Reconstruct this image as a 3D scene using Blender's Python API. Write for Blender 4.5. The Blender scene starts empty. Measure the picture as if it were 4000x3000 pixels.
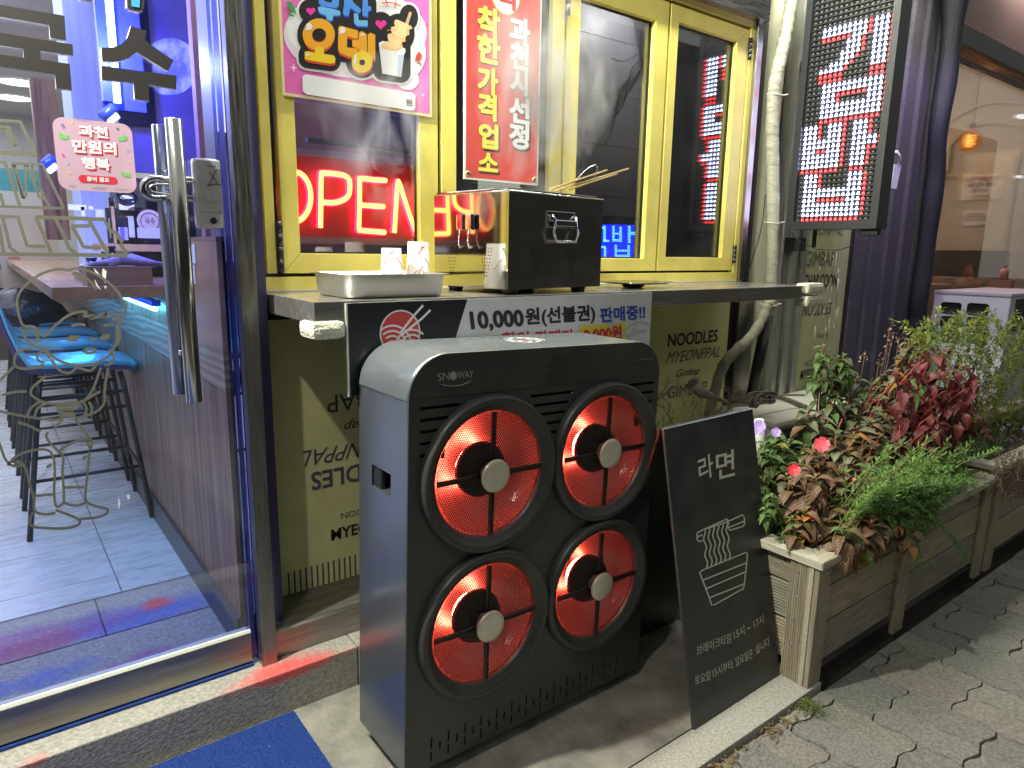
import bpy, bmesh, math, random
from mathutils import Vector, Matrix
random.seed(7)
S = bpy.context.scene
COL = S.collection
# ---------------------------------------------------------------- camera
F = 2683.24
def rotm(a, b, c):
    ca, sa, cb, sb, cc, sc = math.cos(a), math.sin(a), math.cos(b), math.sin(b), math.cos(c), math.sin(c)
    B = Matrix(((1, 0, 0), (0, 0, -1), (0, 1, 0)))
    return Matrix(((cc, -sc, 0), (sc, cc, 0), (0, 0, 1))) @ Matrix(((1, 0, 0), (0, cb, -sb), (0, sb, cb))) @ Matrix(((ca, 0, -sa), (0, 1, 0), (sa, 0, ca))) @ B
RM = rotm(0.6542, 0.1920, 0.0161)
CAMP = Vector((0, 0, 1.38))
cd = bpy.data.cameras.new('camera'); cam = bpy.data.objects.new('camera', cd); COL.objects.link(cam)
cd.sensor_width = 36; cd.lens = F / 4000 * 36; cd.clip_end = 400; cd.clip_start = 0.02
cam.matrix_world = Matrix.Translation(CAMP) @ Matrix((RM[0], -RM[1], -RM[2])).transposed().to_4x4()
S.camera = cam
# ---------------------------------------------------------------- world: dim night sky
w = bpy.data.worlds.new("World"); S.world = w; w.use_nodes = True
nt = w.node_tree; bg = nt.nodes['Background']
sky = nt.nodes.new('ShaderNodeTexSky'); sky.sky_type = 'NISHITA'; sky.sun_disc = False
sky.sun_elevation = math.radians(3); sky.sun_rotation = math.radians(200)
mx = nt.nodes.new('ShaderNodeMixRGB'); mx.inputs[0].default_value = 0.9; mx.inputs[2].default_value = (0.86, 0.88, 0.84, 1)
nt.links.new(sky.outputs[0], mx.inputs[1]); nt.links.new(mx.outputs[0], bg.inputs[0]); bg.inputs[1].default_value = 0.25
# ---------------------------------------------------------------- lamps of the place
def lamp(name, kind, loc, energy, col, target=None, **k):
    d = bpy.data.lights.new(name, kind); d.energy = energy; d.color = col
    for a, b in k.items(): setattr(d, a, b)
    o = bpy.data.objects.new(name, d); COL.objects.link(o); o.location = loc
    if target is not None: o.rotation_euler = (Vector(target) - Vector(loc)).to_track_quat('-Z', 'Y').to_euler()
    return o
LM = Vector((-0.36, 1.70, 2.81))
lamp('flood_light_beam', 'SPOT', LM + Vector((0.02, 0, -0.06)), 235, (1.0, 1.0, 0.84), target=(1.6, 1.45, 0.3), spot_size=2.6, spot_blend=0.5, shadow_soft_size=0.035)
lamp('sign_strip_light', 'AREA', (2.45, 1.86, 3.0), 46, (1.0, 0.99, 0.84), target=(2.45, 1.80, 1.0), shape='RECTANGLE', size=4.3, size_y=0.06)
lamp('street_lamp_light', 'POINT', (-1.08, 0.2, 4.0), 78, (1.0, .97, .84), shadow_soft_size=.06)
S.view_settings.view_transform = 'Standard'; S.view_settings.look = 'None'
S.view_settings.exposure = 0.95; S.view_settings.gamma = 1; S.view_settings.use_curve_mapping = False
S.cycles.use_denoising = True
S.cycles.max_bounces = 8; S.cycles.transparent_max_bounces = 24
S.cycles.caustics_reflective = True; S.cycles.sample_clamp_indirect = 6
# ---------------------------------------------------------------- helpers
def P(px, py, Y=None, X=None, Z=None, pl=None):
    """a pixel of the photograph carried to a real plane of the place"""
    d = RM.transposed() @ Vector((px - 2000, py - 1500, F))
    if pl is not None:
        t = (pl[0] - CAMP).dot(pl[1]) / d.dot(pl[1])
    elif Y is not None: t = Y / d.y
    elif X is not None: t = X / d.x
    else: t = (Z - CAMP.z) / d.z
    return CAMP + d * t
CR = {'c1': (0, 0, 1.659), 'c2': (1000, 0, 1.2758), 'c3': (2000, 0, 1.2764), 'c4': (2900, 0, 1.2764), 'c5': (0, 900, 1.382), 'c6': (0, 2000, 1.58),
      'h1': (1300, 1200, 1.659), 'h2': (1300, 2000, 1.659), 'm3': (2400, 1100, 2.0733), 'm4': (2400, 1600, 1.276), 'm5': (2900, 1100, 1.3827), 'm6': (2600, 2000, 1.58), 'm7': (1000, 1100, 1.185),
      'd1': (850, 950, 3.403), 'd3': (1600, 0, 3.16), 'n1': (2800, 700, 1.659), 'n5': (3400, 800, 2.765), 'n3': (3300, 0, 2.37), 'e1': (0, 700, 2.766), 'e2': (0, 1250, 2.764), 'e3': (0, 1800, 4.424),
      'g1': (0, 450, 2.765), 'k': (2950, 0, 1.7467), 'p1': (1100, 0, 3.687), 'q': (3300, 0, 1.276), 'L': (0, 0, 3.318), 'b': (1600, 650, 2.458), 's': (1600, 1400, 2.309), 'n8': (3000, 1300, 2.766)}
def N(c, x, y):
    a = CR[c]; return (a[0] + x / a[2], a[1] + y / a[2])
def Ypl(y): return (Vector((0, y, 0)), Vector((0, 1, 0)))
def Xpl(x): return (Vector((x, 0, 0)), Vector((1, 0, 0)))
MATS = {}
def M(name, col=(.5, .5, .5), rough=.5, metal=0., var=0., scale=8., stretch=(1, 1, 1), bump=0., bscale=None, bstretch=None, emit=0., ecol=None, col2=None, spec=.5, coat=0., trans=0., aniso=0., rvar=0., thr=None, sss=0.):
    if name in MATS: return MATS[name]
    m = bpy.data.materials.new(name); MATS[name] = m; m.use_nodes = True
    n = m.node_tree.nodes; l = m.node_tree.links; b = n['Principled BSDF']
    b.inputs['Base Color'].default_value = (*col, 1); b.inputs['Roughness'].default_value = rough; b.inputs['Metallic'].default_value = metal
    b.inputs['Specular IOR Level'].default_value = spec; b.inputs['Coat Weight'].default_value = coat
    b.inputs['Transmission Weight'].default_value = trans
    if emit:
        b.inputs['Emission Color'].default_value = (*(ecol or col), 1); b.inputs['Emission Strength'].default_value = emit
    if var or bump or col2 or rvar:
        tc = n.new('ShaderNodeTexCoord'); mp = n.new('ShaderNodeMapping'); mp.inputs['Scale'].default_value = stretch
        l.new(tc.outputs['Object'], mp.inputs[0])
        nz = n.new('ShaderNodeTexNoise'); nz.inputs['Scale'].default_value = scale; nz.inputs['Detail'].default_value = 6; nz.inputs['Roughness'].default_value = .6
        l.new(mp.outputs[0], nz.inputs[0])
        if var or col2:
            r = n.new('ShaderNodeValToRGB'); c2 = col2 or tuple(min(1, c * (1 + var)) for c in col); c1 = col if col2 else tuple(c * (1 - var) for c in col)
            t = thr or (.3, .7)
            r.color_ramp.elements[0].position = t[0]; r.color_ramp.elements[1].position = t[1]
            r.color_ramp.elements[0].color = (*c1, 1); r.color_ramp.elements[1].color = (*c2, 1)
            l.new(nz.outputs[0], r.inputs[0]); l.new(r.outputs[0], b.inputs['Base Color'])
        if rvar:
            mr = n.new('ShaderNodeMapRange'); mr.inputs[3].default_value = max(.02, rough - rvar); mr.inputs[4].default_value = rough + rvar
            mr.inputs[1].default_value = .3; mr.inputs[2].default_value = .7
            l.new(nz.outputs[0], mr.inputs[0]); l.new(mr.outputs[0], b.inputs['Roughness'])
        if bump:
            mp2 = n.new('ShaderNodeMapping'); mp2.inputs['Scale'].default_value = bstretch or stretch; l.new(tc.outputs['Object'], mp2.inputs[0])
            n2 = n.new('ShaderNodeTexNoise'); n2.inputs['Scale'].default_value = bscale or scale; n2.inputs['Detail'].default_value = 4
            l.new(mp2.outputs[0], n2.inputs[0])
            bp = n.new('ShaderNodeBump'); bp.inputs['Strength'].default_value = bump; bp.inputs['Distance'].default_value = .01
            l.new(n2.outputs[0], bp.inputs['Height']); l.new(bp.outputs[0], b.inputs['Normal'])
    return m
def E(name, col, s):
    if name in MATS: return MATS[name]
    m = bpy.data.materials.new(name); MATS[name] = m; m.use_nodes = True; n = m.node_tree.nodes; n.clear()
    e = n.new('ShaderNodeEmission'); o = n.new('ShaderNodeOutputMaterial'); e.inputs[0].default_value = (*col, 1); e.inputs[1].default_value = s
    m.node_tree.links.new(e.outputs[0], o.inputs[0]); return m
def glass(name, tint=(1, 1, 1), refl=.06, rough=.01, dirt_haze=0.):
    m = bpy.data.materials.new(name); m.use_nodes = True; n = m.node_tree.nodes; l = m.node_tree.links; n.clear()
    t = n.new('ShaderNodeBsdfTransparent'); t.inputs[0].default_value = (*tint, 1)
    g = n.new('ShaderNodeBsdfGlossy'); g.inputs[1].default_value = rough
    fr = n.new('ShaderNodeLayerWeight'); fr.inputs[0].default_value = .25
    mr = n.new('ShaderNodeMapRange'); mr.inputs[3].default_value = refl; mr.inputs[4].default_value = .9
    l.new(fr.outputs[0], mr.inputs[0])
    mix = n.new('ShaderNodeMixShader'); l.new(mr.outputs[0], mix.inputs[0]); l.new(t.outputs[0], mix.inputs[1]); l.new(g.outputs[0], mix.inputs[2])
    o = n.new('ShaderNodeOutputMaterial'); last = mix
    if dirt_haze:
        d = n.new('ShaderNodeBsdfDiffuse'); d.inputs[0].default_value = (.5, .5, .5, 1)
        tc = n.new('ShaderNodeTexCoord'); nz = n.new('ShaderNodeTexNoise'); nz.inputs['Scale'].default_value = 5; nz.inputs['Detail'].default_value = 8
        l.new(tc.outputs['Object'], nz.inputs[0])
        r = n.new('ShaderNodeMapRange'); r.inputs[1].default_value = .35; r.inputs[2].default_value = .8; r.inputs[3].default_value = dirt_haze * .2; r.inputs[4].default_value = dirt_haze
        l.new(nz.outputs[0], r.inputs[0]); m2 = n.new('ShaderNodeMixShader'); l.new(r.outputs[0], m2.inputs[0]); l.new(mix.outputs[0], m2.inputs[1]); l.new(d.outputs[0], m2.inputs[2]); last = m2
    l.new(last.outputs[0], o.inputs[0]); MATS[name] = m; return m
class MB:
    def __init__(s): s.b = bmesh.new()
    def face(s, pts):
        try: return s.b.faces.new([s.b.verts.new(p) for p in pts])
        except ValueError: return None
    def box(s, x0, x1, y0, y1, z0, z1, m=None, bevel=0.):
        vs = []
        for x in (x0, x1):
            for y in (y0, y1):
                for z in (z0, z1):
                    v = Vector((x, y, z)); vs.append(s.b.verts.new(m @ v if m else v))
        fs = [s.b.faces.new([vs[i] for i in q]) for q in ((0, 1, 3, 2), (4, 6, 7, 5), (0, 4, 5, 1), (2, 3, 7, 6), (0, 2, 6, 4), (1, 5, 7, 3))]
        if bevel:
            es = list({e for f in fs for e in f.edges})
            bmesh.ops.bevel(s.b, geom=es, offset=bevel, segments=2, affect='EDGES', profile=.6)
        return s
    def prism(s, pts, d):
        """closed polygon of 3-D points pushed along vector d"""
        d = Vector(d); a = [s.b.verts.new(p) for p in pts]; c = [s.b.verts.new(Vector(p) + d) for p in pts]; n = len(a)
        try: s.b.faces.new(a); s.b.faces.new(c[::-1])
        except ValueError: pass
        for i in range(n):
            j = (i + 1) % n
            try: s.b.faces.new((a[j], a[i], c[i], c[j]))
            except ValueError: pass
        return s
    def tube(s, pts, r, seg=8, closed=False, cap=True):
        pts = [Vector(p) for p in pts]; n = len(pts); rings = []; up = None
        rr = r if isinstance(r, (list, tuple)) else [r] * n
        for i, p in enumerate(pts):
            if closed: t = pts[(i + 1) % n] - pts[i - 1]
            else: t = pts[min(i + 1, n - 1)] - pts[max(i - 1, 0)]
            if t.length < 1e-9: t = Vector((0, 0, 1))
            t.normalize()
            if up is None: up = Vector((0, 0, 1)) if abs(t.z) < .9 else Vector((1, 0, 0))
            a = t.cross(up)
            if a.length < 1e-4: a = t.orthogonal()
            a.normalize(); up = a.cross(t).normalized(); bb = up
            rings.append([s.b.verts.new(p + (a * math.cos(k / seg * 6.28318) + bb * math.sin(k / seg * 6.28318)) * rr[i]) for k in range(seg)])
        m = n if closed else n - 1
        for i in range(m):
            A, B = rings[i], rings[(i + 1) % n]
            for k in range(seg):
                f = s.b.faces.new((A[k], A[(k + 1) % seg], B[(k + 1) % seg], B[k])); f.smooth = True
        if cap and not closed:
            s.b.faces.new(rings[0][::-1]); s.b.faces.new(rings[-1])
        return s
    def lathe(s, prof, c, axis='Z', seg=32, smooth=True, cap=False):
        c = Vector(c); R = []
        for (r, h) in prof:
            ring = []
            for k in range(seg):
                a = k / seg * 6.28318; u, v = math.cos(a) * r, math.sin(a) * r
                p = {'Z': (u, v, h), 'Y': (u, h, v), 'X': (h, u, v)}[axis]
                ring.append(s.b.verts.new(c + Vector(p)))
            R.append(ring)
        for A, B in zip(R, R[1:]):
            for k in range(seg):
                f = s.b.faces.new((A[k], A[(k + 1) % seg], B[(k + 1) % seg], B[k])); f.smooth = smooth
        if cap:
            s.b.faces.new(R[0][::-1]); s.b.faces.new(R[-1])
        return s
    def build(s, name, mat, parent=None, smooth=False, recalc=True):
        if recalc: bmesh.ops.recalc_face_normals(s.b, faces=s.b.faces[:])
        me = bpy.data.meshes.new(name); s.b.to_mesh(me); s.b.free()
        if smooth:
            for p in me.polygons: p.use_smooth = True
        return link(name, me, mat, parent)
def wloc(o):
    v = Vector((0, 0, 0))
    while o is not None: v = v + o.location; o = o.parent
    return v
def link(name, me, mat, parent=None):
    o = bpy.data.objects.new(name, me); COL.objects.link(o)
    if mat and not me.materials: me.materials.append(MATS[mat] if isinstance(mat, str) else mat)
    if parent is not None:
        o.parent = parent; v = wloc(parent)
        if v.length > 0: me.transform(Matrix.Translation(-v))
    return o
def thing(name, label, cat, loc=(0, 0, 0), group=None):
    o = bpy.data.objects.new(name, None); COL.objects.link(o); o.location = loc; o.empty_display_size = .05
    o['label'] = label; o['category'] = cat
    if group: o['group'] = group
    return o
def tag(o, label, cat, group=None):
    o['label'] = label; o['category'] = cat
    if group: o['group'] = group
    return o
def struct(o): o['kind'] = 'structure'; return o
def stuff(o): o['kind'] = 'stuff'; return o
def bx(name, x0, x1, y0, y1, z0, z1, mat, parent=None, bevel=0., m=None):
    return MB().box(x0, x1, y0, y1, z0, z1, m, bevel).build(name, mat, parent)
def toward(pl, off):
    n = pl[1].normalized()
    if (CAMP - pl[0]).dot(n) < 0: n = -n
    return (pl[0] + n * off, pl[1])
def decal(name, pts, pl, mat, parent, off=.001, thick=0.):
    """flat print: outline given in the photograph's pixels, lying on its real plane"""
    q = toward(pl, off); v = [P(p[0], p[1], pl=q) for p in pts]
    b = MB()
    if thick:
        n = toward(pl, off + thick)[0] - q[0]; b.prism(v, n)
    else: b.face(v)
    return b.build(name, mat, parent, recalc=bool(thick))
def oval(cx, cy, rx, ry, n=28, a0=0., a1=6.28318):
    return [(cx + rx * math.cos(a0 + (a1 - a0) * i / n), cy + ry * math.sin(a0 + (a1 - a0) * i / n)) for i in range(n)]
def smooth_pts(pts, it=2):
    for _ in range(it):
        q = [pts[0]]
        for a, b in zip(pts, pts[1:]):
            q += [(a[0] * .75 + b[0] * .25, a[1] * .75 + b[1] * .25), (a[0] * .25 + b[0] * .75, a[1] * .25 + b[1] * .75)]
        q.append(pts[-1]); pts = q
    return pts
SO = [0]
def strokes(name, lines, wpx, pl, mat, parent, off=.001, sm=2, closed=False, crop=None, thick=0):
    """line drawing: ribbons of pixel width wpx on a real plane, one mesh"""
    b = MB()
    for ln in lines:
        w = wpx
        if isinstance(ln, tuple) and isinstance(ln[0], list): ln, w = ln
        pts = [N(crop, *p) if crop else p for p in ln]
        if sm: pts = smooth_pts(pts, sm)
        SO[0] = (SO[0] + 1) % 9; q = toward(pl, off + SO[0] * .00012)
        L, Rr = [], []
        for i, p in enumerate(pts):
            a = pts[max(i - 1, 0)]; c = pts[min(i + 1, len(pts) - 1)]
            dx, dy = c[0] - a[0], c[1] - a[1]; h = math.hypot(dx, dy) or 1
            nx, ny = -dy / h * w / 2, dx / h * w / 2
            L.append(b.b.verts.new(P(p[0] + nx, p[1] + ny, pl=q))); Rr.append(b.b.verts.new(P(p[0] - nx, p[1] - ny, pl=q)))
        for i in range(len(pts) - 1):
            try: b.b.faces.new((L[i], L[i + 1], Rr[i + 1], Rr[i]))
            except ValueError: pass
    return b.build(name, mat, parent, recalc=False)
def text(body, bl, br, tl, mat, parent, pl=None, bold=0., off=.0015, name='lettering', shear=0., crop=None, flip=False):
    if pl is not None:
        q = toward(pl, off); bl, br, tl = [P(*(N(crop, *p) if crop else p), pl=q) for p in (bl, br, tl)]
    bl, br, tl = Vector(bl), Vector(br), Vector(tl)
    heavy = max(0, bold - .010); c = bpy.data.curves.new('t', 'FONT'); c.body = body; c.offset = min(bold, .010); c.shear = shear; c.resolution_u = 3
    o = bpy.data.objects.new('t', c); COL.objects.link(o); bpy.context.view_layer.update()
    me = bpy.data.meshes.new_from_object(o.evaluated_get(bpy.context.evaluated_depsgraph_get())); bpy.data.objects.remove(o); bpy.data.curves.remove(c)
    if not len(me.vertices): return None
    xs = [v.co.x for v in me.vertices]; ys = [v.co.y for v in me.vertices]
    x0, x1, y0, y1 = min(xs), max(xs), min(ys), max(ys)
    for v in me.vertices:
        u, t = (v.co.x - x0) / (x1 - x0 or 1), (v.co.y - y0) / (y1 - y0 or 1)
        if flip: u, t = 1 - u, 1 - t
        v.co = bl + (br - bl) * u + (tl - bl) * t
    if heavy:
        nv = (br - bl).cross(tl - bl).normalized(); nv = nv if (CAMP - bl).dot(nv) > 0 else -nv
        hx_, hy_ = (br - bl) / (x1 - x0) * heavy, (tl - bl) / (y1 - y0) * heavy; g_ = bmesh.new(); 
        for k in range(9):
            m2 = me.copy(); a_ = k * .785; sh_ = (hx_ * math.cos(a_) + hy_ * math.sin(a_)) if k else Vector((0, 0, 0)); m2.transform(Matrix.Translation(sh_ + nv * .000012 * (8 - k))); g_.from_mesh(m2); bpy.data.meshes.remove(m2)
        g_.to_mesh(me); g_.free()
    me.materials.clear(); me.name = name
    return link(name, me, mat, parent)
def tbox(body, l, t, r, b, mat, parent, Y, crop=None, **k):
    """text inside a pixel box on plane y=Y"""
    (l, t), (r, b) = (N(crop, l, t), N(crop, r, b)) if crop else ((l, t), (r, b))
    cx, cy = (l + r) / 2, (t + b) / 2; off = k.pop('off', .0015)
    x0, x1 = P(l, cy, Y=Y).x, P(r, cy, Y=Y).x; z0, z1 = P(cx, b, Y=Y).z, P(cx, t, Y=Y).z
    return text(body, (x0, Y - off, z0), (x1, Y - off, z0), (x0, Y - off, z1), mat, parent, **k)
def dup(root, dloc, label=None):
    r = root.copy(); COL.objects.link(r); r.location = root.location + Vector(dloc)
    if label: r['label'] = label
    for ch in root.children:
        c = ch.copy(); COL.objects.link(c); c.parent = r
        for g in ch.children:
            d = g.copy(); COL.objects.link(d); d.parent = c
    return r
# ---------------------------------------------------------------- materials
YEL = M('yellow_paint', (.80, .69, .16), .42, var=.12, scale=6, bump=.06, bscale=120, rvar=.08)
BLK = M('black_rubber', (.012, .012, .013), .5, var=.2, scale=20)
STEEL = M('brushed_steel', (.30, .29, .27), .34, 1, var=.25, scale=14, stretch=(14, 14, .5), bump=.05, bscale=60, bstretch=(14, 14, .3), rvar=.08)
STEELH = M('brushed_steel_level', (.4, .39, .38), .27, 1, var=.08, scale=10, stretch=(.5, 14, 14), bump=.04, bscale=50, bstretch=(.3, 14, 14), rvar=.1)
MIR = M('polished_steel', (.72, .71, .69), .035, 1, bump=.012, bscale=6)
CHR = M('chrome', (.7, .7, .7), .1, 1, rvar=.05, scale=20)
TRAYM = M('satin_steel', (.6, .6, .58), .32, 1, var=.04, scale=3)
WHT = M('white_plastic', (.62, .62, .58), .45, var=.08, scale=10)
PAPER = M('white_paper', (.82, .82, .8), .6, var=.03, scale=20)
INK = M('black_ink', (.014, .014, .016), .55); RED = M('red_ink', (.55, .02, .025), .5); BLUE = M('blue_ink', (.03, .07, .42), .5)
YINK = M('yellow_ink', (.85, .7, .03), .5)
PANEL = M('printed_panel_yellow', (.80, .79, .36), .45, var=.14, scale=3.5, rvar=.08)
GREYI = M('grey_ink', (.085, .085, .075), .55)
FROST = M('frosted_film', (.125, .125, .10), .85, var=.1, scale=60)
GL = glass('window_glass', (.86, .9, .9), .09, dirt_haze=.05)  # the pale film stands in for milky reflections as well as dirt
GLD = glass('door_glass', (.9, .93, 1.0), .05, dirt_haze=.03)
CONC = M('concrete', (.2, .19, .165), .9, var=.32, scale=5, bump=.35, bscale=90)
WOODP = M('weathered_wood', (.2, .155, .09), .75, var=.35, scale=5, stretch=(1, 8, 26), bump=.5, bscale=30, bstretch=(.6, 6, 40))
# ================================================================ ground
g = MB(); g.face([(-60, -60, -.09), (60, -60, -.09), (60, 60, -.09), (-60, 60, -.09)])
struct(g.build('ground', M('joint_sand', (.035, .03, .024), .95, var=.4, scale=40, bump=.4, bscale=200)))
far = MB(); far.face([(-60, -60, -.045), (60, -60, -.045), (60, -1.2, -.045), (-60, -1.2, -.045)])
struct(far.build('street', M('asphalt', (.05, .05, .05), .9, var=.25, scale=30, bump=.3, bscale=150)))
struct(bx('unseen_opposite_block', -25, 40, -14, -9, -.05, 7, M('reflection_dark', (.035, .034, .036), .8, var=.5, scale=.6)))  # unseen block added to darken level reflections in the steel
slab = struct(bx('concrete_slab', -3, 1.99, 1.1, 1.868, -.09, -.001, M('slab_concrete', (.21, .20, .17), .88, var=.5, scale=6, bump=.4, bscale=70)))
kerbm = M('granite', (.30, .29, .255), .8, var=.35, scale=120, bump=.25, bscale=180)
kerb = struct(bx('kerb', -3, 2.06, .985, 1.096, -.09, .0, kerbm, bevel=.004))
struct(bx('planting_strip', 1.992, 9, 1.1, 2.3, -.09, -.02, CONC))
# wave-edged paving blocks
pav = thing('pavement', '', ''); del pav['label']; del pav['category']; struct(pav)
pcols = [(.182, .178, .15), (.21, .20, .168), (.152, .15, .134), (.19, .168, .148), (.17, .166, .15)]
pmats = [M('paving_%s' % n, c, .9, var=.42, scale=110, bump=.6, bscale=140) for n, c in zip(('olive', 'sand', 'dark', 'rose', 'grey'), pcols)]
def wv(t):
    t = t % 1.0; k = [(0, 0), (.22, 1), (.42, .55), (.55, -.2), (.75, -1), (.92, -.4), (1, 0)]
    for a, b in zip(k, k[1:]):
        if t <= b[0]: return a[1] + (b[1] - a[1]) * (t - a[0]) / (b[0] - a[0])
    return 0
variants = {}
PW, PL = .125, .25
def paver(i, j):
    x0, x1 = i * PW, (i + 1) * PW; off = .125 if (i // 2) % 2 else 0
    y0 = j * PL + off; y1 = y0 + PL; pts = []
    n = 10
    for k in range(n): y = y0 + PL * k / n; pts.append((x1 + .009 * wv(y / PW + .2 * 0), y))
    for k in range(5): x = x1 - PW * k / 5; pts.append((x, y1 + .010 * wv(x / PW)))
    for k in range(n): y = y1 - PL * k / n; pts.append((x0 + .009 * wv(y / PW), y))
    for k in range(5): x = x0 + PW * k / 5; pts.append((x, y0 + .010 * wv(x / PW)))
    return pts
cnt = 0
rest = MB()
order = []
for i in range(7, 44):
    for j in range(-6, 4):
        cx, cy = (i + .5) * PW + .045, (j + .5) * PL + .06
        q = RM @ (Vector((cx, cy, 0)) - CAMP); fx, fy = 2000 + F * q.x / q.z, 1500 + F * q.y / q.z
        vis = -300 < fx < 4300 and fy < 3400
        order.append((0 if vis else 1, (cx * cx + cy * cy), i, j))
order.sort()
for (nv, d, i, j) in order:
    pts = paver(i, j); c = Vector(((i + .5) * PW, (j + .5) * PL, 0)); ox, oy = .045, .06
    maxy = max(p[1] for p in pts) + oy
    if maxy > .978 + (.4 if (i * PW + ox) > 9 else 0):
        pts = [(p[0], min(p[1], .978 - oy - .002)) for p in pts]
        if max(p[1] for p in pts) - min(p[1] for p in pts) < .03: continue
    dz = random.uniform(-.0035, .0035); tx, ty = random.uniform(-.012, .012), random.uniform(-.012, .012); sh = .945
    top = []; mid = []
    for p in pts:
        u, v = (p[0] - c.x), (p[1] - c.y)
        top.append(Vector((c.x + u * sh + ox + random.uniform(-.0011, .0011), c.y + v * (1 - (1 - sh) * .5) + oy + random.uniform(-.0011, .0011), -.022 + dz + u * tx + v * ty)))
    b = rest if nv else MB()
    tv = [b.b.verts.new(p) for p in top]; mv = [b.b.verts.new(Vector(((p.x - c.x - ox) / sh * .985 + c.x + ox, (p.y - c.y - oy) * 1.012 + c.y + oy, p.z - .0055))) for p in top]
    bv = [b.b.verts.new(p.co + Vector((0, 0, -.06))) for p in mv]
    b.b.faces.new(tv); n = len(tv)
    for k in range(n):
        q = (k + 1) % n; b.b.faces.new((tv[q], tv[k], mv[k], mv[q])); b.b.faces.new((mv[q], mv[k], bv[k], bv[q]))
    if not nv and cnt < 298:
        o = b.build('paving_block', pmats[random.choice((0, 0, 1, 2, 3, 4, 4))], pav); cnt += 1
    elif not nv:
        b.build('paving_block', pmats[0], pav); cnt += 1
o = rest.build('far_paving_blocks', pmats[0], pav); stuff(o)
# granite step; red and blue patches are mixed into the stone colour
def tint_patch_mat(name, base, reds, thr=(.5, .56), scale=3.2, blue=None):
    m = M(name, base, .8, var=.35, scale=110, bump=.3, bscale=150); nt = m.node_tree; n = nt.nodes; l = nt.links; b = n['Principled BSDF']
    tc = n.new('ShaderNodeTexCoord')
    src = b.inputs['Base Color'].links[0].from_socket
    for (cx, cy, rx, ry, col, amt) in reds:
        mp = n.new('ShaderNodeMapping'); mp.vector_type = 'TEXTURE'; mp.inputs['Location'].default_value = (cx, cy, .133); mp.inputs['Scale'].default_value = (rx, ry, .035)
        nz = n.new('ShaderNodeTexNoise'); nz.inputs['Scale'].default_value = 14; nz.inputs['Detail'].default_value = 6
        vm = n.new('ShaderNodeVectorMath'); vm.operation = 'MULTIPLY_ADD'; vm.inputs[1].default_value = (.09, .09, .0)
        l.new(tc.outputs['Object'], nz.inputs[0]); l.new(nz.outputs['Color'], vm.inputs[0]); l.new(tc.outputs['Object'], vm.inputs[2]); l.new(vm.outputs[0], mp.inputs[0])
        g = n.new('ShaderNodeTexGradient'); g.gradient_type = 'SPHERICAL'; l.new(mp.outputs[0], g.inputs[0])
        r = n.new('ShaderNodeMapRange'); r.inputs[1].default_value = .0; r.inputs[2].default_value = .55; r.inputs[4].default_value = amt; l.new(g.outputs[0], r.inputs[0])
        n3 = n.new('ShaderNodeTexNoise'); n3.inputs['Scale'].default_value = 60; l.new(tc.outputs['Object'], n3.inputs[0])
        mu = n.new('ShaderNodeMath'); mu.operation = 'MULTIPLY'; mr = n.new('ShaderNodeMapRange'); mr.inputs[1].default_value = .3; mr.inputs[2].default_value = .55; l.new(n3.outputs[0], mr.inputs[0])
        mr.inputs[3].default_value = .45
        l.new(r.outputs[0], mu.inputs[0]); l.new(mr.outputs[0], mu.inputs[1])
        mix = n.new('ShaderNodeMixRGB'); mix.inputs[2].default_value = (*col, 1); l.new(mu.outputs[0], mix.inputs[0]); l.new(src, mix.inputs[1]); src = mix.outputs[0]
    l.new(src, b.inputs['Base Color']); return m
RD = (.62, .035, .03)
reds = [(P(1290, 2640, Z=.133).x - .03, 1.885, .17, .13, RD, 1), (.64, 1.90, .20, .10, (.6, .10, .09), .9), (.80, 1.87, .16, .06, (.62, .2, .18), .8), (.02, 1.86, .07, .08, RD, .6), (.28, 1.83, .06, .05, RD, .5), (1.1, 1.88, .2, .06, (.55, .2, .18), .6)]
reds += [(.1, 2.12, .2, .10, (.5, .04, .07), .9), (.33, 2.2, .16, .10, (.30, .03, .25), .8), (.40, 2.1, .2, .1, (.03, .10, .5), .8), (.05, 2.3, .2, .06, (.04, .10, .45), .6)]  # coloured light just behind the door, painted into the stone
GS = tint_patch_mat('patch_tinted_granite', (.30, .285, .25), reds)
st = thing('granite_step', '', ''); del st['label']; del st['category']; struct(st)
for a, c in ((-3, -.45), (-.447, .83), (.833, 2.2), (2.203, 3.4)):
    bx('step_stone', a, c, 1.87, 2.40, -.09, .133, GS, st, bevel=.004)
reds2 = [(.35, 2.52, .3, .12, (.05, .10, .5), .7), (.0, 2.56, .5, .12, (.22, .07, .25), .9), (.05, 2.5, .16, .09, (.4, .07, .08), .6), (.42, 2.58, .07, .06, RD, .9), (.38, 2.42, .05, .06, (.3, .12, .15), .7), (-.1, 2.3, .2, .05, RD, .5), (.22, 2.6, .08, .05, (.1, .12, .3), .6)]  # red, purple and blue light on the inner stone, painted into its colour
GS2 = tint_patch_mat('light_washed_inner_granite', (.28, .27, .27), reds2)
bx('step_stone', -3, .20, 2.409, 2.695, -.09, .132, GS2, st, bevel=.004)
bx('step_stone', .203, .53, 2.409, 2.695, -.09, .132, GS2, st, bevel=.004)
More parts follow.
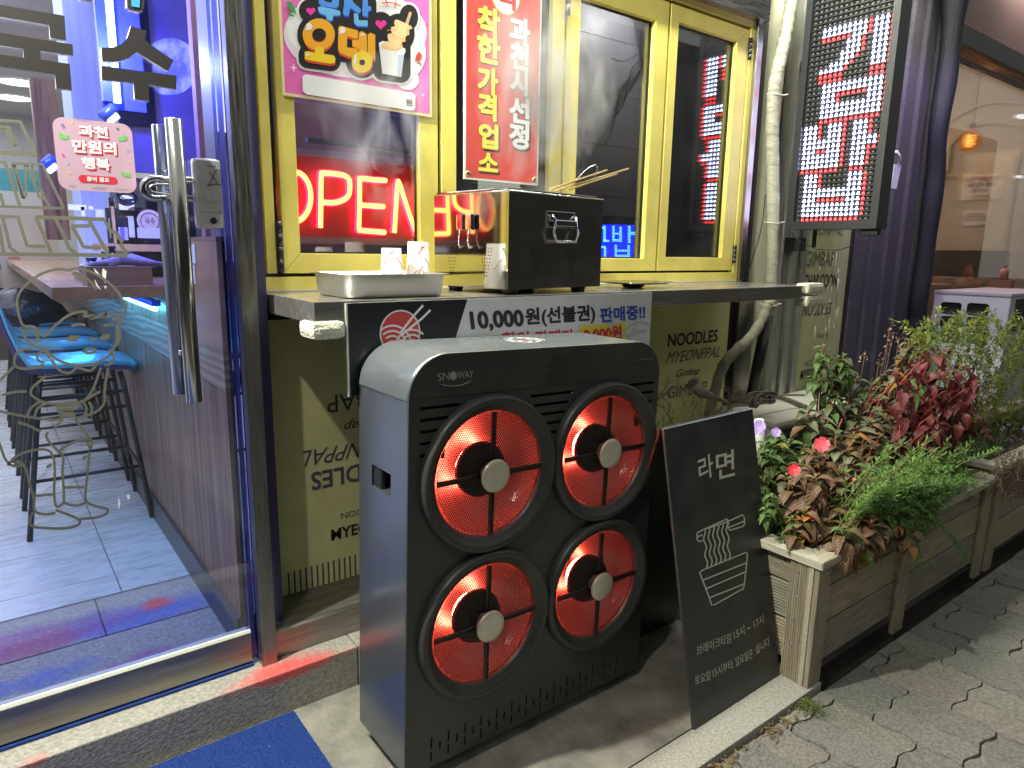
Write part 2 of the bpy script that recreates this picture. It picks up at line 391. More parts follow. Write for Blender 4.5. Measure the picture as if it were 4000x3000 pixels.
# door mats
matm = M('blue_mat', (.012, .055, .30), .95, var=.4, scale=180, bump=1., bscale=420)
mt = MB(); mt.box(-.9, .612, 1.2, 1.852, .0, .011, bevel=.003)
dm_ = tag(mt.build('door_mat', matm), 'bright blue bristly mat on the concrete below the door step', 'mat')
b = MB(); rq = random.Random(5)
for k in range(15000):
    x, y = rq.uniform(-.35, .613), rq.uniform(1.42, 1.853); a = rq.uniform(0, 6.28); h = rq.uniform(.002, .0065); dx, dy = math.cos(a) * .0011, math.sin(a) * .0011; lx, ly = rq.uniform(-.003, .003), rq.uniform(-.003, .003)
    b.face([(x - dx, y - dy, .0105), (x + dx, y + dy, .0105), (x + lx, y + ly, .0105 + h)])
stuff(b.build('mat_pile', M('mat_pile', (.02, .075, .36), .9, col2=(.01, .04, .24), scale=30), dm_, recalc=False))
tag(bx('draught_strip', -1.4, .533, 1.955, 1.974, .134, .141, matm), 'thin blue carpet strip under the steel rail of the glass door', 'mat')
# ================================================================ the shop front
sf = thing('shop_front', 'yellow and stainless steel noodle shop front around the folding windows', 'shop front', (.6, 2.0, .133))
bx('corner_post', .552, .597, 1.933, 1.970, .133, 3.2, STEEL, sf, bevel=.0015)
bx('corner_post_back', .5525, .64, 1.990, 2.2, .133, 3.2, M('jamb_violet', (.09, .085, .18), .4, .3), sf)
# window frame
bx('window_frame', .6415, .659, 2.07, 2.16, 1.252, 2.43, YEL, sf)
bx('frame_rail', .6592, 2.985, 2.07, 2.16, 1.252, 1.291, YEL, sf, bevel=.001)
bx('frame_rail', .6592, 2.985, 2.07, 2.16, 2.412, 2.44, YEL, sf)
bx('frame_stile', 2.952, 2.985, 2.0705, 2.16, 1.2912, 2.411, YEL, sf)
bx('frame_stile', .673, .7015, 2.074, 2.16, 1.302, 2.405, YEL, sf, bevel=.001)
def ring(name, x0, x1, z0, z1, w, y0, y1, mat, parent, bev=0.):
    b = MB(); b.box(x0, x0 + w, y0, y1, z0, z1, None, bev); b.box(x1 - w, x1, y0, y1, z0, z1, None, bev)
    b.box(x0 + w, x1 - w, y0, y1, z0, z0 + w); b.box(x0 + w, x1 - w, y0, y1, z1 - w, z1); return b.build(name, mat, parent)
ring('rubber_seal', .6592, 2.9515, 1.2912, 2.411, .02, 2.100, 2.15, BLK, sf)
for xx in (.7085, 1.269, 1.818, 2.390): bx('rubber_seal', xx - .008, xx + .008, 2.092, 2.14, 1.312, 2.39, BLK, sf)
def sash(x0, x1, gx0, gx1, gz0, gz1, z0=1.301, z1=2.40, label=''):
    s = thing('window_sash', label, 'window sash', (x0, 2.08, z0), group='yellow folding sashes of the serving window'); y0, y1 = 2.075, 2.112
    # mitred frame members
    for nm, pts in (('stile', [(x0, z0), (x0, z1), (gx0, gz1), (gx0, gz0)]), ('stile', [(x1, z1), (x1, z0), (gx1, gz0), (gx1, gz1)]),
                    ('rail', [(x0, z0), (gx0, gz0), (gx1, gz0), (x1, z0)]), ('rail', [(x0, z1), (x1, z1), (gx1, gz1), (gx0, gz1)])):
        cx = sum(p[0] for p in pts) / 4; cz = sum(p[1] for p in pts) / 4
        pts = [(cx + (p[0] - cx) * (1 - .0006 / max(.02, abs(p[0] - cx))), cz + (p[1] - cz) * (1 - .0006 / max(.02, abs(p[1] - cz)))) for p in pts]
        b = MB(); b.prism([(p[0], y0, p[1]) for p in pts], (0, y1 - y0, 0)); bmesh.ops.bevel(b.b, geom=b.b.edges[:], offset=.0012, segments=1, affect='EDGES'); b.build(nm, YEL, s)
    ring('glazing_bead', gx0 - .001, gx1 + .001, gz0 - .001, gz1 + .001, .006, 2.098, 2.1075, BLK, s)
    bx('window_pane', gx0, gx1, 2.102, 2.1055, gz0, gz1, GL, s)
    return s
sa = sash(.7225, 1.2625, .776, 1.1905, 1.362, 2.33, label='yellow folding window sash beside the steel post, neon sign behind its glass')
sb = sash(1.2755, 1.8125, 1.336, 1.752, 1.362, 2.33, label='yellow folding window sash mostly covered by the red vertical notice')
sc_ = sash(1.8235, 2.384, 1.890, 2.305, 1.355, 2.313, label='yellow folding window sash with the blue digital letters low behind it')
sd = sash(2.396, 2.946, 2.449, 2.86, 1.362, 2.335, label='yellow folding window sash farthest right, reflecting the bright sign')
def hinge(x, z0, z1, parent):
    b = MB(); h = (z1 - z0) / 4
    for k in range(4): b.lathe([(.0001, z0 + k * h + .0012), (.0095, z0 + k * h + .0012), (.0095, z0 + (k + 1) * h - .0012), (.0001, z0 + (k + 1) * h - .0012)], (x, 2.070, 0), seg=14)
    b.build('hinge', M('dark_hinge', (.06, .06, .07), .35, .8), parent)
hinge(.7125, 1.305, 1.455, sa); hinge(1.818, 2.235, 2.385, sc_); hinge(2.952, 2.27, 2.365, sd); hinge(2.951, 1.335, 1.425, sd)
# stainless corner to the right of the windows and header over them
bx('steel_trim', 2.986, 3.028, 2.055, 2.20, 1.2521, 2.60, STEEL, sf, bevel=.001)
bx('steel_trim', 3.0285, 3.118, 2.135, 2.21, 1.2521, 2.9, M('dull_steel', (.45, .45, .42), .3, .7, var=.2, scale=8, stretch=(10, 10, .6), rvar=.06), sf, bevel=.001)
hb = MB(); hb.prism([(.598, 2.03, 2.4405), (.598, 2.03, 3.2), (.598, 2.2, 3.2), (.598, 2.2, 2.4405)], (2.43, 0, 0)); hb.build('steel_header', STEELH, sf)
# below the counter: dark frame, printed yellow board, steel plinth
bx('panel_border', .641, 3.07, 2.128, 2.16, .20, 1.235, BLK, sf)
pan = bx('printed_board', .676, 3.02, 2.120, 2.1275, .212, 1.158, PANEL, sf)
bx('steel_trim', 3.071, 3.205, 2.10, 2.16, .10, 1.235, STEEL, sf, bevel=.001)
pl_ = MB(); pl_.prism([(.6, 1.955, .133), (.6, 1.945, .225), (.6, 1.952, .232), (.6, 2.119, .243), (.6, 2.119, .133)], (2.6, 0, 0)); pl_.build('steel_plinth', M('dirty_steel', (.30, .285, .26), .4, .85, var=.3, scale=6, stretch=(.5, 8, 8), rvar=.1), sf)
PP = Ypl(2.120)
def ptx(body, l, b, r, h, flip=False, mat=GREYI, sh=0., bold=0., crop=None, rise=0.):
    (x, y), (x2, y2) = N(crop, l, b), N(crop, r, b + rise)
    A, B = P(x, y, Y=2.1185), P(x2, y2, Y=2.1185); z = A.z; B.z = z
    hh = h
    return text(body, A, B, (A.x, A.y, z + hh), mat, sf, bold=bold, shear=sh, flip=flip)
INKP = M('print_black', (.02, .02, .022), .6); INKG = M('print_grey', (.10, .10, .09), .6); INKV = M('print_violet', (.10, .10, .14), .6)
# right half of the board, upright words
ptx('NOODLES', 432, 530, 830, .062, crop='m3', mat=INKP, bold=.02)
ptx('MYEONPPAL', 415, 665, 845, .055, crop='m3', mat=INKG, sh=.45)
ptx('Gimbap', 500, 795, 685, .05, crop='m3', mat=INKP, sh=.45)
ptx('GIMBAP', 428, 950, 742, .058, crop='m3', mat=INKG)
# left half: the same words printed upside down, then upright ones
def at(crop, x, y): p = P(*N(crop, x, y), Y=2.1185); return p.x, p.z
def words(body, x0, zb, w, h, mat, flip=False, sh=0., bold=0.):
    return text(body, (x0, 2.1185, zb), (x0 + w, 2.1185, zb), (x0, 2.1185, zb + h), mat, sf, flip=flip, shear=sh, bold=bold)
x, z = at('m7', 330, 610); words('GIMBAP', x, z, .30, .060, INKG, True)
x, z = at('m7', 408, 700); words('Gimbap', x, z, .17, .045, INKP, True, .45)
x, z = at('m7', 218, 860); words('MYEONPPAL', x, z, .42, .055, INKV, True, .45)
x, z = at('m7', 258, 968); words('NOODLES', x, z, .38, .062, INKV, True, bold=.02)
x, z = at('m7', 395, 1100); words('NOODLES', x, z, .16, .022, INKG)
x, z = at('m7', 350, 1200); words('MYEONPPAL', x, z, .30, .040, INKP, bold=.03)
b = MB()
for k in range(60):
    x0 = .702 + k * .0197; b.face([(x0, 2.1186, .222), (x0 + .0062, 2.1186, .222), (x0 + .0062, 2.1186, .322), (x0, 2.1186, .322)])
b.build('printed_stripes', INKV, sf, recalc=False)
# ---------------- pieces right of the windows
bx('pale_wall', 3.119, 3.60, 2.19, 2.25, -.05, 3.2, M('cream_tile', (.70, .70, .50), .4, var=.1, scale=4, coat=.2), sf)
b = MB(); b.lathe([(.055, 0.0), (.055, 3.0)], (3.30, 2.17, .0), seg=24); b.build('cladding_tube', M('cream_cladding', (.72, .72, .52), .35, var=.08, scale=3), sf)
b = MB()
for k in range(4): b.box(3.40 + k * .056, 3.45 + k * .056, 2.085 - (k % 2) * .018, 2.16, -.05, 3.2, None, .004)
b.build('grooved_steel', M('grooved_steel', (.42, .42, .39), .4, .55, var=.25, scale=6, stretch=(10, 10, .5), rvar=.1), sf)
b = MB(); p0 = P(*N('n1', 330, 880), Y=2.03); p1 = P(*N('n1', 225, 1420), Y=2.03); b.tube([p0, p1], .03, 12); tag(b.build('drain_pipe', M('black_pipe', (.015, .015, .015), .3)), 'leaning black pipe between the cream cladding and the steel corner', 'pipe')
# printed column board with the same words
cb = bx('column_board', 3.625, 4.125, 2.098, 2.13, -.02, 3.2, M('column_board', (.45, .45, .24), .5, var=.12, scale=3), sf)
bx('column_edge', 3.60, 3.6245, 2.085, 2.13, -.02, 3.2, BLK, sf); bx('column_edge', 4.1255, 4.148, 2.085, 2.13, -.02, 3.2, BLK, sf)
def cbt(body, l, bb, r, h, mat=INKP, sh=0., bold=0.):
    A = P(*N('n1', l, bb), Y=2.0965); B = P(*N('n1', r, bb), Y=2.0965)
    return text(body, A, (B.x, A.y, A.z), (A.x, A.y, A.z + h), mat, sf, shear=sh, bold=bold)
cbt('MYEONPPAL', 575, 355, 820, .05, INKV, .45); cbt('GIMBAP', 573, 565, 760, .085, INKG); cbt('CHARCOON', 560, 705, 775, .075, INKP, .0, .02)
cbt('NOODLES', 552, 890, 740, .07, INKP, .4); cbt('Noodles', 650, 1028, 718, .03, INKG); cbt('NOODLES', 568, 1215, 660, .035, INKG); cbt('MYEONPPAL', 540, 1300, 700, .055, INKP, 0, .03)
dr = MB()
rr = random.Random(3)
for k in range(26):
    x = rr.uniform(3.72, 4.08); z = rr.uniform(.95, 1.25) if k > 8 else rr.uniform(1.2, 1.42); h = rr.uniform(.04, .2)
    dr.tube([(x, 2.0975, z), (x + rr.uniform(-.004, .004), 2.0975, z - h)], [.0022, .001], 5)
dr.build('paint_drips', M('dried_drips', (.5, .5, .44), .7), sf)
# ribbed dark wall
rbm = M('dark_stucco', (.065, .06, .075), .85, var=.3, scale=60, bump=.8, bscale=160)
rb = MB(); rb.box(4.1485, 4.96, 2.10, 2.2, -.05, 3.4)
for k in range(5): rb.tube([(4.165 + k * .2, 2.098, -.05), (4.165 + k * .2, 2.098, 3.4)], .024, 10, cap=False)
tag(rb.build('ribbed_wall', rbm), 'dark rough wall with raised vertical ribs right of the yellow word board', 'wall')
# ---------------- counter shelf
sh = thing('serving_shelf', 'stainless steel serving shelf running below the yellow windows', 'shelf', (.645, 1.65, 1.19))
b = MB(); b.box(.645, 2.93, 1.65, 2.069, 1.192, 1.247, None, .002); b.build('shelf_top', M('shelf_steel', (.50, .48, .44), .24, .85, var=.12, scale=5, stretch=(.5, 8, 8), bump=.02, bscale=30, rvar=.07), sh)
b = MB(); b.tube([(.643, 2.0695, 1.2485), (2.985, 2.0695, 1.2485)], .0045, 6); b.build('sealant_bead', M('silicone', (.6, .6, .52), .4), sh)
b = MB(); b.tube([(.6405, 2.062, 1.193), (.6405, 2.062, 1.25)], .007, 8); b.build('weld', M('weld', (.5, .5, .45), .5), sh)
fm = M('cracked_foam', (.62, .62, .50), .85, bump=.9, bscale=130, var=.12, scale=40)
b = MB(); b.box(.632, .722, 1.632, 1.735, 1.152, 1.199, None, .018); tag(b.build('corner_bumper', fm), 'cracked cream foam bumper on the near left corner of the steel shelf', 'bumper')
for zz, lab in ((1.232, 'cream foam bumper on the right end of the shelf, upper one'), (1.176, 'cream foam bumper on the right end of the shelf, lower one')):
    b = MB(); b.box(2.89, 3.03, 1.632, 1.70, zz - .022, zz + .026, None, .016); tag(b.build('corner_bumper', fm), lab, 'bumper')
# ---------------- hanging price banner
bn = thing('price_banner', 'black and white price banner hanging from the steel shelf behind the heater', 'banner', (.73, 1.645, 1.0))
BP = Ypl(1.6465)
bx('banner_sheet', .731, 1.882, 1.6468, 1.6495, 1.0, 1.2415, M('banner_white', (.55, .55, .56), .45), bn)
bx('grip_edge', .726, .731, 1.6455, 1.6495, 1.0, 1.2415, WHT, bn)
x1, z1 = P(*N('h1', 857, 0), Y=1.6465).x, 1.2414
xs = P(*N('h1', 785, 235), Y=1.6465); sl = (P(*N('h1', 857, 0), Y=1.6465) - xs); xt = xs.x + sl.x * (1.2414 - xs.z) / sl.z; xb = xs.x + sl.x * (1.0 - xs.z) / sl.z
b = MB(); b.face([(.7315, 1.6462, 1.0002), (xb, 1.6462, 1.0002), (xt, 1.6462, 1.2413), (.7315, 1.6462, 1.2413)]); b.build('black_field', M('banner_black', (.012, .011, .016), .4), bn, recalc=False)
lc = P(*N('h1', 438, 165), Y=1.646); R_ = abs(P(*N('h1', 570, 165), Y=1.646).x - P(*N('h1', 306, 165), Y=1.646).x) / 2
def disc(cx, cz, r, y, mat, name, parent, a0=0, a1=6.28318, n=40, r0=0.):
    b = MB()
    if r0:
        for k in range(n):
            a, c = a0 + (a1 - a0) * k / n, a0 + (a1 - a0) * (k + 1) / n
            b.face([(cx + math.cos(a) * r, y, cz + math.sin(a) * r), (cx + math.cos(c) * r, y, cz + math.sin(c) * r), (cx + math.cos(c) * r0, y, cz + math.sin(c) * r0), (cx + math.cos(a) * r0, y, cz + math.sin(a) * r0)])
    else: b.face([(cx + math.cos(a0 + (a1 - a0) * k / n) * r, y, cz + math.sin(a0 + (a1 - a0) * k / n) * r) for k in range(n)])
    return b.build(name, mat, parent, recalc=False)
LW = M('logo_white', (.7, .68, .68), .5); LR = M('logo_red', (.5, .045, .05), .5)
disc(lc.x, lc.z, R_, 1.6459, LW, 'logo_ring', bn); disc(lc.x, lc.z, R_ * .93, 1.6456, LR, 'logo_disc', bn)
def arcs(cx, cz, rads, wd, a0, a1, y):
    for r in rads: disc(cx, cz, r + wd / 2, y, LW, 'logo_wave', bn, a0, a1, 20, r - wd / 2)
arcs(lc.x - R_ * .42, lc.z - R_ * .62, [R_ * k for k in (.95, .72, .5, .28)], R_ * .08, .1, 2.2, 1.6453)
arcs(lc.x + R_ * .55, lc.z - R_ * .75, [R_ * k for k in (.85, .62, .4)], R_ * .08, .8, 2.9, 1.6450)
strokes('logo_chopsticks', [[(440, 185), (545, 62), (633, 20)][0:1] + [(575, 75), (633, 18)], [(435, 170), (520, 60), (585, -12)]], 8.5, Ypl(1.6448), LW, bn, sm=0, crop='h1', off=.0002)
BK2 = M('banner_ink', (.02, .02, .022), .5); BB2 = M('banner_blue', (.03, .06, .36), .5); BR2 = M('banner_red', (.5, .03, .04), .5)
text('10,000', (903, 158), (1240, 137), (888, 32), BK2, bn, pl=BP, crop='h1', bold=.045, off=.0008); text('원(선불권)', (1252, 132), (1700, 100), (1246, 8), BK2, bn, pl=BP, crop='h1', bold=.036, off=.0008)
text('판매중!!', (1735, 100), (2024, 74), (1731, 5), BB2, bn, pl=BP, crop='h1', bold=.034, off=.0008)
decal('yellow_patch', [N('h1', 1595, 122), N('h1', 1903, 97), N('h1', 1906, 240), N('h1', 1600, 262)], BP, M('banner_yellow', (.62, .5, .05), .5), bn, off=.0006)
text('9,000원', (1630, 232), (1873, 208), (1624, 138), BR2, bn, pl=BP, crop='h1', bold=.045, off=.0012)
text('할인 판매가', (1100, 246), (1562, 218), (1098, 164), BR2, bn, pl=BP, crop='h1', bold=.034, off=.0008)
GSW = M('banner_grey', (.42, .42, .44), .5)
strokes('grey_swirl', [[(1800, 60), (1840, 150), (1900, 200), (1960, 150), (1975, 60), (1985, 0)], [(1880, 165), (1930, 110), (2000, 90), (2050, 110)], [(1905, 210), (1960, 160), (2030, 150)], [(1780, 110), (1830, 125), (1850, 220)]], 8, BP, GSW, bn, off=.0003, crop='h1')
# ================================================================ patio heater
HT = thing('patio_heater', 'tall dark grey electric heater with four round glowing red heat lamps', 'heater', (1.155, 1.37, .0))
HX = 1.155
HB = M('heater_black', (.038, .040, .038), .40, var=.22, bump=.04, bscale=400, rvar=.10, scale=5)
HG = M('heater_silver', (.25, .275, .30), .24, .7, rvar=.05, var=.05, scale=3)
HS = M('heater_side', (.15, .165, .19), .22, .7, rvar=.06, var=.10, scale=3)
HW, HH, HR = .43, 1.116, .105
def arch(x0, x1, z0, z1, r, n=10):
    p = [(x0, z0), (x0, z1 - r)]
    p += [(x0 + r - r * math.cos(a), z1 - r + r * math.sin(a)) for a in [k / n * math.pi / 2 for k in range(1, n + 1)]]
    p += [(x1 - r + r * math.sin(a), z1 - r + r * math.cos(a)) for a in [k / n * math.pi / 2 for k in range(0, n + 1)]]
    p += [(x1, z0)]
    return p
Y0, Y1 = 1.372, 1.634
# wrap-around shell: side sheets + ribbed rounded top
b = MB()
out = arch(HX - HW, HX + HW, .035, HH, HR, 12)
prof = []
nr = 17
yy = []
for k in range(nr): yy += [(Y0 + .004 + (Y1 - Y0 - .008) * k / nr, 0.), (Y0 + .004 + (Y1 - Y0 - .008) * (k + .5) / nr, .0050)]
yy += [(Y1 - .004, 0)]
i0 = 1; i1 = len(out) - 2
cen = Vector((HX, 0, HH - .3))
rows = []
for (y, d) in yy:
    row = []
    for k in range(i0, i1 + 1):
        x, z = out[k]; nx = 0; nz = 0
        a = Vector((out[min(k + 1, i1)][0] - out[max(k - 1, i0)][0], 0, out[min(k + 1, i1)][1] - out[max(k - 1, i0)][1])).normalized(); nx, nz = -a.z, a.x
        row.append(b.b.verts.new((x + nx * d, y, z + nz * d)))
    rows.append(row)
for A, B in zip(rows, rows[1:]):
    for k in range(len(A) - 1):
        f = b.b.faces.new((A[k], A[k + 1], B[k + 1], B[k])); f.smooth = True
b.build('ribbed_top', HG, HT)
zt = HH - HR - .001
hz0, hz1 = .756, .813; hy0, hy1 = 1.455, 1.560
b = MB()
xl = HX - HW
for (ya, yb, za, zb) in ((Y0 + .002, hy0, .035, zt), (hy1, Y1, .035, zt), (hy0, hy1, .035, hz0), (hy0, hy1, hz1, zt)):
    b.box(xl, xl + .004, ya, yb, za, zb)
b.box(xl + .0041, xl + .03, hy0, hy1, hz0 - .004, hz0); b.build('side_sheet', HS, HT)
bx('handle_recess', xl + .03, xl + .035, hy0 - .002, hy1 + .002, hz0 - .004, hz1 + .004, BLK, HT); bx('handle_grip', xl + .004, xl + .02, hy0 + .06, hy1, hz0, hz1, BLK, HT, bevel=.006)
bx('side_sheet', HX + HW - .004, HX + HW, Y0 + .002, Y1, .035, zt, HG, HT)
b = MB(); b.prism([(x, Y1 - .004, z) for x, z in arch(HX - HW + .004, HX + HW - .004, .04, HH - .004, HR)], (0, .003, 0)); b.build('back_sheet', HB, HT)
# front panel with round openings: built from strips around four circles
FY = 1.369
fc = [(.963 + .0, .801), (1.378, .801), (.955, .388), (1.369, .388)]
fc = [(.961, .802), (1.372, .802), (.961, .389), (1.372, .389)]
RO = .165
slots = []
def addslot(cx, cz, w, h): slots.append((cx, cz, w, h))
# horizontal vent slots in the three upper gaps
for k in range(5):
    w = .115 - k * .019; addslot(.752 + w / 2 - .0, .992 - k * .0285, w, .0085)
    w2 = .150 - k * .0245; addslot(1.158, .992 - k * .0265, w2, .0085)
    addslot(1.567 - w / 2, .992 - k * .0285, w, .0085)
# vertical vent slots along the foot
for k in range(27):
    x = .80 + k * .0263; q = k % 2
    if q == 0: addslot(x, .100, .0055, .034) ; addslot(x, .060, .0055, .030) if k < 27 else None
    else: addslot(x, .082, .0055, .026)
b = MB()
outline = [(x, FY - .003, z) for x, z in arch(HX - HW - .002, HX + HW + .002, .03, HH + .0025, HR + .002, 14)]
vo = [b.b.verts.new(p) for p in outline]; eo = [b.b.edges.new((vo[i], vo[(i + 1) % len(vo)])) for i in range(len(vo))]
ee = list(eo)
for (cx, cz) in fc:
    vs = [b.b.verts.new((cx + RO * math.cos(k / 48 * 6.28318), FY - .003, cz + RO * math.sin(k / 48 * 6.28318))) for k in range(48)]
    ee += [b.b.edges.new((vs[k], vs[(k + 1) % 48])) for k in range(48)]
for (cx, cz, w_, h_) in slots:
    if w_ > h_: r = h_ / 2; pts = [(cx - w_ / 2 + r, cz - r), (cx + w_ / 2 - r, cz - r), (cx + w_ / 2, cz), (cx + w_ / 2 - r, cz + r), (cx - w_ / 2 + r, cz + r), (cx - w_ / 2, cz)]
    else: r = w_ / 2; pts = [(cx - r, cz - h_ / 2 + r), (cx, cz - h_ / 2), (cx + r, cz - h_ / 2 + r), (cx + r, cz + h_ / 2 - r), (cx, cz + h_ / 2), (cx - r, cz + h_ / 2 - r)]
    vs = [b.b.verts.new((p[0], FY - .003, p[1])) for p in pts]; ee += [b.b.edges.new((vs[k], vs[(k + 1) % 6])) for k in range(6)]
bmesh.ops.triangle_fill(b.b, edges=ee, use_beauty=True, use_dissolve=False)
ge = bmesh.ops.extrude_face_region(b.b, geom=b.b.faces[:]); bmesh.ops.translate(b.b, verts=[v for v in ge['geom'] if isinstance(v, bmesh.types.BMVert)], vec=(0, .006, 0))
b.build('front_panel', HB, HT)
bx('vent_backing', HX - .40, HX + .40, FY + .012, FY + .014, .05, 1.0, BLK, HT).location = (0, 0, 0)
# cut the backing where the lamps are: replaced by four strips
bpy.data.objects.remove(bpy.data.objects['vent_backing'])
b = MB(); b.box(.74, 1.57, FY + .008, FY + .010, .85, 1.01); b.box(.74, 1.57, FY + .008, FY + .010, .035, .135); 
for f in list(b.b.faces): pass
bk = b.build('vent_backing', BLK, HT)
bpy.data.objects.remove(bk)
for (a, c, d, e_) in ((.738, .83, .86, 1.0), (1.13, 1.205, .86, 1.0), (1.502, 1.575, .86, 1.0), (.785, 1.52, .038, .128)): bx('vent_backing', a, c, FY + .009, FY + .011, d, e_, BLK, HT)
bx('panel_groove', HX - HW + .002, HX + HW - .002, FY - .0034, FY - .0031, 1.014, 1.0155, BLK, HT)
FG = M('fan_bowl_steel', (.48, .34, .31), .34, .9, rvar=.03, scale=3)
meshwire = M('grille_wire', (.012, .011, .011), .5)
spm = M('spoke_steel', (.06, .06, .055), .4, .6)
coil = E('heat_coil', (1.0, .105, .065), 52)
# honeycomb guard, one mesh shared by the four lamps
b = MB(); s_ = .0036; wd = .0010; R1 = .164
def hexedge(p, q):
    d = Vector((q[0] - p[0], q[1] - p[1])); n = Vector((-d.y, d.x)).normalized() * wd
    def dm(x, z): return -.010 * (1 - (x * x + z * z) / (R1 * R1))
    b.face([(p[0] + n.x, dm(*p), p[1] + n.y), (q[0] + n.x, dm(*q), q[1] + n.y), (q[0] - n.x, dm(*q), q[1] - n.y), (p[0] - n.x, dm(*p), p[1] - n.y)])
hx, hz = s_ * 1.7320508, s_ * 1.5
for j in range(-32, 33):
    for i in range(-28, 29):
        cx, cz = (i + (.5 if j % 2 else 0)) * hx, j * hz
        if cx * cx + cz * cz > (R1 - .002) ** 2: continue
        v = [(cx + s_ * math.sin(math.radians(60 * k)), cz + s_ * math.cos(math.radians(60 * k))) for k in range(4)]
        for k in range(3): hexedge(v[k], v[k + 1])
bmesh.ops.remove_doubles(b.b, verts=b.b.verts, dist=1e-7)
guard = bpy.data.meshes.new('guard_mesh'); b.b.to_mesh(guard); b.b.free(); guard.materials.append(meshwire)
b = MB(); b.lathe([(.163, .010), (.166, -.004), (.171, -.009), (.180, -.012), (.186, -.020), (.196, -.024), (.203, -.021), (.207, -.012), (.208, .0)], (0, 0, 0), 'Y', 72)
bmesh.ops.recalc_face_normals(b.b, faces=b.b.faces[:]); ringm = bpy.data.meshes.new('lamp_rim'); b.b.to_mesh(ringm); b.b.free(); ringm.materials.append(HB)
b = MB(); b.lathe([(.164, .006), (.158, .022), (.145, .045), (.12, .072), (.09, .092), (.055, .104), (.01, .108)], (0, 0, 0), 'Y', 64)
bmesh.ops.recalc_face_normals(b.b, faces=b.b.faces[:]); bowl = bpy.data.meshes.new('bowl'); b.b.to_mesh(bowl); b.b.free(); bowl.materials.append(FG)
b = MB()
b.tube([(.050 * math.cos(k / 40 * 6.28318), .078, .050 * math.sin(k / 40 * 6.28318)) for k in range(40)], .0055, 8, closed=True); coilm = bpy.data.meshes.new('coil'); b.b.to_mesh(coilm); b.b.free(); coilm.materials.append(coil)
b = MB(); b.lathe([(.001, .010), (.03, .012), (.066, .022), (.073, .036), (.073, .054), (.069, .056), (.040, .054), (.03, .095)], (0, 0, 0), 'Y', 48)
bmesh.ops.recalc_face_normals(b.b, faces=b.b.faces[:]); conem = bpy.data.meshes.new('cone'); b.b.to_mesh(conem); b.b.free(); conem.materials.append(M('cone_dark', (.03, .022, .02), .3, .5))
b = MB(); b.lathe([(.001, -.030), (.028, -.0298), (.040, -.0285), (.043, -.026), (.0435, -.021), (.040, -.0205), (.026, -.018), (.024, .01)], (0, 0, 0), 'Y', 48)
bmesh.ops.recalc_face_normals(b.b, faces=b.b.faces[:]); capm = bpy.data.meshes.new('cap'); b.b.to_mesh(capm); b.b.free(); capm.materials.append(M('cap_steel', (.62, .59, .47), .42, .45, var=.08, scale=30))
b = MB()
for k in range(4):
    m = Matrix.Rotation(k * math.pi / 2, 4, 'Y'); b.box(.045, .163, -.0035, .001, -.0072, -.0058, m); b.box(.045, .163, -.0035, .001, .0058, .0072, m); b.box(.045, .163, .0015, .002, -.006, .006, m)
bmesh.ops.recalc_face_normals(b.b, faces=b.b.faces[:]); spk = bpy.data.meshes.new('spk'); b.b.to_mesh(spk); b.b.free(); spk.materials.append(spm)
FL = ['heat lamp at the top left of the heater', 'heat lamp at the top right of the heater', 'heat lamp at the bottom left of the heater', 'heat lamp at the bottom right of the heater']
for (cx, cz), lab in zip(fc, FL):
    r = bpy.data.objects.new('heat_lamp', ringm); COL.objects.link(r); r.parent = HT; r.location = Vector((cx, FY - .003, cz)) - HT.location; r['label'] = lab
    for nm, me, dy in (('reflector_bowl', bowl, .0), ('heating_coil', coilm, .0), ('heater_cone', conem, .0), ('wire_guard', guard, .002), ('guard_spokes', spk, -.008), ('hub_cap', capm, 0)):
        o = bpy.data.objects.new(nm, me); COL.objects.link(o); o.parent = r; o.location = (0, dy, 0)
        for p in me.polygons: p.use_smooth = nm not in ('wire_guard', 'guard_spokes')
    # dotted light pieces of the spokes
LG = M('logo_grey', (.30, .31, .31), .4)
lp = Ypl(FY - .0033)
text('SN', N('s', 162, 294), N('s', 270, 277), N('s', 158, 225), LG, HT, pl=lp, off=.0003, bold=0.0); text('WAY', N('s', 345, 268), N('s', 490, 250), N('s', 343, 203), LG, HT, pl=lp, off=.0003)
b = MB(); q = [P(*N('s', *p), pl=toward(lp, .0003)) for p in oval(305, 241, 32, 40, 24)]; b.face(q); b.build('logo_ball', LG, HT, recalc=False)
decal('logo_smile', [N('s', *p) for p in [(165, 314), (215, 325), (300, 331), (380, 318), (440, 292), (478, 270), (445, 300), (385, 326), (300, 338), (215, 333)]], lp, LG, HT, off=.0003)
b = MB()
for r in (.008, .016, .024, .032, .04):
    for s in range(2): b.tube([(1.172 + r * math.cos(a), FY - .003, 1.058 + r * math.sin(a)) for a in [math.pi * s + .15 + k / 14 * 2.8 for k in range(15)]], .0013, 5)
b.build('sensor_rings', M('sensor', (.012, .012, .012), .35), HT)
b = MB()
for k in range(5): b.lathe([(.0001, -.002), (.0055, -.002), (.006, 0)], (1.478 + k * .0165, FY - .003, 1.062), 'Y', 12)
b.build('indicator_dots', M('indicator', (.03, .03, .03), .3), HT)
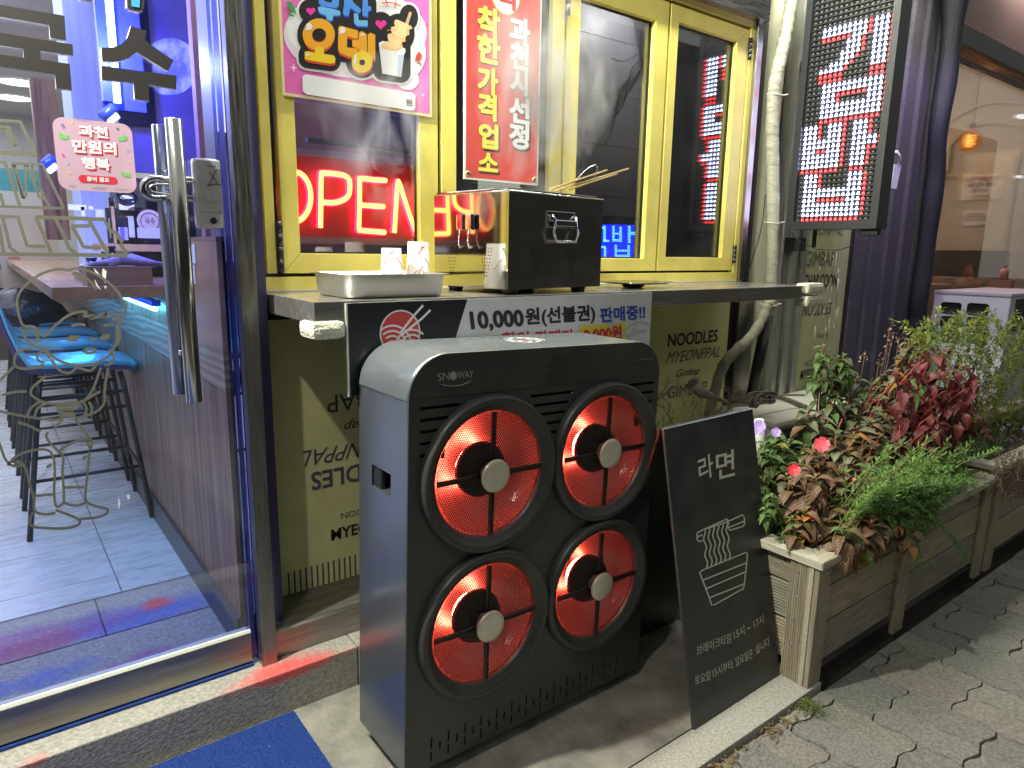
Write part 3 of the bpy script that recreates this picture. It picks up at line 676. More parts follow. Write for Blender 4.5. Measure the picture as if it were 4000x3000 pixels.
# dial on top
dc = Vector((1.165, 1.503, HH + .002)); b = MB(); b.lathe([(.001, .004), (.045, .004), (.060, .003), (.063, .001), (.063, -.002)], dc, 'Z', 48); b.build('control_dial', M('dial_dark', (.05, .05, .055), .25), HT)
b = MB()
for k in range(10):
    a = k / 10 * 6.28318; c = dc + Vector((math.cos(a) * .044, math.sin(a) * .044, .0045)); b.tube([c + Vector((.006 * math.cos(t), .006 * math.sin(t), 0)) for t in [u / 10 * 6.28318 for u in range(10)]], .0009, 4, closed=True)
b.tube([dc + Vector((.058 * math.cos(t), .058 * math.sin(t), .0042)) for t in [u / 40 * 6.28318 for u in range(40)]], .0009, 4, closed=True); b.tube([dc + Vector((.028 * math.cos(t), .028 * math.sin(t), .0042)) for t in [u / 30 * 6.28318 for u in range(30)]], .0009, 4, closed=True)
b.build('dial_marks', M('dial_marks', (.5, .5, .5), .4), HT)
bx('dial_display', dc.x - .012, dc.x + .014, dc.y - .006, dc.y + .006, dc.z + .004, dc.z + .0048, M('dial_red', (.4, .03, .03), .4), HT)
# castors
for (x, y) in ((.79, 1.40), (1.52, 1.40), (.79, 1.60), (1.52, 1.60)):
    b = MB(); b.lathe([(.001, -.013), (.020, -.013), (.024, -.008), (.024, .008), (.020, .013), (.001, .013)], (x, y, .0245), 'X', 20); c_ = b.build('castor_wheel', M('castor', (.02, .02, .02), .4), HT); bx('castor_fork', x - .016, x + .016, y - .014, y + .014, .030, .045, CHR, HT)
bx('heater_floor', HX - HW + .005, HX + HW - .005, 1.375, 1.63, .036, .040, HB, HT)
HT.rotation_euler = (0, math.radians(1.5), 0); HT.location.z += .012
# ================================================================ things on the shelf
SZ = 1.2472
ck = thing('fishcake_cooker', 'square stainless steel cooker on the shelf with handle and cup shaped vent holes', 'cooker', (1.257, 1.667, SZ))
cx0, cx1, cy0, cy1, cz0, cz1 = 1.257, 1.70, 1.668, 2.022, SZ + .016, 1.553
# side walls with pierced cup shapes
def cup_holes():
    r = []; rows = [(5, .0125), (5, .012), (5, .0115), (4, .0115), (4, .011), (3, .011), (3, .0105), (2, .011), (2, .011)]
    for k, (n, s) in enumerate(rows):
        for i in range(n): r.append(((i - (n - 1) / 2) * s, -k * .0105))
    return r
def pierced(p, u, v, W, Hh, centres, mat, name, hr=.0022):
    b = MB(); vs = [b.b.verts.new(p + u * a + v * c) for a, c in ((0, 0), (W, 0), (W, Hh), (0, Hh))]; ee = [b.b.edges.new((vs[k], vs[(k + 1) % 4])) for k in range(4)]
    for (cu, cv) in centres:
        for (du, dv) in cup_holes():
            h = [b.b.verts.new(p + u * (cu + du + hr * math.cos(t)) + v * (cv + dv + hr * 1.2 * math.sin(t))) for t in [q / 6 * 6.28318 for q in range(6)]]
            ee += [b.b.edges.new((h[k], h[(k + 1) % 6])) for k in range(6)]
    bmesh.ops.triangle_fill(b.b, edges=ee, use_beauty=True); return b.build(name, mat, ck)
X, Yv, Zv = Vector((1, 0, 0)), Vector((0, 1, 0)), Vector((0, 0, 1))
CKM = M('cooker_steel', (.66, .65, .63), .06, 1, bump=.01, bscale=5, rvar=.03, scale=4)
CKF = M('cooker_front', (.40, .375, .34), .2, .95, rvar=.05, scale=7)
pierced(Vector((cx0, cy0, cz0)), X, Zv, cx1 - cx0, cz1 - cz0, [(.120, .122), (.290, .122)], CKF, 'front_wall')
pierced(Vector((cx0, cy1, cz0)), -Yv, Zv, cy1 - cy0, cz1 - cz0, [(.09, .122), (.255, .122)], CKM, 'side_wall')
bx('side_wall', cx1 - .002, cx1, cy0 + .001, cy1, cz0, cz1, CKM, ck); bx('back_wall', cx0 + .001, cx1 - .0025, cy1, cy1 + .002, cz0, cz1, CKM, ck)
bx('inner_box', cx0 + .006, cx1 - .006, cy0 + .006, cy1 - .006, cz0, cz0 + .16, BLK, ck); bx('bottom_rim', cx0 - .0008, cx1, cy0 - .0012, cy0 - .0004, cz0, cz0 + .016, CKF, ck)
bx('cooker_lid', cx0 + .008, cx1 - .02, cy0 + .012, cy1 - .0, cz1 + .004, cz1 + .010, CKM, ck, bevel=.002); ring('top_edge', 0, 1, 0, 1, .1, 0, 1, CKM, None); bpy.data.objects.remove(bpy.data.objects['top_edge'])
b = MB(); b.tube([(cx0, cy0, cz1), (cx1, cy0, cz1), (cx1, cy1, cz1), (cx0, cy1, cz1)], .0022, 6, closed=True); b.build('folded_edge', CKM, ck)
for (x, y) in ((cx0 + .05, cy0 + .04), (cx1 - .07, cy0 + .04), (cx0 + .05, cy1 - .05), (cx1 - .05, cy1 - .05)):
    b = MB(); b.lathe([(.001, SZ), (.022, SZ), (.028, SZ + .016), (.001, SZ + .016)], (x, y, 0), seg=18); b.build('rubber_foot', BLK, ck)
CKR = Matrix.Rotation(math.radians(7), 3, 'Z'); CKO = Vector((cx0, cy0, 0))
def hp(x, y): return CKO + CKR.inverted() @ (P(*N('b', x, y), pl=(CKO, CKR @ Vector((0, 1, 0)))) - CKO)
# front handle: pressed plate and bail
b = MB(); A, B = hp(1313, 425), hp(1575, 600); b.box(A.x, B.x, cy0 - .004, cy0 - .0004, B.z, A.z, None, .0015); b.build('handle_plate', CHR, ck)
b = MB(); o1, o2 = hp(1335, 470), hp(1575, 745)
pts = [(o1.x + .004, cy0 - .010, o1.z), (o1.x + .012, cy0 - .016, o1.z - .010), (o1.x + .012, cy0 - .018, o1.z - .035), (o1.x + .002, cy0 - .020, o1.z - .052), (o1.x + .004, cy0 - .021, o2.z + .030), (o1.x + .016, cy0 - .022, o2.z + .006), (o2.x - .016, cy0 - .022, o2.z + .006), (o2.x - .004, cy0 - .021, o2.z + .030), (o2.x - .002, cy0 - .020, o1.z - .052), (o2.x - .010, cy0 - .018, o1.z - .035), (o2.x - .010, cy0 - .016, o1.z - .010), (o2.x - .003, cy0 - .010, o1.z)]
b.tube(pts, .0042, 8); b.box(o1.x + .012, o2.x - .012, cy0 - .020, cy0 - .014, o1.z - .034, o1.z - .012, None, .004); b.build('bail_handle', CHR, ck)
# binder clips and hooks on the left wall
bc = thing('binder_clips', 'shiny binder clips hooked on the left wall of the cooker', 'clip', (cx0 - .01, 1.87, 1.45))
yc = (CKR.inverted() @ (P(*N('b', 560, 420), pl=(CKO, CKR @ Vector((1, 0, 0)))) - CKO)).y + cy0
for k, dy in enumerate((-.022, .022)):
    b = MB(); b.box(cx0 - .018, cx0 - .003, yc + dy - .014, yc + dy + .014, 1.44, 1.49, None, .004); b.build('clip_body', CHR, bc)
    b = MB(); b.tube([(cx0 - .014, yc + dy, 1.45), (cx0 - .020, yc + dy, 1.40), (cx0 - .022, yc + dy - .010, 1.385), (cx0 - .022, yc + dy - .022, 1.39)], .002, 6); b.build('wire_hook', CHR, bc)
ck.rotation_euler = (0, 0, math.radians(7)); bc.rotation_euler = (0, 0, math.radians(7)); bc.location = CKO + CKR @ (Vector(bc.location) - CKO)
# skewers
sm = M('bamboo', (.48, .33, .12), .5, var=.2, scale=20, stretch=(1, 1, 1))
for k, (a, c, lab) in enumerate((((1440, 190), (1895, 35), 'bamboo skewer leaning from the cooker, uppermost and shortest of the three'), ((1520, 197), (2100, 22), 'bamboo skewer leaning from the cooker, the one reaching farthest right'), ((1600, 200), (1990, 70), 'bamboo skewer leaning from the cooker, lowest and mostly behind the long one'))):
    p, q = P(*N('b', *a), Y=1.80 + .02 * k), P(*N('b', *c), Y=1.88 + .02 * k); b = MB(); b.tube([p - (q - p) * .18, q], .0034, 8); tag(b.build('bamboo_skewer', sm), lab, 'skewer', 'bamboo skewers in the cooker')
p = [P(*N('b', *a), Y=1.93) for a in ((1560, 185), (1600, 130), (1680, 45), (1735, 5), (1780, -15), (1805, 10), (1795, 60), (1765, 115))]
b = MB(); b.tube(p, .0022, 6); tag(b.build('wire_tongs', CHR), 'thin bent wire tongs sticking up behind the bamboo skewers', 'tongs')
# tray
ty = thing('steel_tray', 'empty satin steel tray on the shelf in front of the paper cups', 'tray', (.91, 1.80, SZ))
def rrect(x0, x1, y0, y1, r, z, n=6):
    o = []
    for (cx, cy, a0) in ((x1 - r, y1 - r, 0), (x0 + r, y1 - r, 90), (x0 + r, y0 + r, 180), (x1 - r, y0 + r, 270)):
        for k in range(n + 1): a = math.radians(a0 + 90 * k / n); o.append(Vector((cx + r * math.cos(a), cy + r * math.sin(a), z)))
    return o
def loft(rings, name, mat, parent, cap0=True, cap1=False, smooth=True):
    b = MB(); R = [[b.b.verts.new(p) for p in r] for r in rings]
    for A, B in zip(R, R[1:]):
        for k in range(len(A)):
            f = b.b.faces.new((A[k], A[(k + 1) % len(A)], B[(k + 1) % len(A)], B[k])); f.smooth = smooth
    if cap0: b.b.faces.new(R[0][::-1])
    if cap1: b.b.faces.new(R[-1])
    return b.build(name, mat, parent)
tx0, tx1, ty0, ty1 = .757, 1.058, 1.70, 1.93
def RR(g, z, r=.028): return rrect(tx0 + g, tx1 - g, ty0 + g, ty1 - g, r, z)
loft([RR(.012, SZ + .0006, .02), RR(.004, SZ + .003, .026), RR(.0, SZ + .012, .028), RR(-.004, SZ + .062, .03), RR(-.018, SZ + .064, .04), RR(-.018, SZ + .0652, .04), RR(-.003, SZ + .0645, .029), RR(.002, SZ + .012, .027), RR(.013, SZ + .002, .02)], 'pan', TRAYM, ty, True, True)
# paper cups, upside down
cm = M('paper_cup', (.58, .57, .54), .6, var=.04, scale=20)
for k, (cx, cy, z, n, r1, r0, h, lab) in enumerate(((.975, 1.885, SZ + .01, 3, .034, .0285, .122, ''), (1.068, 1.905, SZ + .012, 4, .0375, .031, .143, ''))):
    cx, cy = (P(*N('c2', 676, 1300), Y=1.85).x, 1.85) if k == 0 else (P(*N('c2', 808, 1280), Y=1.875).x, 1.875)
    top = P(*N('c2', 672 if k == 0 else 808, 1236 if k == 0 else 1205), Y=cy).z
    cu = thing('paper_cup', ('stack of white paper cups with thin red scribbles, the lower left stack' if k == 0 else 'taller stack of white paper cups with red scribbles, beside the cooker'), 'cup', (cx, cy, SZ + .003), group='upside down paper cups by the tray')
    b = MB(); zb = SZ + .002; b.lathe([(r1, zb), (r1 + .002, zb + .002), (r1 + .001, zb + .005), (r0, top - .0), (r0 - .002, top + .0), (r0 - .003, top - .004), (.001, top - .004)], (cx, cy, 0), seg=36)
    b.build('cup_wall', cm, cu)
    for q in range(n - 1):
        b = MB(); zz = zb + .006 + .006 * q; b.tube([((r1 + .0005 - .0006 * q) * math.cos(t) + cx, (r1 + .0005 - .0006 * q) * math.sin(t) + cy, zz) for t in [u / 30 * 6.28318 for u in range(30)]], .0014, 5, closed=True); b.build('cup_rim', cm, cu)
    rr_ = random.Random(k + 4); b = MB()
    for q in range(7):
        a0 = -2.4 + rr_.uniform(-1.0, 1.0); z0 = rr_.uniform(zb + .03, top - .01); a1 = a0 + rr_.uniform(.5, 1.1); z1 = z0 + rr_.uniform(-.05, .05)
        z1 = max(zb + .012, min(top - .008, z1)); pts = []
        for t in range(9):
            f = t / 8; a = a0 + (a1 - a0) * f; z = z0 + (z1 - z0) * f + .006 * math.sin(f * 3.1); r = r1 + (r0 - r1) * (z - zb) / (top - zb) + .0006; pts.append((cx + r * math.cos(a), cy + r * math.sin(a), z))
        b.tube(pts, .0011, 4)
    b.build('red_scribble', RED, cu)
# small dark plate right of the cooker
pc = P(*N('c3', 640, 1425), Z=SZ + .012); pc = Vector((P(*N('c3', 620, 1430), Y=1.84).x, 1.84, SZ))
pt = thing('steel_plate', 'low square steel plate on a round foot, on the shelf right of the cooker', 'plate', pc)
loft([rrect(pc.x - .10, pc.x + .10, pc.y - .075, pc.y + .075, .02, pc.z + .014), rrect(pc.x - .125, pc.x + .125, pc.y - .095, pc.y + .095, .025, pc.z + .021), rrect(pc.x - .125, pc.x + .125, pc.y - .095, pc.y + .095, .025, pc.z + .023), rrect(pc.x - .10, pc.x + .10, pc.y - .075, pc.y + .075, .02, pc.z + .017)], 'plate_dish', CHR, pt, True, True)
b = MB(); b.lathe([(.001, .001), (.035, .001), (.05, .014)], pc + Vector((-.02, 0, 0)), seg=24); b.build('plate_foot', BLK, pt)
# ================================================================ posters
po = thing('fishcake_poster', 'pink poster with fat orange lettering and a cartoon cup of fish cake skewer', 'poster', (.75, 2.07, 1.81))
QY = 2.0665; PPL = Ypl(QY)
c_ = [P(*N('c2', 139, 462), Y=QY), P(*N('c2', 861, 569), Y=QY)]
px0, px1, pz0, pz1 = .745, 1.229, 1.814, 2.42
bx('poster_sheet', px0, px1, 2.067, 2.0695, pz0, pz1, M('poster_pink', (.80, .17, .50), .3, var=.22, scale=2.2, coat=.4), po)
ring('laminate_edge', px0 - .006, px1 + .006, pz0 - .007, pz1 + .006, .008, 2.0668, 2.0672, M('laminate', (.75, .68, .35), .2), po)
def pd(name, pts, mat, off, c='p1'): return decal(name, [N(c, *p) for p in pts], PPL, mat, po, off=off)
LIL = M('poster_lilac', (.80, .66, .76), .35); PW_ = M('poster_white', (.80, .80, .82), .35); PB_ = M('poster_black', (.025, .022, .024), .35)
PO_ = M('poster_orange', (.84, .40, .03), .35); PY_ = M('poster_yellow', (.86, .62, .03), .35); PR_ = M('poster_red', (.70, .07, .04), .35); PU_ = M('poster_blue', (.08, .30, .82), .35); PD_ = M('poster_deepblue', (.04, .07, .55), .35)
PC_ = M('poster_sky', (.16, .48, .85), .35); PK_ = M('poster_hotpink', (.80, .05, .38), .35); PG_ = M('poster_green', (.04, .35, .10), .35); PT_ = M('poster_tan', (.80, .48, .22), .35); PN_ = M('poster_peach', (.86, .60, .32), .35)
pd('lilac_blob', oval(1060, 480, 1030, 640, 48), LIL, .0003)
pd('lilac_blob', oval(1820, 1150, 160, 150, 24), LIL, .0004)
pd('white_blob', oval(330, 400, 260, 330, 30), PW_, .0005); pd('white_blob', oval(1780, 760, 300, 380, 30), PW_, .0006); pd('white_blob', oval(1450, 120, 330, 260, 30), PW_, .0007)
def blobs(name, lst, mat, off, grow):
    b = MB(); k = 0
    for it in lst:
        q = toward(PPL, off + k * .00004); k += 1
        if len(it) == 4: pts = oval(it[0], it[1], it[2] + grow, it[3] + grow, 30)
        else:
            x0, y0, x1, y1, r = it; x0 -= grow; y0 -= grow; x1 += grow; y1 += grow; r += grow; sk = .13
            pts = []
            for (cx, cy, a0) in ((x1 - r, y1 - r, 0), (x0 + r, y1 - r, 90), (x0 + r, y0 + r, 180), (x1 - r, y0 + r, 270)):
                for u in range(6): a = math.radians(a0 + 90 * u / 5); pts.append((cx + r * math.cos(a), cy + r * math.sin(a) + (cx - (x0 + x1) / 2) * sk))
        b.face([P(*N('p1', *p), pl=q) for p in pts])
    return b.build(name, mat, po, recalc=False)
core = [(535, 500, 235, 240), (320, 740, 775, 930, 60), (490, 640, 620, 800, 30), (810, 380, 1110, 830, 60), (1000, 440, 1350, 860, 60), (1160, 890, 155, 160), (500, -60, 1290, 220, 60), (1030, 180, 1250, 380, 50), (410, 150, 85, 90), (1430, 350, 95, 105), (1400, 580, 1780, 1100, 60), (1680, 480, 160, 210), (1830, 250, 60, 110), (700, 300, 200, 150)]
blobs('white_outline', core, PW_, .0008, 108); blobs('black_outline', core, PB_, .0016, 76)
def ringd(name, cx, cy, rx, ry, hx_, hy_, hr, mat, off):
    b = MB(); q = toward(PPL, off)
    for k in range(36):
        a, c = k / 36 * 6.28318, (k + 1) / 36 * 6.28318
        b.face([P(*N('p1', *p), pl=q) for p in ((cx + rx * math.cos(a), cy + ry * math.sin(a)), (cx + rx * math.cos(c), cy + ry * math.sin(c)), (hx_ + hr * math.cos(c), hy_ + hr * math.sin(c)), (hx_ + hr * math.cos(a), hy_ + hr * math.sin(a)))])
    return b.build(name, mat, po, recalc=False)
o_ = .0024
ringd('red_shadow', 538, 530, 225, 235, 538, 500, 98, PR_, o_)
DG = [(815, 395), (850, 368), (1100, 440), (1105, 545), (1060, 560), (945, 520), (940, 680), (1010, 690), (1100, 700), (1080, 830), (960, 815), (840, 760), (812, 700)]
EG = [(1120, 460), (1160, 450), (1225, 490), (1235, 830), (1130, 800), (1110, 700), (1020, 670), (1015, 580), (1110, 570)]
E2 = [(1240, 500), (1280, 470), (1348, 500), (1350, 860), (1310, 850), (1240, 800)]
B1 = [(330, 750), (370, 735), (480, 760), (490, 690), (545, 668), (605, 690), (612, 775), (750, 795), (775, 840), (770, 905), (700, 918), (390, 868), (335, 845)]
for (nm, pts) in (('a', DG), ('b', EG), ('c', E2), ('d', B1)): pd('red_shadow', [(x, y + 34) for x, y in pts], PR_, o_ + .00004)
ringd('red_shadow', 1160, 930, 150, 155, 1160, 900, 44, PR_, o_ + .0001)
ringd('orange_letter', 535, 497, 232, 232, 540, 510, 103, PO_, o_ + .0003); pd('yellow_letter', B1, PY_, o_ + .0004)
pd('orange_letter', DG, PO_, o_ + .0003); pd('orange_letter', EG, PO_, o_ + .0005); pd('orange_letter', E2, PO_, o_ + .0003); ringd('yellow_letter', 1160, 890, 150, 158, 1162, 900, 42, PY_, o_ + .0006)
for (x, y, rx, ry) in ((398, 382, 46, 52), (355, 430, 15, 15), (877, 437, 44, 50), (838, 482, 14, 15), (1160, 500, 30, 14), (375, 790, 30, 16), (1060, 850, 20, 70)): pd('highlight', oval(x, y, rx, ry, 16), PW_, o_ + .0008)
T1 = [(530, -20), (600, -40), (620, 20), (720, 40), (740, -30), (830, -30), (820, 90), (780, 118), (580, 90), (540, 50)]
T2 = [(525, 100), (570, 92), (830, 150), (850, 180), (840, 225), (745, 222), (735, 290), (700, 300), (650, 280), (640, 225), (550, 190), (525, 150)]
T3 = [(900, -40), (1010, -40), (1030, 30), (1150, 140), (1120, 185), (1080, 180), (990, 110), (965, 230), (900, 225), (882, 180), (900, 60)]
T4 = [(1170, -40), (1240, -40), (1245, 85), (1290, 95), (1295, 140), (1245, 160), (1245, 245), (1165, 225), (1160, 150)]
T5 = [(1040, 190), (1100, 195), (1112, 290), (1240, 295), (1240, 380), (1090, 375), (1045, 330)]
for t in (T1, T2, T3, T4, T5): pd('blue_shadow', [(x, y + 24) for x, y in t], PD_, o_); 
for t, m in ((T1, PU_), (T2, PC_), (T3, PU_), (T4, PU_), (T5, PC_)): pd('blue_letter', t, m, o_ + .0003)
def heart(cx, cy, s, mat):
    pts = [(cx + s * 16 * math.sin(t) ** 3 / 16, cy - s * (13 * math.cos(t) - 5 * math.cos(2 * t) - 2 * math.cos(3 * t) - math.cos(4 * t)) / 16) for t in [k / 30 * 6.28318 for k in range(30)]]; pd('heart', pts, mat, o_)
heart(420, 160, 66, PK_); heart(1430, 350, 80, PK_)
pd('leaf_mark', [(65, 40), (90, 15), (140, 30), (190, 110), (210, 210), (130, 150)], PG_, o_); pd('leaf_mark', [(92, 185), (120, 180), (188, 240), (110, 225)], PG_, o_)
pd('red_mark', [(1975, 740), (2025, 790), (1985, 860), (1915, 885), (1935, 800)], PR_, o_); pd('red_mark', [(1995, 890), (2010, 935), (1940, 915)], PR_, o_)
strokes('red_mark', [[(1440, 45), (1560, 28), (1725, 85)], [(1495, -10), (1530, 90)], [(1655, 5), (1625, 115)]], 4, PPL, PR_, po, off=o_, crop='p1')
for (x, y, s) in ((175, 975, 55), (2052, 328, 28), (2037, 1368, 28), (170, 300, 20)):
    pd('sparkle', [(x, y - s * 1.2), (x + s * .2, y - s * .2), (x + s, y), (x + s * .2, y + s * .2), (x, y + s * 1.2), (x - s * .2, y + s * .2), (x - s, y), (x - s * .2, y - s * .2)], PW_, o_)
pd('cup_picture', [(1400, 620), (1450, 590), (1560, 610), (1780, 700), (1785, 745), (1765, 780), (1725, 1110), (1450, 1060)], PW_, o_ + .0001)
pd('cup_picture_shade', [(1680, 790), (1762, 780), (1725, 1105), (1665, 1100)], M('poster_shade', (.5, .58, .7), .35), o_ + .0003)
pd('broth_picture', oval(1590, 665, 155, 60, 24), PN_, o_ + .0003)
pd('skewer_picture', [(1840, 165), (1878, 180), (1825, 350), (1780, 335)], M('poster_wood', (.55, .38, .22), .35), o_ + .0002)
for k, (a) in enumerate(([(1630, 290), (1660, 280), (1820, 350), (1850, 400), (1800, 470), (1640, 380), (1620, 340)], [(1580, 390), (1640, 375), (1790, 450), (1800, 520), (1740, 570), (1590, 480), (1575, 430)], [(1530, 490), (1580, 480), (1740, 560), (1730, 640), (1680, 680), (1540, 590), (1525, 530)], [(1480, 620), (1520, 590), (1690, 660), (1740, 700), (1640, 720), (1500, 680)])): pd('fishcake_picture', a, PN_, o_ + .0004 + k * .00006)
pd('fishcake_edge_picture', [(1820, 355), (1860, 370), (1885, 410), (1835, 425), (1840, 500), (1790, 520), (1780, 600), (1735, 610), (1730, 680), (1700, 660), (1735, 560), (1790, 500), (1800, 420)], PT_, o_ + .0008)
strokes('thin_line', [[(1520, 440), (1600, 420), (1660, 400)], [(1710, 460), (1730, 470)], [(1560, 480), (1650, 530), (1740, 570)], [(1690, 680), (1640, 740), (1625, 780)]], 2.2, PPL, PT_, po, off=o_ + .001, crop='p1')
pd('price_field', [(300, 1110), (330, 1075), (380, 1075), (1880, 1335), (1925, 1370), (1925, 1560), (1890, 1595), (360, 1360), (305, 1310)], PW_, .0022)
text('원', (1792, 1515), (1880, 1530), (1790, 1420), GREYI, po, pl=PPL, crop='p1', bold=.04, off=.0026)
# red vertical notice
rp = thing('price_notice', 'red vertical notice with white border and stacked yellow and white lettering', 'poster', (1.37, 2.04, 1.62))
RY = 2.0448
r0, r1 = P(*N('c2', 1037, 890), Y=RY), P(*N('c2', 1405, 905), Y=RY)
bx('notice_sheet', r0.x, r1.x, RY + .0002, RY + .006, 1.618, 2.45, M('notice_white', (.78, .78, .78), .4), rp)
bx('notice_print', r0.x + .0075, r1.x - .007, RY - .0006, RY - .0001, 1.6245, 2.45, M('notice_red', (.60, .085, .075), .4, var=.16, scale=5), rp)
NS = M('notice_shadow', (.09, .05, .05), .5); NY = M('notice_yellow', (.74, .70, .10), .5); NW = M('notice_ivory', (.78, .80, .80), .5)
for body, l, t, r, bb, c, m in (('착', 845, 100, 1105, 455, 'd3', NY), ('한', 840, 442, 1108, 775, 'd3', NY), ('가', 845, 840, 1083, 1160, 'd3', NY), ('격', 850, 1165, 1063, 1480, 'd3', NY), ('업', 1112, 620, 1203, 738, 'c2', NY), ('소', 1110, 765, 1203, 852, 'c2', NY),
                                ('과', 1240, 228, 1478, 545, 'd3', NW), ('천', 1248, 538, 1462, 852, 'd3', NW), ('시', 1250, 868, 1450, 1168, 'd3', NW), ('선', 1264, 490, 1360, 612, 'c2', NW), ('정', 1264, 620, 1356, 740, 'c2', NW)):
    o = tbox(body, l + 6, t + 8, r + 8, bb + 12, NS, rp, RY, crop=c, bold=.05, off=.0010); tbox(body, l, t, r, bb, m, rp, RY, crop=c, bold=.045, off=.0016)
cc = P(*N('c2', 1243, -22), Y=RY); disc(cc.x, cc.z, .062, RY - .0012, M('notice_gold', (.7, .5, .2), .4), 'badge', rp); disc(cc.x, cc.z, .057, RY - .0018, NW, 'badge', rp)
tbox('격', 1200, -70, 1290, 42, RED, rp, RY, crop='c2', bold=.04, off=.0024)
for x in (r0.x + .017, r1.x - .017):
    b = MB(); b.lathe([(.004, -.003), (.0085, -.003), (.010, .0)], (x, RY - .0008, 1.637), 'Y', 20); b.build('eyelet', M('brass', (.45, .36, .2), .3, 1), rp)
# ================================================================ kitchen behind the windows
struct(bx('kitchen_wall', .66, 1.30, 2.70, 2.75, 1.2, 2.6, M('kitchen_dark_red', (.22, .11, .12), .7, var=.4, scale=4)))
struct(bx('kitchen_wall', 1.30, 1.32, 2.2, 2.75, 1.2, 2.6, M('kitchen_grey', (.05, .05, .055), .7)))
struct(bx('kitchen_wall', 1.32, 2.06, 3.0, 3.05, 1.2, 3.0, M('kitchen_black', (.035, .035, .038), .6, var=.4, scale=3)))
struct(bx('kitchen_ceiling', .66, 3.4, 2.17, 3.6, 2.62, 2.64, M('kitchen_black')))
tw = struct(bx('kitchen_wall', 3.2, 3.22, 2.16, 3.6, 1.15, 2.62, M('kitchen_grey'))) 
bwall = struct(bx('kitchen_wall', 2.06, 3.4, 2.62, 2.65, 1.15, 2.62, M('kitchen_joint', (.10, .095, .10), .6)))
wt = M('wall_tile_grey', (.16, .145, .165), .45, var=.2, scale=3)
for i in range(2):
    for k in range(6): bx('wall_tile', 2.20 + i * .62, 2.20 + (i + 1) * .62 - .004, 2.612, 2.6195, 1.16 + k * .25, 1.16 + (k + 1) * .25 - .003, wt, bwall)
b = MB(); b.lathe([(.09, 1.2), (.09, 2.6)], (2.10, 2.55, 0), seg=20); tag(b.build('exhaust_duct', M('duct', (.12, .12, .12), .5, .6)), 'dark exhaust duct seen through the third yellow window sash', 'duct')
b = MB()
for k in range(3):
    b.tube([P(*N('c3', x, y), Y=2.55) for x, y in smooth_pts([(690, 240 + k * 6), (650, 300 + k * 14), (600, 330 + k * 30), (575, 420 + k * 12), (560, 520), (520, 575)], 2)], .0035, 6)
b.tube([P(*N('c3', x, y), Y=2.5) for x, y in smooth_pts([(820, 300), (900, 315), (990, 285), (1060, 240)], 2)], .004, 6); b.tube([P(*N('c3', x, y), Y=2.5) for x, y in smooth_pts([(500, 290), (545, 310), (600, 290), (660, 250)], 2)], .0035, 6)
tag(b.build('wall_cables', M('cable_dark', (.02, .02, .022), .5)), 'loose black cables on the kitchen wall behind the window', 'cable')
struct(bx('kitchen_floor', .55, 3.4, 2.17, 3.6, 1.13, 1.15, M('kitchen_black')))
lamp('kitchen_fill', 'POINT', (2.7, 2.35, 2.55), 8, (1.0, .95, .95), shadow_soft_size=.02); lamp('kitchen_fill', 'POINT', (1.0, 2.4, 2.5), 4, (1.0, .7, .75), shadow_soft_size=.02)  # added fill lights to brighten the kitchen; no known fixture
# OPEN neon
ns = thing('open_sign', 'red and yellow neon tube sign reading OPEN behind the window glass', 'neon sign', (.80, 2.16, 1.39))
NYp = 2.155
a0, a1 = P(*N('c2', 200, 800), Y=2.19), P(*N('c2', 800, 1200), Y=2.19)
zt_, zb_ = P(*N('c2', 480, 800), Y=2.19).z, P(*N('c2', 480, 1185), Y=2.19).z
bx('sign_board', .70, 1.30, 2.188, 2.196, zb_, zt_, M('neon_board', (.30, .02, .03), .3, coat=.5), ns)
fr = M('neon_frame', (.25, .28, .38), .35, .3)
bx('sign_frame', .70, 1.30, 2.178, 2.20, zt_ + .0005, zt_ + .022, fr, ns); bx('sign_frame', .70, 1.30, 2.178, 2.20, zb_ - .022, zb_ - .0005, fr, ns)
ne = E('neon_tube', (1.0, .48, .08), 4.0); nh = E('neon_halo', (1.0, .015, .06), 4.5)
def nt_(pts): return [P(*N('c2', *p), Y=NYp) for p in smooth_pts(pts, 3)]
L_ = {'O': [oval(196, 980, 78, 122, 30)], 'P': [[(322, 1135), (324, 1000), (325, 862), (330, 862), (400, 866), (465, 880), (470, 935), (462, 985), (400, 1012), (335, 1008)]],
      'E': [[(650, 900), (590, 896), (515, 888), (517, 895), (517, 1020), (512, 1148), (520, 1148), (590, 1154), (645, 1158)], [(520, 1022), (640, 1030)]],
      'N': [[(690, 1160), (698, 1030), (705, 905), (712, 900), (745, 1010), (800, 1170), (812, 1165), (820, 1040), (826, 915)]]}
for ch in 'OPEN':
    b = MB(); b2 = MB()
    for ln in L_[ch]:
        if ch == 'O':
            p3 = [P(*N('c2', *p), Y=NYp) for p in ln]; b.tube(p3, .0075, 8, closed=True); b2.tube([q + Vector((0, .010, 0)) for q in p3], .0115, 8, closed=True)
        else:
            p3 = nt_(ln); b.tube(p3, .0075, 8); b2.tube([q + Vector((0, .010, 0)) for q in p3], .0115, 8)
    o = b.build('neon_letter', ne, ns); o['label'] = 'glowing yellow core of the letter ' + ch
    b2.build('neon_halo_tube', nh, o)  # wider red tube added behind the letter in place of its halo
b = MB(); b.box(.72, .86, 2.25, 2.42, 1.68, 1.70); b.box(.9, 1.28, 2.3, 2.32, 1.72, 1.735); tag(b.build('kitchen_rack', M('rack', (.2, .2, .2), .3, 1)), 'dim steel rack above the neon sign', 'rack')
bx_ = tag(bx('kitchen_counter', .68, 1.295, 2.2, 2.5, 1.255, 1.34, M('counter_rust', (.35, .12, .07), .5, var=.4, scale=12)), 'rust coloured worktop just inside the left window', 'worktop')
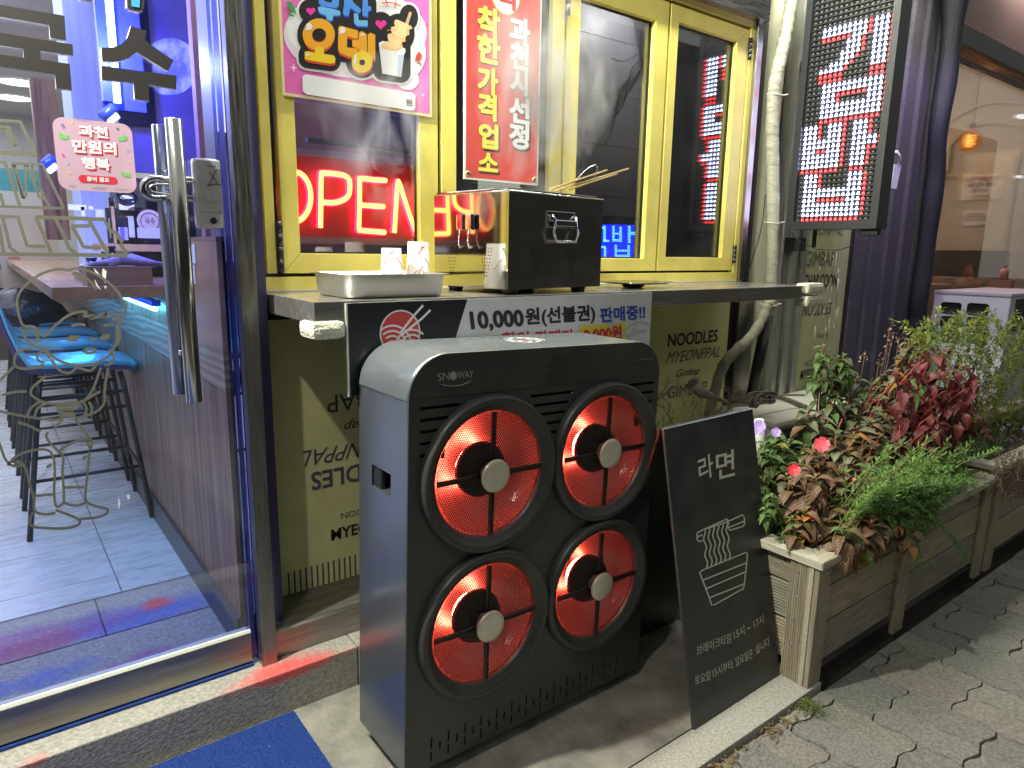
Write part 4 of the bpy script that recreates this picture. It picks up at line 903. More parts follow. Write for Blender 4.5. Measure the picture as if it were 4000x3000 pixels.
bx('lit_edge', 1.198, 1.206, 2.118, 2.126, 1.34, 2.2, M('trim_pink', (.6, .2, .25), .4), sa)
# small blue dot sign 국밥
ds = thing('blue_letter_sign', 'small dark display low in the window with blue lit 국밥 lettering', 'sign', (1.9, 2.2, 1.36))
dy = 2.17
q0, q1 = P(*N('c3', 455, 1075), Y=dy), P(*N('c3', 618, 1282), Y=dy)
bx('display_case', q0.x - .35, q1.x, dy + .002, dy + .03, 1.345, P(*N('c3', 540, 1078), Y=dy).z, M('display_dark', (.02, .02, .03), .5), ds)
eb = E('led_blue', (.08, .35, 1.0), 3.2); ebd = E('led_deep', (.01, .02, 1.0), 1.2)
b = MB()
def hstripe(l, t, r, bb):
    n = max(2, int((bb - t) / 7))
    for k in range(n):
        y = t + (bb - t) * (k + .2) / n; y2 = y + (bb - t) / n * .55
        b.face([P(*N('c3', l, y), Y=dy), P(*N('c3', r, y), Y=dy), P(*N('c3', r, y2), Y=dy), P(*N('c3', l, y2), Y=dy)])
for q in ((500, 1125, 512, 1205), (535, 1130, 548, 1207), (512, 1160, 535, 1170), (512, 1192, 535, 1205), (578, 1125, 592, 1212), (592, 1155, 612, 1172), (512, 1220, 524, 1280), (575, 1222, 588, 1282), (524, 1245, 575, 1255), (524, 1270, 575, 1281), (455, 1125, 468, 1205), (455, 1195, 485, 1207), (440, 1130, 460, 1142), (458, 1228, 470, 1280), (440, 1225, 462, 1238)): hstripe(*q)
b.build('lit_letters', eb, ds, recalc=False)
b = MB(); b.face([P(*N('c3', *p), Y=dy + .0015) for p in ((440, 1118), (612, 1122), (604, 1284), (440, 1280))]); b.build('lit_field', ebd, ds, recalc=False)
# steam rising from the cooker: a real, very thin volume
b = MB(); rings = []
for (z, r) in ((1.545, .05), (1.64, .09), (1.80, .14), (1.98, .17), (2.14, .16), (2.26, .10)):
    rings.append([b.b.verts.new(Vector((1.52 + (z - 1.545) * .10 + r * 1.9 * math.cos(a), 1.86 + r * .9 * math.sin(a), z))) for a in [q / 20 * 6.28318 for q in range(20)]])
for A, B in zip(rings, rings[1:]):
    for k in range(20): b.b.faces.new((A[k], A[(k + 1) % 20], B[(k + 1) % 20], B[k]))
b.b.faces.new(rings[0][::-1]); b.b.faces.new(rings[-1])
vm = bpy.data.materials.new('steam'); MATS['steam'] = vm; vm.use_nodes = True; n = vm.node_tree.nodes; l = vm.node_tree.links; n.clear()
o = n.new('ShaderNodeOutputMaterial'); v = n.new('ShaderNodeVolumePrincipled'); v.inputs['Color'].default_value = (.95, .95, .95, 1); v.inputs['Anisotropy'].default_value = .2
tc = n.new('ShaderNodeTexCoord'); mp = n.new('ShaderNodeMapping'); mp.inputs['Scale'].default_value = (9, 9, 4.5); nz = n.new('ShaderNodeTexNoise'); nz.inputs['Scale'].default_value = 1.0; nz.inputs['Detail'].default_value = 5; nz.inputs['Distortion'].default_value = 1.1
r = n.new('ShaderNodeMapRange'); r.inputs[1].default_value = .44; r.inputs[2].default_value = .66; r.inputs[3].default_value = 0; r.inputs[4].default_value = 17
l.new(tc.outputs['Object'], mp.inputs[0]); l.new(mp.outputs[0], nz.inputs[0]); l.new(nz.outputs[0], r.inputs[0])
g_ = n.new('ShaderNodeTexGradient'); g_.gradient_type = 'SPHERICAL'; m2 = n.new('ShaderNodeMapping'); m2.vector_type = 'TEXTURE'; m2.inputs['Location'].default_value = (1.56, 1.86, 1.84); m2.inputs['Scale'].default_value = (.32, .16, .42)
l.new(tc.outputs['Object'], m2.inputs[0]); l.new(m2.outputs[0], g_.inputs[0]); mu = n.new('ShaderNodeMath'); mu.operation = 'MULTIPLY'; l.new(r.outputs[0], mu.inputs[0]); l.new(g_.outputs[0], mu.inputs[1]); l.new(mu.outputs[0], v.inputs['Density']); l.new(v.outputs[0], o.inputs['Volume'])
stuff(tag(b.build('steam', vm), 'thin white steam drifting up from the cooker in front of the windows', 'steam'))
b = MB(); rings = []
for (z, r) in ((1.45, .05), (1.60, .10), (1.78, .13), (1.95, .10)):
    rings.append([b.b.verts.new(Vector((1.02 + r * 1.7 * math.cos(a), 1.99 + r * .35 * math.sin(a), z))) for a in [q / 20 * 6.28318 for q in range(20)]])
for A, B in zip(rings, rings[1:]):
    for k in range(20): b.b.faces.new((A[k], A[(k + 1) % 20], B[(k + 1) % 20], B[k]))
b.b.faces.new(rings[0][::-1]); b.b.faces.new(rings[-1])
vm2 = vm.copy(); [x for x in vm2.node_tree.nodes if x.type == 'MAPPING' and x.vector_type == 'TEXTURE'][0].inputs['Location'].default_value = (1.02, 1.99, 1.72); [x for x in vm2.node_tree.nodes if x.type == 'MAPPING' and x.vector_type == 'TEXTURE'][0].inputs['Scale'].default_value = (.24, .07, .28)
stuff(tag(b.build('steam', vm2), 'faint wisp of steam above the paper cups in front of the left window', 'steam'))
# ================================================================ projecting LED sign
LS = thing('led_sign', 'tall projecting dot matrix sign spelling 김밥 in white and red lights', 'sign', (3.3, 1.79, 1.5))
LX = 3.3
ya, yb = 2.015, 1.566; zb, ztp = 1.506, 2.95
LB = M('sign_case', (.028, .030, .034), .38, bump=.05, bscale=200)
ring_ = MB(); th = .10
B0 = .032
for (u0, u1, v0, v1) in ((yb, yb + B0, zb, ztp), (ya - B0, ya, zb, ztp), (yb + B0, ya - B0, zb, zb + .040), (yb + B0, ya - B0, ztp - .04, ztp)): ring_.box(LX, LX + th, u0, u1, v0, v1)
bmesh.ops.remove_doubles(ring_.b, verts=ring_.b.verts, dist=1e-5)
ring_.build('sign_case', LB, LS); bx('sign_back', LX + .02, LX + th - .001, yb + .001, ya - .001, zb + .001, ztp, LB, LS)
rows = [".RRRRRRRRRRRR...", ".WWWWWWWWWWWWR..", ".WWWWWWWWWWWWR..", ".WWWWWWWWWWWWR..", ".WWWRRRRRRWWWR..", ".WWWWWWWWWWWWR..", ".WWWWWWWWWWWWR..", ".WWWR.....WWWR..", ".WWWR.....WWWR..", ".WWWR.....WWWR..",
        "RRRRRRRR..RRR...", "WWWWWWWWR.WWWR..", "WWWWWWWWR.WWWR..", "WWWWWWWWR.WWWR..", "WWWRRWWWR.WWWRR.", "WWWWWWWWR.WWWWWR", "WWWWWWWWR.WWWWWR", "WWWR.WWWR.WWWR..", "WWWR.WWWR.WWWR..", "WWWR.WWWR.WWWR..",
        "...RRRRRRRRRRRR.", "...WWWWWWWWWWWWR", "...WWWWWWWWWWWWR", "...WWWWWWWWWWWWR", "...WWWR.....WWWR", "...WWWRRRRRRWWWR", "...WWWWWWWWWWWWR", "...WWWWWWWWWWWWR", "..RRRRR.....RRR.", "..RRRRR.....RRR.",
        "..WWWWWR....WWWR", "....WWWWR...WWWR", "......WWWR..WWWR", "......WWWWR.WWWR", ".......WWWR.WWWR", ".......WWWR.WWWR", "..RRRRRRWWWR.WWW"[:11] + "RWWWR", "..WWWWWWWWWR.WWR", "..WWWWWWWWWR.WWR"] + ["." * 16] * 14
rows[36] = "..RRRRRRWWWR.WWR"; rows[36] = "..RRRRRRWWWRWWWR"
rows[37] = "..WWWWWWWWWRWWWR"; rows[38] = "..WWWWWWWWWRWWWR"
# bottom row y from 1.964 (col 0) to 1.609 (col 15); row pitch from (2.433-1.555)/~36
pc_ = (1.968 - 1.602) / 15; pr = (2.431 - 1.556) / 38
EW = E('led_white', (.55, .62, 1.0), 13); ER = E('led_red', (1.0, .02, .03), 7); EO = E('led_core', (1.0, .30, .04), 3)
bw, br, bd, hood = MB(), MB(), MB(), MB(); bo = MB()
for r, row in enumerate(rows):
    for c, ch in enumerate(row):
        y = 1.968 - c * pc_; z = 1.556 + r * pr
        if z > ztp - .05: continue
        x = LX + .019
        # black shade over every lamp
        hood.box(x - .014, x, y - pc_ * .46, y + pc_ * .46, z + pr * .28, z + pr * .40)
        hood.box(x - .008, x, y - pc_ * .5, y - pc_ * .44, z - pr * .3, z + pr * .28)
        if ch == '.':
            bd.box(x - .003, x, y - .0045, y + .0045, z - .006, z + .002)
        else:
            s = .0086 if ch == 'W' else .0078; b_ = bw if ch == 'W' else br
            v = [b_.b.verts.new(q) for q in (Vector((x - .008, y, z - .002)), Vector((x, y + s, z - .0068)), Vector((x, y - s, z - .0068)), Vector((x, y - s * .2, z + .0065)), Vector((x, y + s * .2, z + .0065)))]
            for f in ((0, 2, 1), (0, 3, 2), (0, 4, 3), (0, 1, 4)): b_.b.faces.new([v[k] for k in f])
            if ch == 'R': bo.box(x - .0100, x - .0085, y - .0012, y + .0012, z - .003, z + .0)
stuff(hood.build('lamp_shades', M('led_shade', (.030, .031, .036), .45), LS)); stuff(bd.build('unlit_lamps', M('led_off', (.22, .22, .2), .4), LS))
stuff(bw.build('white_lamps', EW, LS)); stuff(br.build('red_lamps', ER, LS)); stuff(bo.build('red_lamp_cores', EO, LS))
bx('junction_box', 3.335, 3.375, 1.575, 1.655, 1.478, 1.5055, BLK, LS, bevel=.003)
b = MB(); b.tube([(3.355, 1.60, 1.48), (3.36, 1.66, 1.44), (3.38, 1.78, 1.405), (3.40, 1.90, 1.41), (3.40, 2.0, 1.45), (3.42, 2.06, 1.50)], .0022, 5); tag(b.build('sign_cable', BLK), 'thin wire sagging below the projecting dot matrix sign', 'cable')
b = MB(); b.tube([(3.46, 1.95, 2.9), (3.46, 1.95, 1.42)], .011, 8); b.box(3.41, 3.47, 2.0, 2.09, 1.40, 1.47); b.box(3.40, 3.44, 1.94, 2.08, 2.3, 2.34); tag(b.build('sign_bracket', BLK), 'black steel bracket holding the projecting dot matrix sign to the wall', 'bracket')
# white handle beyond the sign
pz = [P(*N('q', *p), Y=1.98) for p in ((255, 755), (272, 780), (275, 820))]
b = MB(); b.tube(pz, .010, 8); q = [P(*N('q', *p), Y=1.98) for p in ((250, 818), (283, 822), (258, 942), (230, 938))]; b.prism(q, (0, .02, 0)); tag(b.build('white_bracket', M('white_enamel', (.6, .6, .62), .4)), 'small white bracket with curved arm just right of the dot matrix sign', 'bracket')
# wrapped conduit
cm_ = M('tape_wrap', (.44, .43, .33), .6, var=.18, scale=14, stretch=(1, 1, 3), bump=.5, bscale=40, bstretch=(1, 1, 4))
pts = [(3098, -60), (3093, 0), (3078, 90), (3064, 169), (3042, 260), (3023, 340), (3018, 440), (3017, 548), (3020, 700), (3020, 916), (3016, 1060), (3014, 1150), (3002, 1195)]
cw = thing('wrapped_conduit', 'cream tape wrapped pipe running down beside the windows and bending left below the shelf', 'pipe', P(3005, 1060, Y=2.04))
p3 = []
for i, p in enumerate(smooth_pts(pts, 3)): p3.append(P(p[0], p[1], Y=2.04))
b = MB(); rr_ = random.Random(9); b.tube(p3, [.030 + .0012 * math.sin(i * 1.7) + rr_.uniform(-.0012, .0012) for i in range(len(p3))], 16); b.build('upper_pipe', cm_, cw)
b = MB(); hx3 = []
for i in range(len(p3) - 1):
    for k in range(6):
        u = k / 6; c = p3[i].lerp(p3[i + 1], u); a = (i + u) * 1.9; hx3.append(c + Vector((.0315 * math.cos(a), .0315 * math.sin(a), .02 * math.cos(a * .5))))
b.tube(hx3, .0008, 4); b.build('tape_edge', M('tape_edge', (.26, .25, .18), .7), cw)
pts = [(3000, 1185), (2985, 1235), (2935, 1320), (2870, 1370), (2820, 1430), (2795, 1520), (2775, 1590), (2765, 1680)]
p3 = [P(p[0], p[1], Y=2.03) for p in smooth_pts(pts, 3)]
b = MB(); b.tube(p3, [.026 + .0015 * math.sin(i * 1.3) + rr_.uniform(-.001, .001) for i in range(len(p3))], 16); b.build('lower_pipe', M('pipe_wrap_old', (.30, .29, .21), .7, var=.4, scale=10, bump=.5, bscale=30), cw)
for (px, py) in ((3025, 372), (3015, 870), (3002, 1190)):
    c = P(px, py, Y=2.04); b = MB(); b.tube([c + Vector((.037 * math.cos(t), .037 * math.sin(t), .004 * math.sin(t))) for t in [k / 20 * 6.28318 for k in range(20)]], .003, 6, closed=True); b.tube([c + Vector((.03, -.02, 0)), c + Vector((.055, -.04, .006))], .003, 6); b.build('cable_tie', WHT, cw)
tw0 = thing('thin_wires', 'thin dark wires on the cream wall beside the wrapped pipe', 'cable', P(3030, 400, Y=2.18))
for pp in ([(3000, 225), (3015, 240), (3030, 260)], [(3060, 300), (3072, 340), (3072, 380), (3055, 405), (3040, 430)], [(2985, 430), (3000, 465)], [(3040, 485), (3070, 515)], [(2985, 545), (3010, 555)]):
    b = MB(); b.tube([P(x, y, Y=2.185) for x, y in pp], .0015, 4); b.build('wire', M('cable_dark'), tw0)
b = MB(); b.tube([P(x, y, Y=2.1) for x, y in smooth_pts([(2990, 760), (2975, 900), (2940, 1010), (2928, 1050)], 2)], .0025, 5); b.build('wire', M('cable_dark'), tw0)
# ================================================================ sandwich board
Bd0, Bd1, Bt0, Bt1 = Vector((1.530, 1.087, .002)), Vector((1.986, 1.091, .002)), Vector((1.571, 1.30, .862)), Vector((2.027, 1.304, .865))
bo_ = thing('sandwich_board', 'black folding sandwich board with a white line drawing of a noodle bowl', 'sign board', (1.75, 1.09, 0))
nb = (Bd1 - Bd0).cross(Bt0 - Bd0).normalized()
if nb.y > 0: nb = -nb
SBM = M('board_black', (.032, .034, .035), .34, var=.3, scale=6, rvar=.09)
b = MB(); b.prism([Bd0, Bd1, Bt1, Bt0], -nb * .009); b.build('front_leaf', SBM, bo_)
ew = MB(); ew.prism([Bt0 + Vector((0, 0, .0006)), Bt1 + Vector((0, 0, .0006)), Bt1 - nb * .009 + Vector((0, 0, .0006)), Bt0 - nb * .009 + Vector((0, 0, .0006))], (0, 0, .0012)); ew.build('pale_edge', M('edge_grey', (.3, .32, .36), .4), bo_)
b = MB(); k_ = Vector((-.02, .43, 0)); kk = Vector((0, .012, 0)); b.prism([Bd0 + k_, Bd1 + k_, Bt1 + kk, Bt0 + kk], nb.reflect(Vector((0, 1, 0))) * .006); b.build('back_leaf', SBM, bo_)
BPL = (Bd0.copy(), nb.copy())
BG = M('board_lettering', (.5, .5, .42), .6)
def bt(body, bl, br, tl, bold=0.): return text(body, bl, br, tl, BG, bo_, pl=BPL, crop='m4', bold=bold, off=.0008)
bt('라', (425, 362), (497, 330), (414, 244), .012); bt('면', (508, 352), (600, 328), (505, 216), .012)
bt('브레이크타임', (410, 1228), (580, 1160), (412, 1176)); bt('15시 ~ 17시', (598, 1148), (745, 1066), (594, 1100))
bt('토요일', (402, 1376), (478, 1345), (402, 1328)); bt('15시부터', (492, 1338), (590, 1292), (488, 1290)); bt('일요일은', (604, 1282), (690, 1235), (602, 1236)); bt('쉽니다', (706, 1222), (775, 1176), (702, 1176))
W5 = 5.2
lines = [[(412, 615), (440, 600), (560, 560), (640, 524), (648, 540), (648, 572), (640, 582), (575, 602), (568, 590), (560, 560)], [(412, 615), (412, 648), (422, 658), (442, 652)], [(412, 634), (440, 624)], [(440, 600), (560, 545), (570, 555)], [(568, 588), (648, 556)], [(572, 572), (560, 548)],
         [(425, 812), (440, 800), (655, 712), (663, 716), (662, 735), (648, 868), (640, 900), (645, 890), (500, 972), (484, 974), (472, 935), (425, 812)],
         [(436, 852), (662, 762)], [(452, 895), (655, 808)], [(474, 938), (648, 868)], [(474, 938), (484, 974)]]
strokes('bowl_drawing', lines, W5, BPL, BG, bo_, sm=0, crop='m4', off=.0008)
wav = []
for k in range(6):
    x0 = 447 + k * 22.5; y0 = 602 - k * 9; n = 14; yb_ = 790 - k * 8.5
    wav.append([(x0 + 6 * math.sin(t / n * 15 + 1.2) + t * 1.0, y0 + (yb_ - y0) * t / n) for t in range(n + 1)])
strokes('noodle_drawing', wav, W5, BPL, BG, bo_, sm=1, crop='m4', off=.0008)
# ================================================================ planters
PM = [M('plank_%d' % i, c, .8, var=.25, scale=3, stretch=(2, 2, 14), bump=.12, bscale=60, bstretch=(1, 1, 4)) for i, c in enumerate(((.23, .20, .145), (.28, .235, .16), (.20, .185, .145)))]
PV = M('post_wood', (.25, .215, .15), .8, var=.35, scale=4, stretch=(30, 30, 1.5), bump=.4, bscale=20, bstretch=(40, 40, 1))
RIM = M('rim_wood', (.36, .33, .25), .8, var=.25, scale=5, stretch=(2, 24, 24), bump=.4, bscale=16, bstretch=(2, 30, 30))
SOIL = M('soil', (.045, .03, .018), .95, var=.6, scale=50, bump=1., bscale=90)
def grooved(x0, x1, y0, y1, z0, z1, axis, n, mat, parent, name, d=.0016, face='-'):
    """decking board: fine parallel grooves cut in its outer face"""
    b = MB()
    if axis == 'y':   # outer face looks to -y, grooves run along x
        pr = [(y1, z0), (y0 + d, z0)]
        for k in range(n): a = z0 + (z1 - z0) * k / n; h = (z1 - z0) / n; pr += [(y0 + d, a + h * .12), (y0, a + h * .3), (y0, a + h * .8), (y0 + d, a + h * .98)]
        pr += [(y1, z1)]; b.prism([(x0, a, c) for a, c in pr], (x1 - x0, 0, 0))
    elif axis == 'x': # outer face looks to -x, grooves along y
        pr = [(x1, z0), (x0 + d, z0)]
        for k in range(n): a = z0 + (z1 - z0) * k / n; h = (z1 - z0) / n; pr += [(x0 + d, a + h * .12), (x0, a + h * .3), (x0, a + h * .8), (x0 + d, a + h * .98)]
        pr += [(x1, z1)]; b.prism([(a, y0, c) for a, c in pr], (0, y1 - y0, 0))
    elif axis == 'xv': # outer face -x, grooves vertical
        pr = [(x1, y0), (x0 + d, y0)]
        for k in range(n): a = y0 + (y1 - y0) * k / n; h = (y1 - y0) / n; pr += [(x0 + d, a + h * .12), (x0, a + h * .3), (x0, a + h * .8), (x0 + d, a + h * .98)]
        pr += [(x1, y1)]; b.prism([(a, c, z0) for a, c in pr], (0, 0, z1 - z0))
    return b.build(name, mat, parent)
def planter(x0, x1, y0, y1, zt, label, posts):
    t = thing('planter_box', label, 'planter', (x0, y0, -.02), group='wooden planter boxes along the pavement'); zb = .0
    zs = [.055, .196, .327, zt - .045] if zt < .5 else [.05, .2, .34, zt - .045]
    for k in range(3):
        xs = [x0 + .02] + posts + [x1 - .02]
        for a, c in zip(xs, xs[1:]): grooved(a + .002, c - .002, y0 + .018, y0 + .036, zs[k], zs[k + 1] - .007, 'y', 9, PM[(k * 2 + int(a * 10)) % 3], t, 'plank')
        grooved(x0 + .018, x0 + .036, y0 + .076, y1 - .07, zs[k], zs[k + 1] - .008, 'x', 12, PM[(k + 1) % 3], t, 'plank', .0048)
    bx('plank', x0 + .04, x1 - .02, y1 - .03, y1 - .012, .04, zt - .045, PM[0], t)
    bx('plank', x1 - .036, x1 - .018, y0 + .04, y1 - .03, .04, zt - .045, PM[0], t)
    bx('post', x0 + .0, x0 + .074, y0, y0 + .017, -.018, zt - .045, PV, t, bevel=.002)
    bx('post', x0 - .004, x0 + .014, y0 + .0175, y0 + .034, -.018, zt - .045, RIM, t, bevel=.002)
    grooved(x0 + .0, x0 + .017, y0 + .0345, y0 + .100, -.018, zt - .045, 'xv', 8, PV, t, 'post', .0028)
    grooved(x0 + .0, x0 + .017, y1 - .09, y1 - .01, -.018, zt - .045, 'xv', 9, PV, t, 'post')
    for p in posts + [x1 - .05]: bx('post', p - .035, p + .045, y0 + .0, y0 + .017, -.018, zt - .045, PV, t, bevel=.002)
    def rim(pts, m): b = MB(); b.prism([(p[0], p[1], zt - .0445) for p in pts], (0, 0, .0285)); bmesh.ops.bevel(b.b, geom=b.b.edges[:], offset=.0025, segments=1, affect='EDGES'); b.build('rim_board', m, t)
    w_ = .078; a0, a1, c0, c1 = x0 - .012, x1 + .0, y0 - .012, y1
    rim([(a0, c0), (a1, c0), (a1, c0 + w_), (a0 + w_, c0 + w_)], RIM); rim([(a0, c0 + .001), (a0 + w_ - .0015, c0 + w_), (a0 + w_ - .0015, c1 - w_), (a0, c1)], M('rim_wood_side', (.40, .38, .30), .75, var=.2, scale=5, stretch=(24, 2, 24), bump=.4, bscale=16, bstretch=(30, 2, 30)))
    rim([(a0, c1), (a0 + w_, c1 - w_ + .002), (a1, c1 - w_ + .002), (a1, c1)], RIM)
    b = MB()
    rz = random.Random(int(x0 * 10)); nx, ny = 60, 14; g = [[b.b.verts.new((x0 + .036 + (x1 - x0 - .075) * i / nx, y0 + .036 + (y1 - y0 - .07) * j / ny, zt - .065 + rz.uniform(-.012, .012))) for j in range(ny + 1)] for i in range(nx + 1)]
    for i in range(nx):
        for j in range(ny): b.b.faces.new((g[i][j], g[i + 1][j], g[i + 1][j + 1], g[i][j + 1]))
    stuff(b.build('soil', SOIL, t))
    b = MB()
    for p, n in ((x0 + .04, 4), (posts[0] + .0, 4)):
        for k in range(n): b.lathe([(.0001, -.0012), (.0032, -.0012), (.0036, .0)], (p + .008, y0 - .0003, .03 + k * .12), 'Y', 8)
    for k in range(5): b.lathe([(.0001, -.0016), (.0034, -.0016), (.0036, .0)], (x0 - .0003, y0 + .068, .04 + k * .085), 'X', 8)
    b.build('screws', CHR, t)
    return t
ZT = .462
planter(1.988, 3.44, .994, 1.46, ZT, 'weathered grooved wooden planter box nearest the sandwich board', [2.62])
planter(3.475, 5.0, .99, 1.45, .50, 'second wooden planter box along the pavement, mostly in shadow', [4.2])
planter(5.03, 6.6, .99, 1.45, .52, 'third wooden planter box at the right edge of the photo', [5.8])
# ================================================================ leaves and plants
def leaf_mesh(name, L, W, droop, fold, seed, n=7, tip=1.3):
    r = random.Random(seed); b = MB(); rows = []
    for i in range(n + 1):
        t = i / n; wd = W * math.sin(math.pi * min(1, t ** .85)) ** .9 * (1 if t < .5 else (1 - (t - .5) * .25 * tip)); 
        if i in (0, n): wd = .0006
        z = .12 * L * math.sin(t * 2.2) - droop * L * t * t; x = L * t * (1 - .15 * droop * t)
        row = []
        for j in (-1, -.5, 0, .5, 1):
            jag = 1 + (.07 if (i % 2) else -.03) * (abs(j) == 1)
            row.append(b.b.verts.new((x, wd * j * jag, z + abs(j) * fold * wd + (.0 if abs(j) != .5 else wd * .12) + (r.uniform(-1, 1) * .02 * wd))))
        rows.append(row)
    for A, B in zip(rows, rows[1:]):
        for j in range(4):
            f = b.b.faces.new((A[j], B[j], B[j + 1], A[j + 1])); f.smooth = True
    me = bpy.data.meshes.new(name); b.b.to_mesh(me); b.b.free(); return me
def leaf_mat(name, c1, c2, vein, rough=.38, freq=95., base2=None, tr=.25):
    m = bpy.data.materials.new(name); MATS[name] = m; m.use_nodes = True; n = m.node_tree.nodes; l = m.node_tree.links; b = n['Principled BSDF']; b.inputs['Roughness'].default_value = rough
    tc = n.new('ShaderNodeTexCoord'); sp = n.new('ShaderNodeSeparateXYZ'); l.new(tc.outputs['Object'], sp.inputs[0])
    ab = n.new('ShaderNodeMath'); ab.operation = 'ABSOLUTE'; l.new(sp.outputs[1], ab.inputs[0])
    a = n.new('ShaderNodeMath'); a.operation = 'MULTIPLY_ADD'; a.inputs[1].default_value = -.9; l.new(ab.outputs[0], a.inputs[0]); l.new(sp.outputs[0], a.inputs[2])
    s = n.new('ShaderNodeMath'); s.operation = 'MULTIPLY'; s.inputs[1].default_value = freq * 6.28; l.new(a.outputs[0], s.inputs[0])
    si = n.new('ShaderNodeMath'); si.operation = 'SINE'; l.new(s.outputs[0], si.inputs[0])
    r1 = n.new('ShaderNodeMapRange'); r1.inputs[1].default_value = .72; r1.inputs[2].default_value = 1; r1.inputs[4].default_value = .55; l.new(si.outputs[0], r1.inputs[0])
    r2 = n.new('ShaderNodeMapRange'); r2.inputs[1].default_value = .0022; r2.inputs[2].default_value = .0006; l.new(ab.outputs[0], r2.inputs[0])
    mxx = n.new('ShaderNodeMath'); mxx.operation = 'MAXIMUM'; l.new(r1.outputs[0], mxx.inputs[0]); l.new(r2.outputs[0], mxx.inputs[1])
    oi = n.new('ShaderNodeObjectInfo'); nz = n.new('ShaderNodeTexNoise'); nz.inputs['Scale'].default_value = 30; l.new(tc.outputs['Object'], nz.inputs[0])
    ad = n.new('ShaderNodeMath'); ad.operation = 'MULTIPLY_ADD'; ad.inputs[1].default_value = .5; l.new(nz.outputs[0], ad.inputs[0]); 
    m5 = n.new('ShaderNodeMath'); m5.operation = 'MULTIPLY'; m5.inputs[1].default_value = .75; l.new(oi.outputs['Random'], m5.inputs[0]); l.new(m5.outputs[0], ad.inputs[2])
    mc = n.new('ShaderNodeMixRGB'); mc.inputs[1].default_value = (*c1, 1); mc.inputs[2].default_value = (*c2, 1); l.new(ad.outputs[0], mc.inputs[0])
    rb_2 = n.new('ShaderNodeMapRange'); rb_2.inputs[1].default_value = .0; rb_2.inputs[2].default_value = .045; rb_2.inputs[3].default_value = .65; rb_2.inputs[4].default_value = 0; l.new(sp.outputs[0], rb_2.inputs[0]); mb_ = n.new('ShaderNodeMixRGB'); mb_.inputs[2].default_value = (*(base2 or c2), 1); l.new(rb_2.outputs[0], mb_.inputs[0]); l.new(mc.outputs[0], mb_.inputs[1]); mc = mb_
    mv = n.new('ShaderNodeMixRGB'); mv.inputs[2].default_value = (*vein, 1); l.new(mxx.outputs[0], mv.inputs[0]); l.new(mc.outputs[0], mv.inputs[1]); l.new(mv.outputs[0], b.inputs['Base Color'])
    bp = n.new('ShaderNodeBump'); bp.inputs['Strength'].default_value = .5; bp.inputs['Distance'].default_value = .0012; l.new(si.outputs[0], bp.inputs['Height']); l.new(bp.outputs[0], b.inputs['Normal'])
    if tr:
        td = n.new('ShaderNodeBsdfTranslucent'); l.new(mv.outputs[0], td.inputs[0]); ms = n.new('ShaderNodeMixShader'); ms.inputs[0].default_value = tr; o = n['Material Output']
        l.new(b.outputs[0], ms.inputs[1]); l.new(td.outputs[0], ms.inputs[2]); l.new(ms.outputs[0], o.inputs[0])
    return m
LMs = {'bronze': leaf_mat('leaf_bronze', (.10, .040, .035), (.19, .115, .06), (.28, .17, .08), base2=(.30, .34, .08)), 'green': leaf_mat('leaf_green', (.06, .12, .035), (.13, .22, .06), (.22, .33, .10)),
       'olive': leaf_mat('leaf_olive', (.085, .10, .05), (.17, .20, .11), (.30, .27, .17), base2=(.22, .12, .09)), 'wine': leaf_mat('leaf_wine', (.055, .014, .014), (.20, .03, .035), (.28, .06, .07), base2=(.12, .06, .03)),
       'orange': leaf_mat('leaf_orange', (.32, .14, .03), (.42, .20, .04), (.4, .28, .08)), 'yellow': leaf_mat('leaf_yellow', (.45, .38, .05), (.30, .30, .05), (.5, .45, .1))}
LV = {}
for k, m in LMs.items():
    LV[k] = []
    for s in range(4):
        me = leaf_mesh('leaf_' + k, .088 + .01 * (s % 2), .0205 + .002 * s, .25 + .22 * s, .35, s + 3); me.materials.append(m); LV[k].append(me)
nleaf = {}
def add_leaf(parent, pos, az, pitch, kind, scale=1., roll=0.):
    if nleaf.get(parent.name, 0) >= 295: return
    nleaf[parent.name] = nleaf.get(parent.name, 0) + 1
    o = bpy.data.objects.new('leaf', random.choice(LV[kind])); COL.objects.link(o); o.parent = parent; o.location = Vector(pos) - wloc(parent)
    o.rotation_euler = (Matrix.Rotation(az, 3, 'Z') @ Matrix.Rotation(-pitch, 3, 'Y') @ Matrix.Rotation(roll, 3, 'X')).to_euler(); o.scale = (scale,) * 3
R = random.Random(21)
STG = M('stem_green', (.22, .28, .08), .4); STR = M('stem_red', (.30, .06, .04), .35, var=.3, scale=30); STB = M('stem_brown', (.16, .08, .04), .6)
FR_ = M('petal_red', (.62, .02, .035), .45); FRP = M('petal_rose', (.68, .06, .10), .45); FV = M('petal_violet', (.38, .25, .62), .5)
